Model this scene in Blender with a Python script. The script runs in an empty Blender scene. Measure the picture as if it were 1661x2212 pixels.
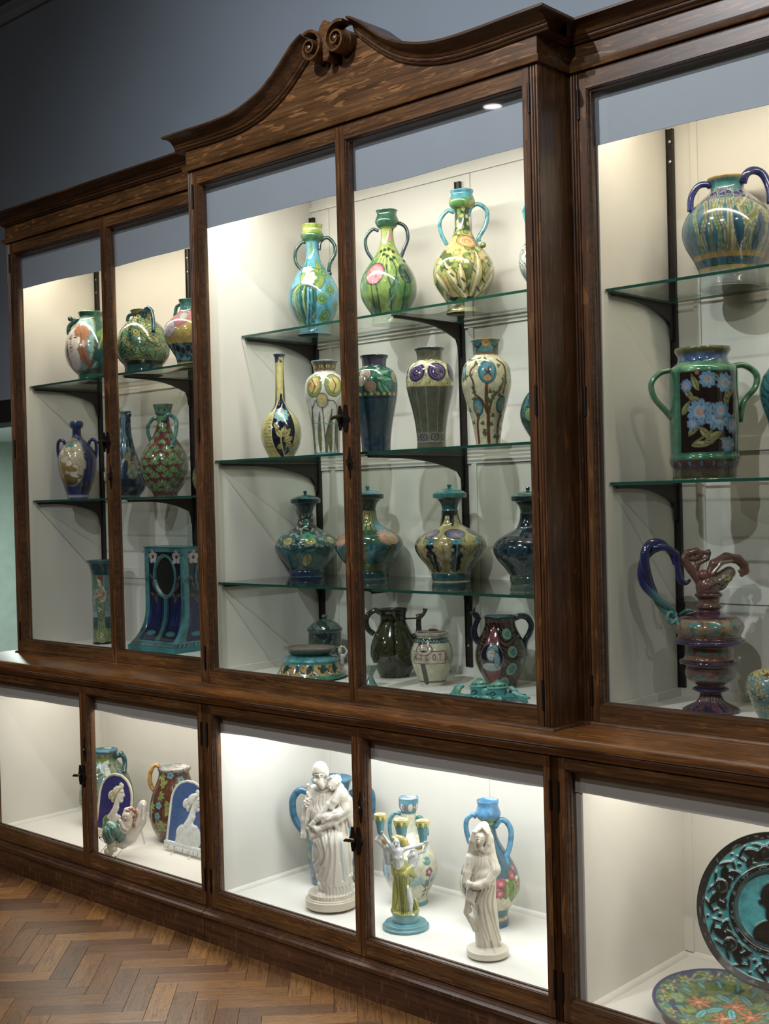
import bpy, math, random
import numpy as np
import openvdb
from mathutils import Vector, Matrix
random.seed(7)
S = bpy.context.scene
COL = S.collection
# ------------------------------------------------------------------ camera
CF, CYAW, CPITCH, CROLL = 2669.6, 42.80, -0.663, -1.4495
CC = np.array([3.3674, -2.752, 1.55])
_y, _p, _r = np.radians([CYAW, CPITCH, CROLL])
VF = np.array([-math.sin(_y)*math.cos(_p), math.cos(_y)*math.cos(_p), math.sin(_p)])
_R0 = np.array([math.cos(_y), math.sin(_y), 0.0]); _U0 = np.cross(_R0, VF)
VR = math.cos(_r)*_R0 + math.sin(_r)*_U0
VU = -math.sin(_r)*_R0 + math.cos(_r)*_U0
cam = bpy.data.cameras.new('camera'); camo = bpy.data.objects.new('camera', cam); COL.objects.link(camo)
camo.matrix_world = Matrix(((VR[0], VU[0], -VF[0], CC[0]), (VR[1], VU[1], -VF[1], CC[1]), (VR[2], VU[2], -VF[2], CC[2]), (0, 0, 0, 1)))
cam.sensor_fit = 'HORIZONTAL'; cam.sensor_width = 36.0; cam.lens = CF*36.0/1661.0; cam.clip_end = 60
S.camera = camo
# ------------------------------------------------------------------ world, exposure
w = bpy.data.worlds.new('world'); S.world = w; w.use_nodes = True
w.node_tree.nodes['Background'].inputs[0].default_value = (0.30, 0.38, 0.50, 1)
w.node_tree.nodes['Background'].inputs[1].default_value = 0.05
S.view_settings.view_transform = 'Standard'; S.view_settings.look = 'None'
S.view_settings.exposure = 0.0; S.view_settings.gamma = 1.0; S.view_settings.use_curve_mapping = False
S.cycles.transparent_max_bounces = 32; S.cycles.max_bounces = 10; S.cycles.diffuse_bounces = 5
S.cycles.sample_clamp_indirect = 6.0; S.cycles.use_denoising = True
S.cycles.caustics_reflective = False; S.cycles.caustics_refractive = False
# ------------------------------------------------------------------ lights (room downlights, most of them added as fill, strips inside the cases, next room)
def area(name, loc, sx, sy, power, col, tgt=None, spread=180):
    l = bpy.data.lights.new(name, 'AREA'); l.shape = 'RECTANGLE'; l.size = sx; l.size_y = sy
    l.energy = power; l.color = col; l.spread = math.radians(spread)
    o = bpy.data.objects.new(name, l); o.location = loc; COL.objects.link(o)
    d = Vector(tgt) - Vector(loc) if tgt else Vector((0, 0, -1))
    o.rotation_euler = d.to_track_quat('-Z', 'Y').to_euler()
    return o
COOL = (0.92, 0.96, 1.0); WARM = (1.0, 0.86, 0.66)
def spot(name, loc, tgt, power, size, blend, col, rad=0.05):
    l = bpy.data.lights.new(name, 'SPOT'); l.energy = power; l.color = col; l.spot_size = math.radians(size); l.spot_blend = blend; l.shadow_soft_size = rad
    o = bpy.data.objects.new(name, l); o.location = loc; COL.objects.link(o)
    o.rotation_euler = (Vector(tgt) - Vector(loc)).to_track_quat('-Z', 'Y').to_euler(); return o
DOWNLIGHTS_AND_FILL = [(-1.48, -3.55), (1.0, -2.1), (2.6, -3.6), (4.8, -2.2), (-0.4, -5.2)]  # first mirrored in the glass, second from the scroll shadow, rest added as fill
spot('downlight_and_fill_beam', (1.0, -2.1, 4.0), (0.75, 0.0, 2.6), 190, 100, 0.9, (0.88, 0.93, 1.0), 0.03)
for (lx, ly), pw_ in zip(DOWNLIGHTS_AND_FILL, (170, 60, 210, 120, 130)):
    spot('downlight_and_fill_beam', (lx, ly, 4.0), ((-1.2, -.8, 0.0) if lx == -1.48 else (lx*.8+.2, ly*.25, 0.9)), pw_, (84 if lx == -1.48 else 120), 1.0, (0.92, 0.94, 0.97), 0.03)
# cases: x0, x1, y, z, watts, colour, name
for nm, x0, x1, yy, zz, pw, colr, ty in [
        ('upper_case_light', -1.47, -0.17, 0.215, 2.690, 11, (1.0, 0.88, 0.70), 0.50),
        ('upper_case_light', -0.03, 1.37, 0.065, 2.690, 20.0, (1.0, 0.95, 0.86), 0.40),
        ('upper_case_light', 1.50, 2.85, 0.215, 2.690, 11, (1.0, 0.88, 0.70), 0.50),
        ('base_case_light', -1.47, -0.15, 0.075, 0.818, 8.0, (1.0, 0.95, 0.87), 0.30),
        ('base_case_light', -0.03, 1.37, 0.075, 0.818, 12.5, (0.93, 0.97, 1.0), 0.30),
        ('base_case_light', 1.50, 2.85, 0.075, 0.818, 7.2, (1.0, 0.955, 0.88), 0.30)]:
    if zz > 1: area(nm, ((x0+x1)/2, yy, zz), x1-x0, 0.05, pw, colr, ((x0+x1)/2, ty, 0.0))
    else: area(nm, ((x0+x1)/2, .24, zz), x1-x0, 0.34, pw, colr)
area('next_room_light', (-3.4, 1.4, 1.98), 1.2, 0.3, 75, (0.85, 1.0, 0.92))

# ------------------------------------------------------------------ helpers
def lin(c):
    if isinstance(c, str):
        c = [int(c[i:i+2], 16)/255 for i in (0, 2, 4)]
    return tuple(x/12.92 if x <= 0.04045 else ((x+0.055)/1.055)**2.4 for x in c)
def at(u, v, ax, val):
    d = VF*CF + VR*(u-830.5) - VU*(v-1106.0); d = d/CF
    return CC + d*((val-CC[ax])/d[ax])
def px_scale(P): return float((np.array(P)-CC) @ VF)/CF
def tag(o, label=None, cat=None, group=None, kind=None):
    for k, val in (('label', label), ('category', cat), ('group', group), ('kind', kind)):
        if val: o[k] = val
    return o
def empty(name, loc=(0, 0, 0), rz=0, parent=None):
    o = bpy.data.objects.new(name, None); o.location = loc; o.rotation_euler = (0, 0, rz); COL.objects.link(o); o.empty_display_size = .05
    if parent: o.parent = parent
    return o
class MB:
    def __init__(s): s.v = []; s.f = []; s.m = []; s.mi = 0
    def add(s, vs, fs):
        b = len(s.v); s.v += [tuple(map(float, x)) for x in vs]; s.f += [tuple(i+b for i in f) for f in fs]; s.m += [s.mi]*len(fs); return s
    def box(s, a, b):
        x0, y0, z0 = [min(a[i], b[i]) for i in range(3)]; x1, y1, z1 = [max(a[i], b[i]) for i in range(3)]
        return s.add([(x0,y0,z0),(x1,y0,z0),(x1,y1,z0),(x0,y1,z0),(x0,y0,z1),(x1,y0,z1),(x1,y1,z1),(x0,y1,z1)],
              [(0,3,2,1),(4,5,6,7),(0,1,5,4),(1,2,6,5),(2,3,7,6),(3,0,4,7)])
    def loft(s, rings, closed=True, caps=True):
        n = len(rings[0]); b = []
        vs = [p for r in rings for p in r]; fs = []
        for i in range(len(rings)-1):
            for j in range(n if closed else n-1):
                k = (j+1) % n; fs.append((i*n+j, i*n+k, (i+1)*n+k, (i+1)*n+j))
        if caps and closed:
            fs.append(tuple(range(n))[::-1]); fs.append(tuple((len(rings)-1)*n+j for j in range(n)))
        return s.add(vs, fs)
    def extrude(s, prof, axis, a, b):
        """prof: closed 2-D outline in the two other axes (order x,y,z without axis)"""
        def P(q, t):
            r = list(q); r.insert(axis, t); return tuple(r)
        return s.loft([[P(q, a) for q in prof], [P(q, b) for q in prof]])
    def tube(s, pts, r, n=10, caps=True, flat=1.0, up=None):
        pts = [Vector(p) for p in pts]; rs = r if hasattr(r, '__len__') else [r]*len(pts)
        rings = []; nrm = None
        for i, p in enumerate(pts):
            t = (pts[min(i+1, len(pts)-1)] - pts[max(i-1, 0)]).normalized()
            if nrm is None:
                nrm = Vector(up) if up is not None else (Vector((0, 0, 1)) if abs(t.z) < .9 else Vector((1, 0, 0)))
            nrm = (nrm - t*nrm.dot(t)).normalized(); bn = t.cross(nrm)
            rings.append([p + (nrm*math.cos(2*math.pi*k/n) + bn*flat*math.sin(2*math.pi*k/n))*rs[i] for k in range(n)])
        return s.loft(rings, True, caps)
    def lathe(s, prof, c=(0, 0, 0), n=32):
        rings = [[(c[0]+r*math.cos(2*math.pi*k/n), c[1]+r*math.sin(2*math.pi*k/n), c[2]+z) for k in range(n)] for r, z in prof]
        return s.loft(rings, True, True)
    def build(s, name, mats, parent=None, smooth=True, angle=35, origin=None):
        me = bpy.data.meshes.new(name)
        vs = s.v
        if origin is not None: vs = [(x-origin[0], y-origin[1], z-origin[2]) for x, y, z in vs]
        me.from_pydata(vs, [], s.f); mats = mats if isinstance(mats, (list, tuple)) else [mats]
        for m in mats: me.materials.append(m)
        if len(mats) > 1: me.polygons.foreach_set('material_index', s.m)
        me.validate(); me.update()
        import bmesh
        bm = bmesh.new(); bm.from_mesh(me); bmesh.ops.recalc_face_normals(bm, faces=bm.faces); bm.to_mesh(me); bm.free()
        if smooth:
            me.shade_smooth(); me.set_sharp_from_angle(angle=math.radians(angle))
        o = bpy.data.objects.new(name, me); COL.objects.link(o)
        if origin is not None and not parent: o.location = origin
        if parent is not None: o.parent = parent
        return o
def cr(pts, n=8):
    """Catmull-Rom through points"""
    P = [np.array(p, float) for p in pts]; P = [2*P[0]-P[1]] + P + [2*P[-1]-P[-2]]; out = []
    for i in range(1, len(P)-2):
        for k in range(n):
            t = k/n; a, b, c, d = P[i-1:i+3]
            out.append(0.5*((2*b)+(-a+c)*t+(2*a-5*b+4*c-d)*t*t+(-a+3*b-3*c+d)*t**3))
    out.append(P[-2]); return out

# ------------------------------------------------------------------ materials
def mat(name):
    m = bpy.data.materials.new(name); m.use_nodes = True; nt = m.node_tree
    return m, nt, nt.nodes['Principled BSDF'], nt.nodes, nt.links
def node(nt, typ, ins=None, **kw):
    n = nt.nodes.new(typ)
    for k, v in kw.items(): setattr(n, k, v)
    for k, v in (ins or {}).items(): n.inputs[k].default_value = v
    return n
def ramp(nt, stops, fac):
    r = nt.nodes.new('ShaderNodeValToRGB'); el = r.color_ramp.elements
    while len(el) < len(stops): el.new(.5)
    for e, (p, c) in zip(el, stops): e.position = p; e.color = (*c, 1) if len(c) == 3 else c
    nt.links.new(fac, r.inputs[0]); return r
def mixc(nt, a, b, fac, mode='MIX'):
    m = nt.nodes.new('ShaderNodeMix'); m.data_type = 'RGBA'; m.blend_type = mode
    for sock, val in ((m.inputs[0], fac), (m.inputs[6], a), (m.inputs[7], b)):
        if hasattr(val, 'is_linked'): nt.links.new(val, sock)
        else: sock.default_value = val if not isinstance(val, tuple) else ((*val, 1) if len(val) == 3 else val)
    return m.outputs[2]
def oak(name, axis, base, light, dark, fleck=0.5, rough=0.38, fs=None):
    m, nt, b, N, L = mat(name)
    tc = node(nt, 'ShaderNodeTexCoord')
    def mapped(sc):
        mp = node(nt, 'ShaderNodeMapping'); mp.inputs['Scale'].default_value = sc; L.new(tc.outputs['Object'], mp.inputs[0]); return mp.outputs[0]
    st = [60.0, 60.0, 60.0]; st[axis] = 2.2
    grain = node(nt, 'ShaderNodeTexNoise', {'Scale': 1.0, 'Detail': 5.0, 'Roughness': .62, 'Distortion': .35}); L.new(mapped(st), grain.inputs[0])
    s2 = [260.0]*3; s2[axis] = 9.0
    pore = node(nt, 'ShaderNodeTexNoise', {'Scale': 1.0, 'Detail': 2.0, 'Roughness': .5}); L.new(mapped(s2), pore.inputs[0])
    c1 = ramp(nt, [(.28, dark), (.5, base), (.75, light)], grain.outputs[0])
    p1 = ramp(nt, [(.36, (.45,)*3), (.50, (1,)*3)], pore.outputs[0])
    col = mixc(nt, c1.outputs[0], p1.outputs[0], .75, 'MULTIPLY')
    # medullary ray flecks: short pale wavy streaks running across the grain
    s3 = fs or {0: (17.0, 30.0, 150.0), 1: (30.0, 14.0, 90.0), 2: (60.0, 60.0, 12.0)}[axis]
    wrp = node(nt, 'ShaderNodeTexNoise', {'Scale': 9.0, 'Detail': 2.0}); L.new(tc.outputs['Object'], wrp.inputs[0])
    vadd = node(nt, 'ShaderNodeVectorMath', operation='MULTIPLY_ADD'); vadd.inputs[1].default_value = (.035, .035, .035)
    L.new(wrp.outputs[1], vadd.inputs[0]); L.new(tc.outputs['Object'], vadd.inputs[2])
    mp3 = node(nt, 'ShaderNodeMapping'); mp3.inputs['Scale'].default_value = s3; L.new(vadd.outputs[0], mp3.inputs[0])
    fl = node(nt, 'ShaderNodeTexNoise', {'Scale': 1.0, 'Detail': 1.0, 'Roughness': .4, 'Distortion': .2}); L.new(mp3.outputs[0], fl.inputs[0])
    fr = ramp(nt, [(.615, (0,)*3), (.65, (1,)*3), (.80, (1,)*3)], fl.outputs[0])
    big = node(nt, 'ShaderNodeTexNoise', {'Scale': 5.0, 'Detail': 2.0}); L.new(tc.outputs['Object'], big.inputs[0])
    fm = node(nt, 'ShaderNodeMath', {1: fleck}, operation='MULTIPLY'); L.new(fr.outputs[0], fm.inputs[0])
    col = mixc(nt, col, tuple(min(1, x*1.9) for x in light), fm.outputs[0])
    br = ramp(nt, [(.3, (.68,)*3), (.7, (1.18,)*3)], big.outputs[0])
    col = mixc(nt, col, br.outputs[0], 1.0, 'MULTIPLY')
    L.new(col, b.inputs['Base Color'])
    b.inputs['Roughness'].default_value = rough; b.inputs['Coat Weight'].default_value = .25; b.inputs['Coat Roughness'].default_value = .22
    bp = node(nt, 'ShaderNodeBump', {'Strength': .12, 'Distance': .001}); L.new(pore.outputs[0], bp.inputs['Height']); L.new(bp.outputs[0], b.inputs['Normal'])
    return m
OK_B, OK_L, OK_D = lin('5f3f22'), lin('7d5732'), lin('402713')
M_OX = oak('oak_along_x', 0, OK_B, OK_L, OK_D, .22)
M_OXP = oak('oak_pediment', 0, OK_B, OK_L, OK_D, .50, .38, (15.0, 30.0, 130.0))
M_OZ = oak('oak_along_z', 2, lin('5a391f'), lin('78502d'), lin('3a2310'), .25)
M_OXD = oak('oak_dark_x', 0, lin('4a2f1a'), lin('624226'), lin('2e1c0f'), .12)
M_OY = oak('oak_along_y', 1, lin('5a391f'), lin('78502d'), lin('3a2310'), .2)
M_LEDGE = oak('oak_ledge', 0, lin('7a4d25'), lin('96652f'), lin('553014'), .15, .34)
def plain(name, col, rough=.5, metal=0.0, noise=0.06, scale=14, bump=0.0, spec=.5):
    m, nt, b, N, L = mat(name); tc = node(nt, 'ShaderNodeTexCoord')
    n = node(nt, 'ShaderNodeTexNoise', {'Scale': scale, 'Detail': 4.0}); L.new(tc.outputs['Object'], n.inputs[0])
    r = ramp(nt, [(.3, tuple(x*(1-noise) for x in col)), (.7, tuple(min(1, x*(1+noise)) for x in col))], n.outputs[0])
    L.new(r.outputs[0], b.inputs['Base Color']); b.inputs['Roughness'].default_value = rough; b.inputs['Metallic'].default_value = metal
    b.inputs['Specular IOR Level'].default_value = spec
    if bump:
        bp = node(nt, 'ShaderNodeBump', {'Strength': bump, 'Distance': .002}); L.new(n.outputs[0], bp.inputs['Height']); L.new(bp.outputs[0], b.inputs['Normal'])
    return m
M_WALL = plain('wall_paint', lin('8d969f'), .75, noise=.04, scale=3, bump=.03)
M_CEIL = plain('ceiling_paint', lin('7c8692'), .8)
M_CASE = plain('case_paint', lin('cfccc3'), .6, noise=.02, scale=6, bump=.05)
M_BAFF = plain('baffle_card', lin('9ba1a8'), .5, noise=.03, scale=4)
M_BLACK = plain('black_iron', lin('16130f'), .45, .3, .3, 60)
M_BRKT = plain('bracket_steel', lin('2b2623'), .42, .4, .2, 50)
M_SCREW = plain('steel_screw', lin('b9bbb8'), .3, .9)
M_HOLE = plain('slot_dark', lin('0a0909'), .8)
M_BRONZE = plain('bronze_key', lin('5b4a33'), .35, .85, .3, 90)
M_GREEN = plain('green_wall_paint', lin('a8b5ac'), .7)
M_DARK = plain('lintel_dark', lin('141512'), .7)
M_LAMP = mat('lamp_glow')[0]; M_LAMP.node_tree.nodes['Principled BSDF'].inputs['Emission Color'].default_value = (1, 1, 1, 1); M_LAMP.node_tree.nodes['Principled BSDF'].inputs['Emission Strength'].default_value = 14.0
M_LSTRIP = mat('led_strip')[0]; M_LSTRIP.node_tree.nodes['Principled BSDF'].inputs['Emission Color'].default_value = (1, .95, .85, 1); M_LSTRIP.node_tree.nodes['Principled BSDF'].inputs['Emission Strength'].default_value = 4
M_WHITE = plain('white_enamel', lin('d8dadb'), .3)
def glass(name, tint, f0=.04, boost=1.0):
    m = bpy.data.materials.new(name); m.use_nodes = True; nt = m.node_tree; N = nt.nodes; L = nt.links
    N.remove(N['Principled BSDF']); out = N['Material Output']
    t = node(nt, 'ShaderNodeBsdfTransparent'); t.inputs[0].default_value = (*tint, 1)
    g = node(nt, 'ShaderNodeBsdfGlossy', {'Roughness': .02}); g.inputs[0].default_value = (1, 1, 1, 1)
    lw = node(nt, 'ShaderNodeLayerWeight', {'Blend': .5})
    pw = node(nt, 'ShaderNodeMath', {1: 5.0}, operation='POWER'); L.new(lw.outputs['Facing'], pw.inputs[0])
    ma = node(nt, 'ShaderNodeMath', {1: (1-f0)*boost, 2: f0*boost}, operation='MULTIPLY_ADD'); L.new(pw.outputs[0], ma.inputs[0])
    mx = node(nt, 'ShaderNodeMixShader'); L.new(ma.outputs[0], mx.inputs[0]); L.new(t.outputs[0], mx.inputs[1]); L.new(g.outputs[0], mx.inputs[2])
    L.new(mx.outputs[0], out.inputs[0]); return m
M_PANE = glass('window_glass', (.985, .99, .985), .035)
M_SHELF = glass('shelf_glass', (.93, .965, .945), .04)
m, nt, b, N, L = mat('shelf_glass_edge'); M_EDGE = m
b.inputs['Base Color'].default_value = (*lin('1f4a3c'), 1); b.inputs['Roughness'].default_value = .12; b.inputs['Coat Weight'].default_value = .5
b.inputs['Emission Color'].default_value = (*lin('1f4a3c'), 1); b.inputs['Emission Strength'].default_value = 0.0

# ------------------------------------------------------------------ the room
def slab(name, a, b, m, kind='structure'):
    o = MB().box(a, b).build(name, m, smooth=False)
    if kind: o['kind'] = kind
    return o
XL, XR, YF, YB, ZC = -5.2, 6.4, -6.2, 0.60, 4.05
slab('wall_back', (-1.75, YB, 0), (XR, YB+.2, ZC), M_WALL)
slab('wall_back_upper', (XL, YB, 2.10), (-1.75, YB+.2, ZC), M_WALL)
slab('wall_back_left', (XL, YB, 0), (-3.3, YB+.2, 2.10), M_WALL)
slab('wall_left', (XL-.2, YF, 0), (XL, YB+.2, ZC), M_WALL)
slab('wall_right', (XR, YF, 0), (XR+.2, YB+.2, ZC), M_WALL)
slab('wall_front', (XL, YF-.2, 0), (XR, YF, ZC), M_WALL)
slab('ceiling', (XL, YF, ZC), (XR, YB+.2, ZC+.2), M_CEIL)
# doorway to the green room
slab('trim_1', (-3.3, YB-.012, 1.985), (-1.75, YB+.2, 2.10), M_DARK)
slab('wall_green_far', (-5.2, 2.9, 0), (-1.2, 3.0, 2.6), M_GREEN)
slab('wall_green_left', (-5.3, YB+.2, 0), (-5.2, 3.0, 2.6), M_GREEN)
slab('wall_green_right', (-1.3, YB+.2, 0), (-1.2, 3.0, 2.6), M_GREEN)
slab('ceiling_green', (-5.2, YB+.2, 2.05), (-1.2, 3.0, 2.15), M_WHITE)
o = MB().extrude([(2.9, 1.90), (2.885, 1.90), (2.87, 1.925), (2.84, 1.96), (2.835, 2.05), (2.9, 2.05)], 0, -5.2, -1.2).build('trim_2', M_GREEN); o['kind'] = 'structure'
slab('floor_green', (-5.2, YB, -.1), (-1.2, 3.0, 0), M_OXD)
# cornice moulding at the ceiling
o = MB().extrude([(YB, 3.99), (YB-.02, 3.99), (YB-.03, 4.0), (YB-.035, 4.02), (YB-.06, 4.04), (YB-.06, 4.05), (YB, 4.05)], 0, XL, XR).build('trim_3', M_WALL); o['kind'] = 'structure'
for (lx, ly) in DOWNLIGHTS_AND_FILL:
    t = tag(empty('ceiling_downlight_and_fill', (lx, ly, ZC-.012)), 'small round recessed ceiling downlight with a white rim, most of the set added as room fill', 'light', 'recessed downlights in the ceiling')
    MB().loft([[(r*math.cos(a*math.pi/16), r*math.sin(a*math.pi/16), z) for a in range(32)] for r, z in ((.06, 0), (.078, -.006), (.085, 0), (.085, .011), (.06, .011), (.06, 0))], True, False).build('rim', M_WHITE, t)
    MB().lathe([(.0, .004), (.059, .004), (.059, .010), (0, .010)], n=24).build('lamp_face', M_LAMP, t)
# ------------------------------------------------------------------ parquet floor
def floor_mat(name, attr):
    m, nt, b, N, L = mat(name)
    uv = node(nt, 'ShaderNodeUVMap'); 
    if attr:
        at_ = node(nt, 'ShaderNodeAttribute', attribute_name='rnd'); rnd = at_.outputs['Fac']
    else:
        oi = node(nt, 'ShaderNodeObjectInfo'); rnd = oi.outputs['Random']
    mul = node(nt, 'ShaderNodeMath', {1: 37.0}, operation='MULTIPLY'); L.new(rnd, mul.inputs[0])
    cmb = node(nt, 'ShaderNodeCombineXYZ'); L.new(mul.outputs[0], cmb.inputs[0]); L.new(mul.outputs[0], cmb.inputs[2])
    ad = node(nt, 'ShaderNodeVectorMath', operation='ADD'); L.new(uv.outputs[0], ad.inputs[0]); L.new(cmb.outputs[0], ad.inputs[1])
    mp = node(nt, 'ShaderNodeMapping'); mp.inputs['Scale'].default_value = (7, 90, 1); L.new(ad.outputs[0], mp.inputs[0])
    g = node(nt, 'ShaderNodeTexNoise', {'Scale': 1.0, 'Detail': 4.0, 'Roughness': .6, 'Distortion': 1.2}); L.new(mp.outputs[0], g.inputs[0])
    mp2 = node(nt, 'ShaderNodeMapping'); mp2.inputs['Scale'].default_value = (45, 420, 1); L.new(ad.outputs[0], mp2.inputs[0])
    g2 = node(nt, 'ShaderNodeTexNoise', {'Scale': 1.0, 'Detail': 2.0}); L.new(mp2.outputs[0], g2.inputs[0])
    wv = node(nt, 'ShaderNodeMapping'); wv.inputs['Scale'].default_value = (14, 55, 1); L.new(ad.outputs[0], wv.inputs[0])
    g3 = node(nt, 'ShaderNodeTexNoise', {'Scale': 1.0, 'Detail': 1.0, 'Distortion': 2.2}); L.new(wv.outputs[0], g3.inputs[0])
    tone = ramp(nt, [(0, lin('5c3f28')), (.25, lin('7c5530')), (.5, lin('97693a')), (.75, lin('684630')), (1, lin('aa7b44'))], rnd)
    gr = ramp(nt, [(.3, (.42,)*3), (.5, (.95,)*3), (.8, (1.25,)*3)], g.outputs[0])
    col = mixc(nt, tone.outputs[0], gr.outputs[0], 1, 'MULTIPLY')
    pr = ramp(nt, [(.34, (.35,)*3), (.44, (1,)*3)], g2.outputs[0]); col = mixc(nt, col, pr.outputs[0], .8, 'MULTIPLY')
    st = ramp(nt, [(.46, (1,)*3), (.5, (.5,)*3), (.54, (1,)*3)], g3.outputs[0]); col = mixc(nt, col, st.outputs[0], .55, 'MULTIPLY')
    L.new(col, b.inputs['Base Color']); b.inputs['Roughness'].default_value = .36; b.inputs['Coat Weight'].default_value = .25; b.inputs['Coat Roughness'].default_value = .22
    bp = node(nt, 'ShaderNodeBump', {'Strength': .15, 'Distance': .001}); L.new(g2.outputs[0], bp.inputs['Height']); L.new(bp.outputs[0], b.inputs['Normal'])
    return m
M_PLK, M_PLKS = floor_mat('parquet_block_oak', False), floor_mat('parquet_far_oak', True)
M_GAP = plain('floor_gap', lin('1c130b'), .8)
floor = slab('floor', (XL, YF, -.10), (XR, YB, -.008), M_GAP)
PW, PL, PG = .0718, .2872, .0005
def plank_mesh():
    me = bpy.data.meshes.new('plank'); a, b2, t = PL/2-PG, PW/2-PG, .0005
    vs = [(-a,-b2,-.012),(a,-b2,-.012),(a,b2,-.012),(-a,b2,-.012),(-a,-b2,-t),(a,-b2,-t),(a,b2,-t),(-a,b2,-t),(-a+t,-b2+t,0),(a-t,-b2+t,0),(a-t,b2-t,0),(-a+t,b2-t,0)]
    fs = [(8,9,10,11)] + [(i,(i+1)%4,4+(i+1)%4,4+i) for i in range(4)] + [(4+i,4+(i+1)%4,8+(i+1)%4,8+i) for i in range(4)]
    me.from_pydata(vs, [], fs); me.uv_layers.new(name='UVMap')
    for l in me.loops: me.uv_layers[0].data[l.index].uv = vs[l.vertex_index][:2]
    me.materials.append(M_PLK); me.update(); return me, vs, fs
pme, pvs, pfs = plank_mesh()
c45 = math.sqrt(.5); far_v, far_f, far_uv, far_r = [], [], [], []
near = []
for i in range(-60, 110):
    for j in range(-22, 8):
        for vert in (0, 1):
            u0 = i*PW + j*PL; v0 = i*PW - j*PL
            if vert: cu, cv, an = u0+PL+PW/2, v0+PW-PL/2, math.pi/4
            else: cu, cv, an = u0+PL/2, v0+PW/2, -math.pi/4
            x, y = -.511+(cu+cv)*c45, -.364+(cv-cu)*c45
            if not (XL-.0 < x < XR and YF < y < YB): continue
            near.append((x, y, an))
vis = [p for p in near if -2.3 < p[0] < 1.1 and -1.02 < p[1] < .0 and p[1] > -1.05+.0*p[0]]
vis = sorted(vis, key=lambda p: (p[0]+.4)**2+(p[1]+.3)**2)[:296]; vs_ = set(vis)
for x, y, an in near:
    if (x, y, an) in vs_:
        o = bpy.data.objects.new('plank', pme); o.location = (x, y, random.uniform(-.0001, .0001)); o.rotation_euler = (0, 0, an); o.parent = floor; COL.objects.link(o)
    else:
        b0 = len(far_v); c, s_ = math.cos(an), math.sin(an)
        far_v += [(x+c*a-s_*b2, y+s_*a+c*b2, z) for a, b2, z in pvs]; far_f += [tuple(k+b0 for k in f) for f in pfs]
        far_uv += [a[:2] for a in pvs]; far_r += [random.random()]*len(pvs)
me = bpy.data.meshes.new('parquet_planks'); me.from_pydata(far_v, [], far_f); me.uv_layers.new(name='UVMap')
lv = np.zeros(len(me.loops), np.int32); me.loops.foreach_get('vertex_index', lv)
me.uv_layers[0].data.foreach_set('uv', np.array(far_uv, np.float32)[lv].ravel())
a_ = me.attributes.new('rnd', 'FLOAT', 'POINT'); a_.data.foreach_set('value', np.array(far_r, np.float32)); me.materials.append(M_PLKS); me.update()
o = bpy.data.objects.new('parquet_planks', me); o['kind'] = 'stuff'; o.parent = floor; COL.objects.link(o)
# ------------------------------------------------------------------ the cabinet
def ring_rect(x0, x1, z0, z1, y): return [(x0, y, z0), (x1, y, z0), (x1, y, z1), (x0, y, z1)]
def door(parent, x0, x1, z0, z1, sl, sr, rt, rb, yf, latch=None, hinges=(), hside=0, wood=M_OX, woodz=M_OZ):
    """glazed door leaf: outer x0..x1, z0..z1, stiles sl/sr, rails rt/rb, front face at yf"""
    dp = .042; fr = MB(); g = .0012
    ox0, ox1, oz0, oz1 = x0+sl, x1-sr, z0+rb, z1-rt
    # both stiles are tied by a thin back rebate so that the leaf is one piece
    fr.loft([[(x0+g, yf+y, z0+g), (x1-g, yf+y, z0+g), (x1-g, yf+y, z1-g), (x0+g, yf+y, z1-g)] for y in (dp, )]+[], True, False) if False else None
    a_ = [(x0+g, z0+g), (x1-g, z0+g), (x1-g, z1-g), (x0+g, z1-g)]; b_ = [(ox0, oz0), (ox1, oz0), (ox1, oz1), (ox0, oz1)]
    fr.box((x0+g, yf, z0+g), (ox0, yf+dp-.004, z1-g)).box((ox1, yf, z0+g), (x1-g, yf+dp-.004, z1-g))
    base_ = len(fr.v); fr.v += [(p[0], yf+dp-.004, p[1]) for p in a_]+[(p[0], yf+dp-.004, p[1]) for p in b_]+[(p[0], yf+dp, p[1]) for p in a_]+[(p[0], yf+dp, p[1]) for p in b_]
    for k_ in range(4):
        j_ = (k_+1) % 4; fr.f += [tuple(base_+q for q in f_) for f_ in ((k_, j_, 4+j_, 4+k_), (8+k_, 12+k_, 12+j_, 8+j_), (k_, 8+k_, 8+j_, j_), (4+k_, 4+j_, 12+j_, 12+k_))]; fr.m += [0]*4
    d = fr.build('door', woodz, parent, False)
    MB().box((ox0, yf+.0008, z0+g), (ox1, yf+dp-.0045, oz0)).build('rail', wood, d, False); MB().box((ox0, yf+.0008, oz1), (ox1, yf+dp-.0045, z1-g)).build('rail', wood, d, False)
    # moulded lip round the glass
    prof = [(0, .0005), (.0022, .0005), (.0028, .0035), (.0045, .0040), (.0060, .0075), (.0072, .0130), (.0100, .0140), (.0105, .0215), (0, .0215)]
    mo = MB(); mo.loft([ring_rect(ox0+i, ox1-i, oz0+i, oz1-i, yf+y) for i, y in prof], True, False); mo.build('glazing_bead', M_OXD, d, True, 50)
    MB().box((ox0+.004, yf+.0220, oz0+.004), (ox1-.004, yf+.0255, oz1-.004)).build('glass_pane', M_PANE, d, False)
    for hz in hinges:
        hx = x0 if hside == 0 else x1
        h = MB(); h.box((hx-.0045, yf-.0022, hz-.039), (hx+.0045, yf+.004, hz+.039)); h.tube([(hx, yf-.003, hz-.041), (hx, yf-.003, hz+.041)], .0036, 8); h.build('hinge', M_BLACK, d, True)
    return d
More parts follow.
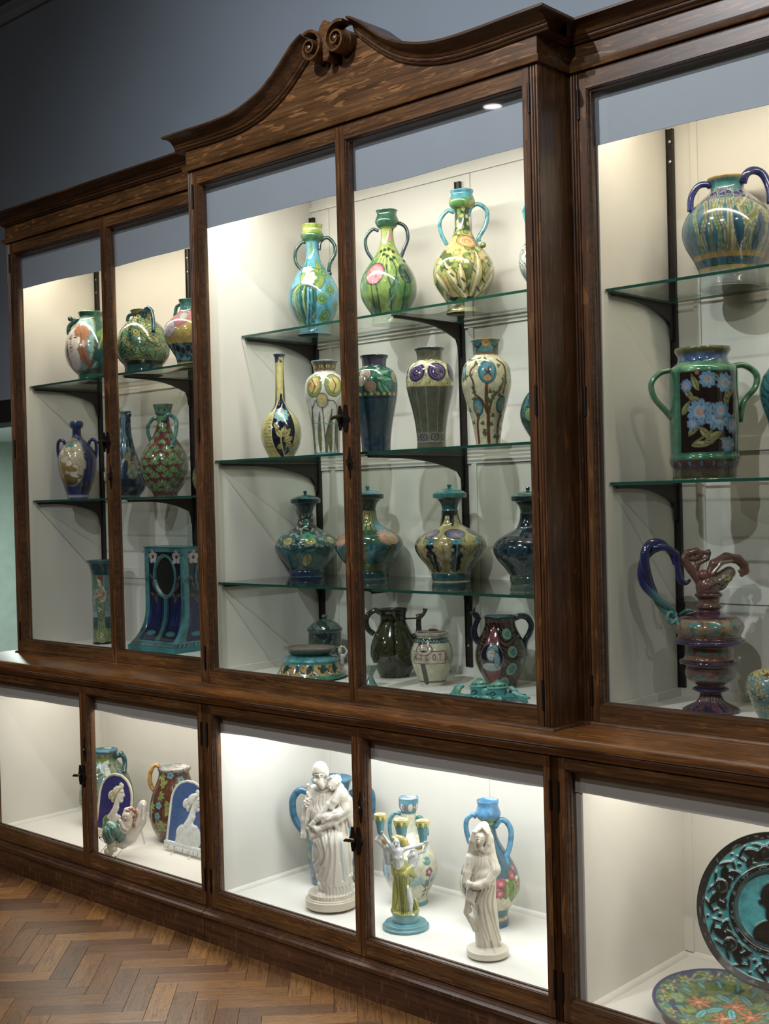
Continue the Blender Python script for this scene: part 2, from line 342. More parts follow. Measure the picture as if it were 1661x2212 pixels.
def key_latch(d, x, z, y):
    """ornate wrought backplates with a turn handle"""
    def plate(cx, hh, ww):
        pts = []
        for k in range(40):
            a = 2*math.pi*k/40; r = 1 + .16*math.cos(6*a) + .10*math.cos(10*a)
            pts.append((cx + ww*r*math.cos(a)*(1-.35*abs(math.sin(a))), z + hh*r*math.sin(a)))
        return pts
    m = MB(); m.extrude([(p[0], p[1]) for p in plate(x, .040, .015)], 1, y-.004, y)
    m.extrude([(p[0]-0, p[1]+.002) for p in plate(x-.024, .036, .012)], 1, y-.004, y)
    m.build('escutcheon', M_BLACK, d)
    k = MB(); k.tube([(x-.018, y-.003, z+.004), (x-.018, y-.022, z+.004)], .0055, 10)
    k.tube([(x-.040, y-.024, z-.001), (x-.028, y-.026, z+.004), (x-.012, y-.024, z+.005), (x+.004, y-.026, z+.008)], [.0035, .0055, .0062, .0035], 10); k.build('turn_handle', M_BRONZE, d)
def keyhole(d, x, z, y):
    m = MB(); m.lathe([(0, 0), (.001, 0)], n=4)
    m = MB(); pts = []
    for k in range(36):
        a = 2*math.pi*k/36; r = 1+.18*math.cos(4*a); pts.append((x+.009*r*math.cos(a)*(1-.3*abs(math.sin(a))), z+.042*r*math.sin(a)))
    m.extrude(pts, 1, y-.0035, y); m.build('key_plate', M_BLACK, d)
    k = MB(); k.tube([(x, y-.003, z), (x, y-.012, z)], .0055, 10); k.tube([(x, y-.012, z-.012), (x, y-.013, z+.010)], [.003, .0045], 8); k.build('lock_knob', M_BRONZE, d)
def post_profile(x0, x1, yf, yb, beads=3):
    pts = [(x0, yb), (x0, yf+.002)]; n = beads; w = (x1-x0)/n
    for i in range(n):
        a, b = x0+i*w, x0+(i+1)*w
        for k in range(7):
            t = k/6; pts.append((a+.0012+(b-a-.0024)*t, yf+.0035-.0035*math.sin(math.pi*t)**.6))
        if i < n-1: pts.append((b, yf+.006))
    pts += [(x1, yf+.002), (x1, yb)]; return pts
EZ0, EZ1 = .905, 2.712
ENT = [(0, 2.712), (.010, 2.712), (.012, 2.716), (.014, 2.728), (.010, 2.731), (.004, 2.733), (.002, 2.740), (.002, 2.785), (.010, 2.786), (.013, 2.789), (.011, 2.792), (.016, 2.794), (.018, 2.798), (.017, 2.802), (.021, 2.804), (.026, 2.812), (.036, 2.821), (.048, 2.826), (.055, 2.828), (.058, 2.829), (.062, 2.831), (.062, 2.838), (0, 2.838)]
CW_LABEL = {}
def entablature(x0, x1, yf, yb, parent, l_ret, r_ret, skip_front_cove=False):
    """mitred moulding: front run plus side returns"""
    def run(prof, name):
        m = MB()
        path = []
        rings = []
        pl = [(x0, yb, -1, 0), (x0, yf, -1, -1), (x1, yf, 1, -1), (x1, yb, 1, 0)]
        if not l_ret: pl = [(x0, yf, 0, -1)] + pl[2:]
        if not r_ret: pl = pl[:-2] + [(x1, yf, 0, -1)]
        for px, py, sx, sy in pl: rings.append([(px+sx*e, py+sy*e, z) for e, z in prof])
        m.loft(rings, True, True); return m.build(name, M_OXD if name == 'cornice' else (M_OXP if name == 'frieze' else M_OX), parent, True, 28)
    lo = [p for p in ENT if p[1] <= 2.7335] + [(0, 2.7335)]
    run(lo, 'necking_bead')
    fz = [(-.03, 2.7335), (.002, 2.7335), (.002, 2.786), (-.03, 2.786)]; run(fz, 'frieze')
    if not skip_front_cove:
        hi = [(0, 2.786)] + [p for p in ENT if p[1] >= 2.786]; run(hi, 'cornice')
    return
def upper_case(name, label, x0, x1, yf, yb, l_ret, r_ret, lw, rw, ped=False):
    t = tag(empty(name, ((x0+x1)/2, yb, EZ0)), label, 'display cabinet', 'glazed upper cases of the oak display cabinet')
    c = empty('tmp'); bpy.data.objects.remove(c)
    root = t; off = Vector(t.location)
    kids = []
    pst, stl, msl = .027, .022, .018; xc = (x0+x1)/2
    def B(mb, nm, m, *a): o = mb.build(nm, m, None, *a); kids.append(o); return o
    for a, b in ((x0, x0+pst), (x1-pst, x1)):
        B(MB().extrude(post_profile(a, b, yf, yf+.05), 2, EZ0, EZ1), 'post', M_OZ, True, 40)
    # sides, back, floor, roof: oak outside, painted lining inside
    for a, b in ((x0, x0+.010), (x1-.010, x1)):
        B(MB().box((a, yf+.05, EZ0), (b, yb-.003, EZ1)), 'side_panel', M_OZ, False)
    li0, li1 = lw, rw
    B(MB().box((x0+.010, yf+.050, .925), (li0, .585, 2.70)), 'side_lining', M_CASE, False)
    B(MB().box((li1, yf+.050, .925), (x1-.010, .585, 2.70)), 'side_lining', M_CASE, False)
    B(MB().box((x0+.010, .585, .906), (x1-.010, yb-.003, 2.71)), 'back_panel', M_CASE, False)
    B(MB().box((li0, yf+.047, .908), (li1, .585, .930)), 'floor_panel', M_CASE, False)
    B(MB().box((x0+.010, yf+.03, 2.700), (x1-.010, .585, 2.711)), 'roof_panel', M_CASE, False)
    # battens on the back and low skirting strips
    yb0 = .585
    for z0, z1, d in ((2.127, 2.182, .006), (1.660, 1.700, .005), (1.215, 1.262, .005), (2.655, 2.672, .009), (.930, .955, .010)): B(MB().box((li0, yb0-d, z0), (li1, yb0, z1)), 'back_batten', M_CASE, False)
    for sx in (li0, li1-.008): B(MB().box((sx, yf+.06, .930), (sx+.008, .574, .955)), 'skirting_strip', M_CASE, False)
    for ux in (li0+.075, xc+.028): B(MB().box((ux, yb0-.0045, .956), (ux+.022, yb0, 2.654)), 'cover_strip', M_CASE, False)
    # doors
    dl = (x0+pst+.0015, xc); dr = (xc, x1-pst-.0015)
    hz = (2.623, 1.805, 1.002)
    d1 = door(None, dl[0], dl[1], .914, EZ1-.001, stl, msl, .046, .044, yf+.001, hinges=hz, hside=0)
    d2 = door(None, dr[0], dr[1], .914, EZ1-.001, msl, stl, .046, .044, yf+.001, hinges=hz, hside=1)
    kids += [d1, d2]
    key_latch(d1, xc-.001, 1.800, yf); keyhole(d2, xc+.012, 1.662, yf)
    # card strip hiding the lamps, with a slightly uneven lower edge
    m = MB(); n = 60; top, bot = [], []
    for i in range(n+1):
        x = x0+.029+(x1-x0-.058)*i/n; ph = (x-x0)*4.7+yf*9
        bz = 2.512 + .0030*math.sin(ph) + .0016*math.sin(2.3*ph+1)
        bot.append((x, bz)); top.append((x, 2.698))
    r = [[(p[0], yf+.0445, p[1]) for p in bot], [(p[0], yf+.0445, p[1]) for p in top], [(p[0], yf+.0475, p[1]) for p in top], [(p[0], yf+.0475, p[1]) for p in bot]]
    rings = [[r[k][i] for k in range(4)] for i in range(n+1)]
    B(m.loft(rings, True, True), 'light_baffle', M_BAFF, False)
    B(MB().box((li0+.02, yf+.066-.018, 2.692), (li1-.02, yf+.066+.012, 2.6995)), 'lamp_strip', M_WHITE, False)
    # quarter round at the foot
    q = [(0, .905), (.0085, .905), (.008, .909), (.006, .912), (.003, .914), (0, .9145)]
    path = [(x0, yf+.15, -1, 0), (x0, yf, -1, -1), (x1, yf, 1, -1), (x1, yf+.15, 1, 0)]
    if not l_ret: path = [(x0, yf, 0, -1)] + path[2:]
    if not r_ret: path = path[:-2] + [(x1, yf, 0, -1)]
    B(MB().loft([[(px+sx*e, py+sy*e, z) for e, z in q] for px, py, sx, sy in path], True, True), 'foot_bead', M_OX, True, 30)
    # slotted uprights
    ups = [li0+.011, xc+.001, li1-.033+.0]
    for ux in ups:
        u = MB(); u.box((ux-.011, .570, .957), (ux-.008, .584, 2.633)).box((ux+.008, .570, .957), (ux+.011, .584, 2.633)).box((ux-.008, .574, .957), (ux+.008, .584, 2.633))
        uo = B(u, 'slotted_upright', M_BRKT, False)
        h = MB(); z = 1.0
        while z < 2.60:
            h.loft([[(ux+.003*math.cos(a*math.pi/4), yy, z+.003*math.sin(a*math.pi/4)) for a in range(8)] for yy in (.5735, .5745)]); z += .025
        ho = h.build('slot_holes', M_HOLE, uo, False); ho['kind'] = 'stuff'
        for z in (2.595, 2.535, 1.03): s = MB(); s.loft([[(ux+r*math.cos(a*math.pi/5), yy, z+r*math.sin(a*math.pi/5)) for a in range(10)] for r, yy in ((.0048, .5738), (.0048, .5728), (.002, .5715))]); s.build('screw', M_SCREW, uo, True)
    for k in kids:
        k.parent = root; k.matrix_parent_inverse = Matrix.Translation(-off)
    return root, ups, kids
def bracket(root, x, z, ytip, h=.075):
    """cantilever bracket: straight top edge, curved underside, deepest at the wall"""
    off = Vector(root.location); n = 14; top, bot = [], []
    for i in range(n+1):
        t = i/n; y = ytip + (.572-ytip)*t
        top.append((y, z)); bot.append((y, z-.010-(h-.02)*(max(0, t-.10)/.90)**2.8 - (.045 if t > .93 else 0)*0))
    pts = top + [(.572, z-h-.035), (.560, z-h-.030), (.557, z-h+.0)] + bot[::-1][1:]
    m = MB(); m.extrude(pts, 0, x-.0035, x+.0035)
    m.box((x-.0095, ytip-.004, z-.0035), (x+.0095, .560, z))
    o = m.build('shelf_bracket', M_BRKT, None, False); o.parent = root; o.matrix_parent_inverse = Matrix.Translation(-off)
    return o
def shelf(x0, x1, y0, y1, ztop, label, grp='glass shelves'):
    th = .008; m = MB(); a, b = (x0, y0, ztop-th), (x1, y1, ztop)
    m.add([(x0,y0,ztop-th),(x1,y0,ztop-th),(x1,y1,ztop-th),(x0,y1,ztop-th),(x0,y0,ztop),(x1,y0,ztop),(x1,y1,ztop),(x0,y1,ztop)], [(0,3,2,1),(4,5,6,7)])
    m.mi = 1; m.add(m.v[:8], [(0,1,5,4),(1,2,6,5),(2,3,7,6),(3,0,4,7)])
    o = m.build('glass_shelf', [M_SHELF, M_EDGE], None, False, origin=(x0, y0, ztop-th)); tag(o, label, 'shelf', grp); return o
YBK = .597
secs = {}
secs['L'] = upper_case('upper_display_case', 'left oak and glass upper case with two glass shelves and a blue clock case', -1.560, -.088, .15, YBK, True, False, -1.511, -.155)
secs['C'] = upper_case('upper_display_case', 'projecting middle oak upper case with a scrolled pediment and three glass shelves', -.087, 1.420, 0, YBK, True, True, -.068, 1.400)
secs['R'] = upper_case('upper_display_case', 'right oak upper case with the snake handled ewer, cut by the picture edge', 1.421, 2.893, .15, YBK, False, True, 1.478, 2.850)
def own(fn, root):
    before = set(bpy.data.objects.keys()); fn()
    off = Vector(root.location)
    for o in [bpy.data.objects[k] for k in bpy.data.objects.keys() if k not in before]:
        if o.parent is None: o.parent = root; o.matrix_parent_inverse = Matrix.Translation(-off)
own(lambda: entablature(-1.560, -.088, .15, YBK, None, True, False), secs['L'][0])
own(lambda: entablature(1.421, 2.893, .15, YBK, None, False, True), secs['R'][0])
# side-section cornices stop against the middle case; the middle one carries the swan-neck pediment
XCP = .672
HALF = [(.820, 2.838), (.70, 2.8365), (.60, 2.8345), (.52, 2.835), (.46, 2.838), (.41, 2.845), (.36, 2.857), (.31, 2.874), (.27, 2.893), (.23, 2.918), (.19, 2.948), (.155, 2.976), (.125, 2.995), (.100, 3.005)]
def pediment():
    entablature(-.087, 1.420, 0, YBK, None, True, True, True)
    hc = cr(HALF, 6)
    sec = [(0, -.004)] + [(e, z-2.838) for e, z in ENT if z >= 2.786][::1]; sec = [(-.0, -.053)] + [(e, z-2.838) for e, z in ENT if z >= 2.786][:-1] + [(-.075, 0), (-.075, -.053)]
    for sgn in (-1, 1):
        rings = []; n = len(hc); xe = .755
        for i, p in enumerate(hc):
            q = hc[min(i+1, n-1)] - hc[max(i-1, 0)]; tn = q/np.linalg.norm(q); nx, nz = (-tn[1], tn[0])
            if nz < 0: nx, nz = -nx, -nz
            if i == 0: nx, nz = 0, 1
            f = min(1, max(0, (.14-p[0])/.04)) if p[0] < .14 else 0
            ring = []
            for e, dz in sec:
                dd = dz*(1-.25*f)
                x = p[0] + nx*dd; z = p[1] + nz*dd
                if i == 0: x = xe + e     # mitre at the outer corner
                ring.append((XCP - .0045 + sgn*x, -e, z))
            rings.append(ring)
        MB().loft(rings, True, True).build('pediment_moulding', M_OXD, None, True, 30)
        # side return behind the mitre
        pr = [(0, 2.786)] + [p for p in ENT if p[1] >= 2.786]; xx = -.087 if sgn < 0 else 1.420
        MB().loft([[(xx+sgn*e, -e, z) for e, z in pr], [(xx+sgn*e, YBK, z) for e, z in pr]], True, True).build('cornice_return', M_OY, None, True, 30)
        # volute
        cx, cz, R0 = .056, 2.949, .060; m = MB(); rings = []
        N = 90; tot = 2*math.pi*1.95; a0 = math.radians(58)
        for i in range(N+1):
            t = i/N; a = a0 + tot*t; r = R0*math.exp(-1.52*t); wd = .0085*(1-.45*t)
            o_, i_ = (r, r-wd)
            rings.append([(XCP-.0045+sgn*(cx+rr*math.cos(a)), y, cz+rr*math.sin(a)*1.0) for rr, y in ((o_, -.064-.008*t), (i_, -.064-.008*t), (i_, -.010), (o_, -.010))])
        m.loft(rings, True, True); m.build('scroll', M_OX, None, True, 40)
        m = MB(); m.extrude([(XCP-.0045+sgn*cx+.034*math.cos(a*math.pi/16), cz+.034*math.sin(a*math.pi/16)) for a in range(32)], 1, -.030, .02); m.build('scroll_core', M_OXD, None, True)
        m = MB(); m.lathe([(0, 0), (.007, 0), (.0075, .01), (0, .014)], n=16)
        m.v = [(XCP-.0045+sgn*cx+x, -.060-z, cz+y) for x, y, z in m.v]; m.build('scroll_eye', M_OX, None, True)
    # flat pediment board with a real thickness
    xs = [h[0] for h in hc]; zs = [h[1]-.050*1.04 for h in hc]
    m = MB(); n = 100; rings = []
    for i in range(n+1):
        x = -.087 + 1.507*i/n; d = abs(x-(XCP-.0045)); z = float(np.interp(-d, [-v for v in xs], zs)) if d > .10 else 2.955
        rings.append([(x, -.0028, 2.7345), (x, -.0028, max(2.7865, z)), (x, .045, max(2.7865, z)), (x, .045, 2.7345)])
    m.loft(rings, True, True); m.build('pediment_board', M_OXP, None, False)
    m = MB(); c = XCP-.003
    pts = [(c-.012, 2.900), (c+.006, 2.898), (c+.015, 2.915), (c+.012, 2.945), (c+.024, 2.985), (c+.018, 3.005), (c-.002, 3.022), (c-.022, 3.008), (c-.030, 2.985), (c-.014, 2.945)]
    m.extrude([(p[0], p[1]) for p in cr(pts+pts[:1], 4)[:-1]], 1, -.052, .03); m.build('keystone_leaf', M_OX, None, True, 40)
    MB().box((-.087, .045, 2.7865), (1.420, YBK, 2.80)).build('top_board', M_OXD, None, False)
own(pediment, secs['C'][0])
for s_ in ('L', 'R'):
    x0, x1 = (-1.56, -.088) if s_ == 'L' else (1.421, 2.893)
    own(lambda: MB().box((x0, .15, 2.7865), (x1, YBK, 2.80)).build('top_board', M_OXD, None, False), secs[s_][0])
# shelves on their brackets
for key, rows in {'L': [(2.083, .215, 'upper'), (1.577, .215, 'lower')], 'C': [(2.152, .212, 'upper'), (1.697, .072, 'middle'), (1.264, .072, 'lower')], 'R': [(2.117, .215, 'upper'), (1.577, .215, 'lower')]}.items():
    root, ups, _ = secs[key]
    x0, x1 = {'L': (-1.505, -.160), 'C': (-.064, 1.396), 'R': (1.482, 2.845)}[key]
    side = {'L': 'left', 'C': 'middle', 'R': 'right'}[key]
    for z, y0, lv_ in rows:
        shelf(x0, x1, y0, .568, z, f'{lv_} clear glass shelf with green edge in the {side} upper case')
        for ux in ups: bracket(root, ux, z-.0085, y0+.022, .078 if not (key == 'C' and lv_ == 'lower') else .040)
# ---- counter ledge
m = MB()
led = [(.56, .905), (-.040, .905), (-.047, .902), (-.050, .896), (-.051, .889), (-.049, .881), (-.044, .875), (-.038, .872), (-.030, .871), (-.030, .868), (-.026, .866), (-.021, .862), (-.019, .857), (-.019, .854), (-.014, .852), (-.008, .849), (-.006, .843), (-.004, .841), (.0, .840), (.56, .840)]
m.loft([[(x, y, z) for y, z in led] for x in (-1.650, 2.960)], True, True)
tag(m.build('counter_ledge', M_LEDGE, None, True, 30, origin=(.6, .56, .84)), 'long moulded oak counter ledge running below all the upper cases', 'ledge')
# ---- base cabinets
def base_case(label, x0, x1, lpost, rpost, lw, rw):
    t = tag(empty('base_cabinet', ((x0+x1)/2, YBK, 0)), label, 'base cabinet', 'glazed base cabinets under the oak ledge')
    def go():
        yb = YBK-.003
        pts = [(-.020, 0), (-.020, .090), (-.030, .092), (-.031, .098), (-.029, .104), (-.022, .107), (-.018, .109), (-.016, .113), (-.010, .1155), (.02, .1155), (.02, 0)]
        MB().loft([[(x, y, z) for y, z in pts] for x in (x0+.0012, x1-.0012)], True, True).build('plinth', M_PLN, None, True, 30)
        MB().extrude(post_profile(*lpost, 0, .05), 2, .1155, .839).build('post', M_OZ, None, True, 40)
        if rpost: MB().extrude(post_profile(*rpost, 0, .05), 2, .1155, .839).build('post', M_OZ, None, True, 40)
        a, b = lpost[1], (rpost[0] if rpost else x1-.0)
        xc = (a+b)/2; hz = (.732, .213)
        d1 = door(None, a+.0015, xc, .118, .838, .022, .021, .031, .054, .001, hinges=hz, hside=0, wood=M_OX)
        d2 = door(None, xc, b-.0015, .118, .838, .021, .022, .031, .054, .001, hinges=hz, hside=1, wood=M_OX)
        key_latch(d1, xc+.000, .480, .0); keyhole(d2, xc+.012, .587, .0)
        MB().box((x0+.003, .05, .02), (lw, .585, .835)).build('side_lining', M_CASE, None, False)
        MB().box((rw, .05, .02), (x1-.003, .585, .835)).build('side_lining', M_CASE, None, False)
        MB().box((x0+.003, .585, .02), (x1-.003, yb, .835)).build('back_panel', M_CASE, None, False)
        MB().box((lw, .046, .118), (rw, .585, .142)).build('floor_panel', M_CASE, None, False)
        MB().box((lw, .03, .826), (rw, .585, .838)).build('roof_panel', M_CASE, None, False)
        q = [(0, .142), (.012, .142), (.010, .150), (.004, .156), (0, .158)]
        for rg in ([[(lw+e, y, z) for e, z in q] for y in (.06, .585)], [[(rw-e, y, z) for e, z in q] for y in (.06, .585)], [[(x, .585-e, z) for e, z in q] for x in (lw, rw)]): m = MB(); m.loft(rg); m.build('floor_bead', M_CASE, None, True, 40)
        for a_, b_ in ((lw, lw+.03), (rw-.03, rw), (xc+.06, xc+.063)): MB().box((a_, .576 if b_-a_ > .01 else .583, .159), (b_, .585, .826)).build('cover_strip', M_CASE, None, False)
        m = MB(); n = 60; rings = []
        for i in range(n+1):
            x = a+.003+(b-a-.006)*i/n; ph = x*5.1; z = .7335+.0035*math.sin(ph)+.0015*math.sin(2.7*ph)
            rings.append([(x, .0445, z), (x, .0445, .825), (x, .0470, .825), (x, .0470, z)])
        m.loft(rings, True, True).build('light_baffle', M_BAFL, None, False)
        MB().box((lw+.02, .060, .820), (rw-.02, .090, .8255)).build('lamp_strip', M_WHITE, None, False)
    own(go, t); return t
M_PLN = oak('oak_plinth', 0, lin('4d301c'), lin('63402a'), lin('301c10'), .30, .4, (75.0, 30.0, 20.0))
M_BAFL = plain('baffle_card_grey', lin('b8b4af'), .5, noise=.03, scale=4)
base_case('left base cabinet with two relief plaques, jugs and a reclining merman', -1.640, -.0805, (-1.608, -1.580), (-.0895, -.0805), -1.560, -.125)
base_case('brightly lit middle base cabinet with white statues and a three armed candlestick', -.0795, 1.4195, (-.0795, -.062), (1.409, 1.4195), -.068, 1.405)
base_case('right base cabinet with the big black and turquoise charger', 1.4205, 2.950, (1.4205, 1.431), (2.900, 2.930), 1.478, 2.880)
# ------------------------------------------------------------------ painted ceramics
def ceramic(name, rough=.12, coat=.6, bump=.25, attr='Col', mott=.22, fine=0.0):
    m, nt, b, N, L = mat(name)
    a = node(nt, 'ShaderNodeVertexColor', layer_name=attr); tc = node(nt, 'ShaderNodeTexCoord')
    n = node(nt, 'ShaderNodeTexNoise', {'Scale': 55.0, 'Detail': 4.0, 'Roughness': .65}); L.new(tc.outputs['Object'], n.inputs[0])
    r = ramp(nt, [(.3, (1-mott,)*3), (.72, (1+mott,)*3)], n.outputs[0])
    cc = mixc(nt, a.outputs[0], r.outputs[0], 1.0, 'MULTIPLY')
    if fine:   # brush lines and pooled glaze: thin darker contour lines of a warped field
        f = node(nt, 'ShaderNodeTexNoise', {'Scale': 26.0, 'Detail': 2.0, 'Roughness': .55, 'Distortion': .8}); L.new(tc.outputs['Object'], f.inputs[0])
        mu = node(nt, 'ShaderNodeMath', {1: 9.0}, operation='MULTIPLY'); L.new(f.outputs[0], mu.inputs[0]); fr = node(nt, 'ShaderNodeMath', operation='FRACT'); L.new(mu.outputs[0], fr.inputs[0])
        rr = ramp(nt, [(0, (.55,)*3), (.10, (1,)*3), (.5, (1.06,)*3), (.9, (.94,)*3), (1, (.6,)*3)], fr.outputs[0]); cc = mixc(nt, cc, rr.outputs[0], fine, 'MULTIPLY')
    L.new(cc, b.inputs['Base Color'])
    b.inputs['Roughness'].default_value = rough; b.inputs['Coat Weight'].default_value = coat; b.inputs['Coat Roughness'].default_value = .04
    if bump:
        bw = node(nt, 'ShaderNodeRGBToBW'); L.new(a.outputs[0], bw.inputs[0])
        mx = node(nt, 'ShaderNodeMath', {1: .35}, operation='MULTIPLY_ADD'); L.new(n.outputs[0], mx.inputs[0]); L.new(bw.outputs[0], mx.inputs[2])
        bp = node(nt, 'ShaderNodeBump', {'Strength': bump, 'Distance': .0009}); L.new(mx.outputs[0], bp.inputs['Height']); L.new(bp.outputs[0], b.inputs['Normal'])
    return m
M_GLZ = ceramic('painted_glaze', fine=.5); M_BISQ = ceramic('cream_glaze_figure', .33, .25, .0, mott=.04); M_MAJ = ceramic('majolica_glaze', .16, .5, .0, mott=.12)
CROPS = dict(A=(0,400,3.611), B=(0,850,3.611), C=(420,380,3.456), D=(740,380,3.457), E=(440,1000,4.425), F=(740,1000,3.775), G=(1260,340,3.95), H=(1260,900,3.16), I=(0,1430,3.611), J=(440,1500,4.022), K=(780,1560,3.75), L=(1200,1600,3.603))
ZS = dict(Ct=2.152, Cm=1.697, Cl=1.264, Cf=.930, Lt=2.083, Lm=1.577, Lf=.930, Rt=2.117, Rm=1.577, Rf=.930, B=.142)
def place(crop, x, y, z, Y=None):
    """where a thing stands: point of its shelf, metres per tracing unit"""
    ox, oy, s = CROPS[crop]; P = at(ox+x/s, oy+y/s, 2, ZS[z])
    if Y is not None:
        P = at(ox+x/s, oy+y/s, 1, Y)
    P = np.array([P[0], P[1], ZS[z]]); return P, px_scale(P)/s*1.002
RH = np.array([math.cos(_y), math.sin(_y), 0.0]); FH = np.array([math.sin(_y), -math.cos(_y), 0.0])   # right of the viewer, towards the viewer
PHI0 = math.atan2(FH[1], FH[0])
def C3(c): return np.array(lin(c)) if isinstance(c, str) else np.array(c, float)
def vnoise(x, y, seed=0, oct=3):
    r = 0; rs = np.random.RandomState(seed+11); amp = 1; tot = 0
    for o in range(oct):
        for k in range(3):
            a = rs.uniform(0, 6.28, 3); f = (1+rs.uniform(-.3, .3))*2**o
            r = r + amp*np.sin(f*(x*math.cos(a[0])+y*math.sin(a[0]))+a[1]+1.3*np.sin(f*.7*(y*math.cos(a[0])-x*math.sin(a[0]))+a[2])); tot += amp
        amp *= .6
    return r/tot*1.6
def sst(e0, e1, x):
    t = np.clip((x-e0)/(e1-e0+1e-9), 0, 1); return t*t*(3-2*t)
class Pot:
    """surface of revolution traced in picture units; painted per vertex in (angle, height)"""
    def __init__(s, crop, x, y, z, prof, Y=None, NT=176, NR=120, inner=None, lip=.93, depth=.18, base=None, sq=0, topscale=1.0, cols=None):
        s.P, s.s = place(crop, x, y, z, Y); s.y0 = y; s.NT = NT
        prof = [tuple(q) for q in prof]
        if Y is not None:
            ox, oy, sc_ = CROPS[crop]; d_ = s.P-CC; v_ = 1106-CF*float(d_@VU)/float(d_@VF); ya = (v_-oy)*sc_; yl = prof[-1][0]; rl_ = prof[-1][1]; dy = ya-y
            if dy > 12: prof += [(yl+dy*.35, rl_*.97), (yl+dy*.7, rl_*.99), (yl+dy, rl_)]
            else:
                ym = max(prof, key=lambda q: q[1])[0]; prof = [(a, b) if a <= ym else (ym+(a-ym)*(yl+dy-ym)/(yl-ym), b) for a, b in prof]
            s.y0 = ya
        if ZS[z] > 1.6:   # the rim line seen from below is the near edge, above the true centre
            zt = ZS[z]+(s.y0-prof[0][0])*s.s; sl_ = (zt-1.55)/(s.s*CROPS[crop][2]*CF)*prof[0][1]*.85; H0 = prof[-1][0]-prof[0][0]
            prof = [(a+sl_*math.exp(-(a-prof[0][0])/(.22*H0)), b) for a, b in prof]
        ys = [p[0] for p in prof]; rs = [p[1] for p in prof]
        pts = np.array(cr([(a, b) for a, b in prof], 10)); seg = np.r_[0, np.cumsum(np.hypot(np.diff(pts[:, 0]), np.diff(pts[:, 1])))]
        t = np.linspace(0, seg[-1], NR); s.yy = np.interp(t, seg, pts[:, 0]); s.rr = np.maximum(np.interp(t, seg, pts[:, 1]), 1.0)
        s.th = np.arange(NT)*2*math.pi/NT - math.pi; s.th = s.th + math.pi/NT
        s.T, s.Yg = np.meshgrid(s.th, s.yy); s.R = np.repeat(s.rr[:, None], NT, 1)
        s.col = np.zeros((NR, NT, 3)); s.lip = lip; s.depth = depth; s.H = ys[-1]-ys[0]; s.inner = C3(inner) if inner else None; s.disp = np.zeros((NR, NT)); s.sq = sq
    def rad(s, y): return float(np.interp(y, s.yy, s.rr))
    def ang(s, dx, y): return math.asin(max(-1, min(1, dx/max(1, s.rad(y)))))
    def put(s, m, c, a=1.0):
        c = C3(c) if not isinstance(c, np.ndarray) or c.ndim == 1 else c
        m = (m*a)[..., None]; s.col = s.col*(1-m) + c*m; return s
    def fill(s, c, c2=None, sc=40, seed=0, amt=1.0, streak=1.0):
        s.put(np.ones_like(s.T), c)
        if c2: s.put(sst(-.25, .75, vnoise(s.T*s.R/sc, s.Yg/sc/streak, seed)), c2, amt)
        return s
    def band(s, y0, y1, c, c2=None, sc=30, seed=3, soft=2, wav=0, streak=1):
        y = s.Yg + (wav*vnoise(s.T*s.R/sc, s.Yg*0, seed) if wav else 0)
        m = sst(y0-soft, y0+soft, y)*(1-sst(y1-soft, y1+soft, y)); s.put(m, c)
        if c2: s.put(m*sst(-.25, .75, vnoise(s.T*s.R/sc, s.Yg/sc/streak, seed)), c2)
        return s
    def _loc(s, dx, y, k, n, th=None):
        tc = (s.ang(dx, y) if th is None else th) + 2*math.pi*k/n
        d = (s.T - tc + math.pi) % (2*math.pi) - math.pi
        return d*s.R, s.Yg - y
    def ell(s, dx, y, a, b, c, rot=0, line=None, lw=4, n=2, th=None, tex=None, soft=2.5, asp=0):
        ca, sa = math.cos(math.radians(rot)), math.sin(math.radians(rot))
        for k in range(n):
            u, v = s._loc(dx, y, k, n, th); p, q = (u*ca+v*sa), (-u*sa+v*ca)
            d = np.sqrt((p/a)**2+(q/b)**2); m_ = min(a, b); front = np.abs(u) < 1.3*math.pi*s.R/2
            if line: s.put((1-sst(-soft, soft, (d-1)*m_-lw))*front, line)
            if c is not None:
                mm = (1-sst(-soft, soft, (d-1)*m_))*front; s.put(mm, c)
                if tex: s.put(mm*sst(-.1, .6, vnoise(p/a*3, q/b*3, 5)), tex)
        return s
    def line(s, pts, c, w=4, n=2, sm=6, soft=2.5, taper=0, loop=False):
        P = cr(pts, sm) if sm and len(pts) > 2 else [np.array(p, float) for p in pts]
        A = [((p[2] if len(p) > 2 else s.ang(p[0], p[1])), p[1]) for p in P]; N_ = len(A)
        for k in range(n):
            best = np.full(s.T.shape, 1e9)
            for i, (p, q) in enumerate(zip(A[:-1], A[1:])):
                ya, yb = min(p[1], q[1])-w*3-6, max(p[1], q[1])+w*3+6
                j0, j1 = np.searchsorted(s.yy, [ya, yb]) if np.all(np.diff(s.yy) >= 0) else (0, len(s.yy))
                if j1 <= j0: continue
                sl = slice(j0, j1); tt = (s.T[sl]-p[0]-2*math.pi*k/n+math.pi) % (2*math.pi)-math.pi
                R = s.R[sl]; u = tt*R; v = s.Yg[sl]-p[1]; bu = (q[0]-p[0])*R; bv = q[1]-p[1]
                t = np.clip((u*bu+v*bv)/(bu*bu+bv*bv+1e-6), 0, 1); f = (i+t)/max(1, N_-1)
                ww = w*(1-taper*np.abs(2*f-1)) if taper >= 0 else w*(1+taper*f)
                best[sl] = np.minimum(best[sl], np.hypot(u-t*bu, v-t*bv)-ww)
            s.put(1-sst(-soft, soft, best), c)
        return s
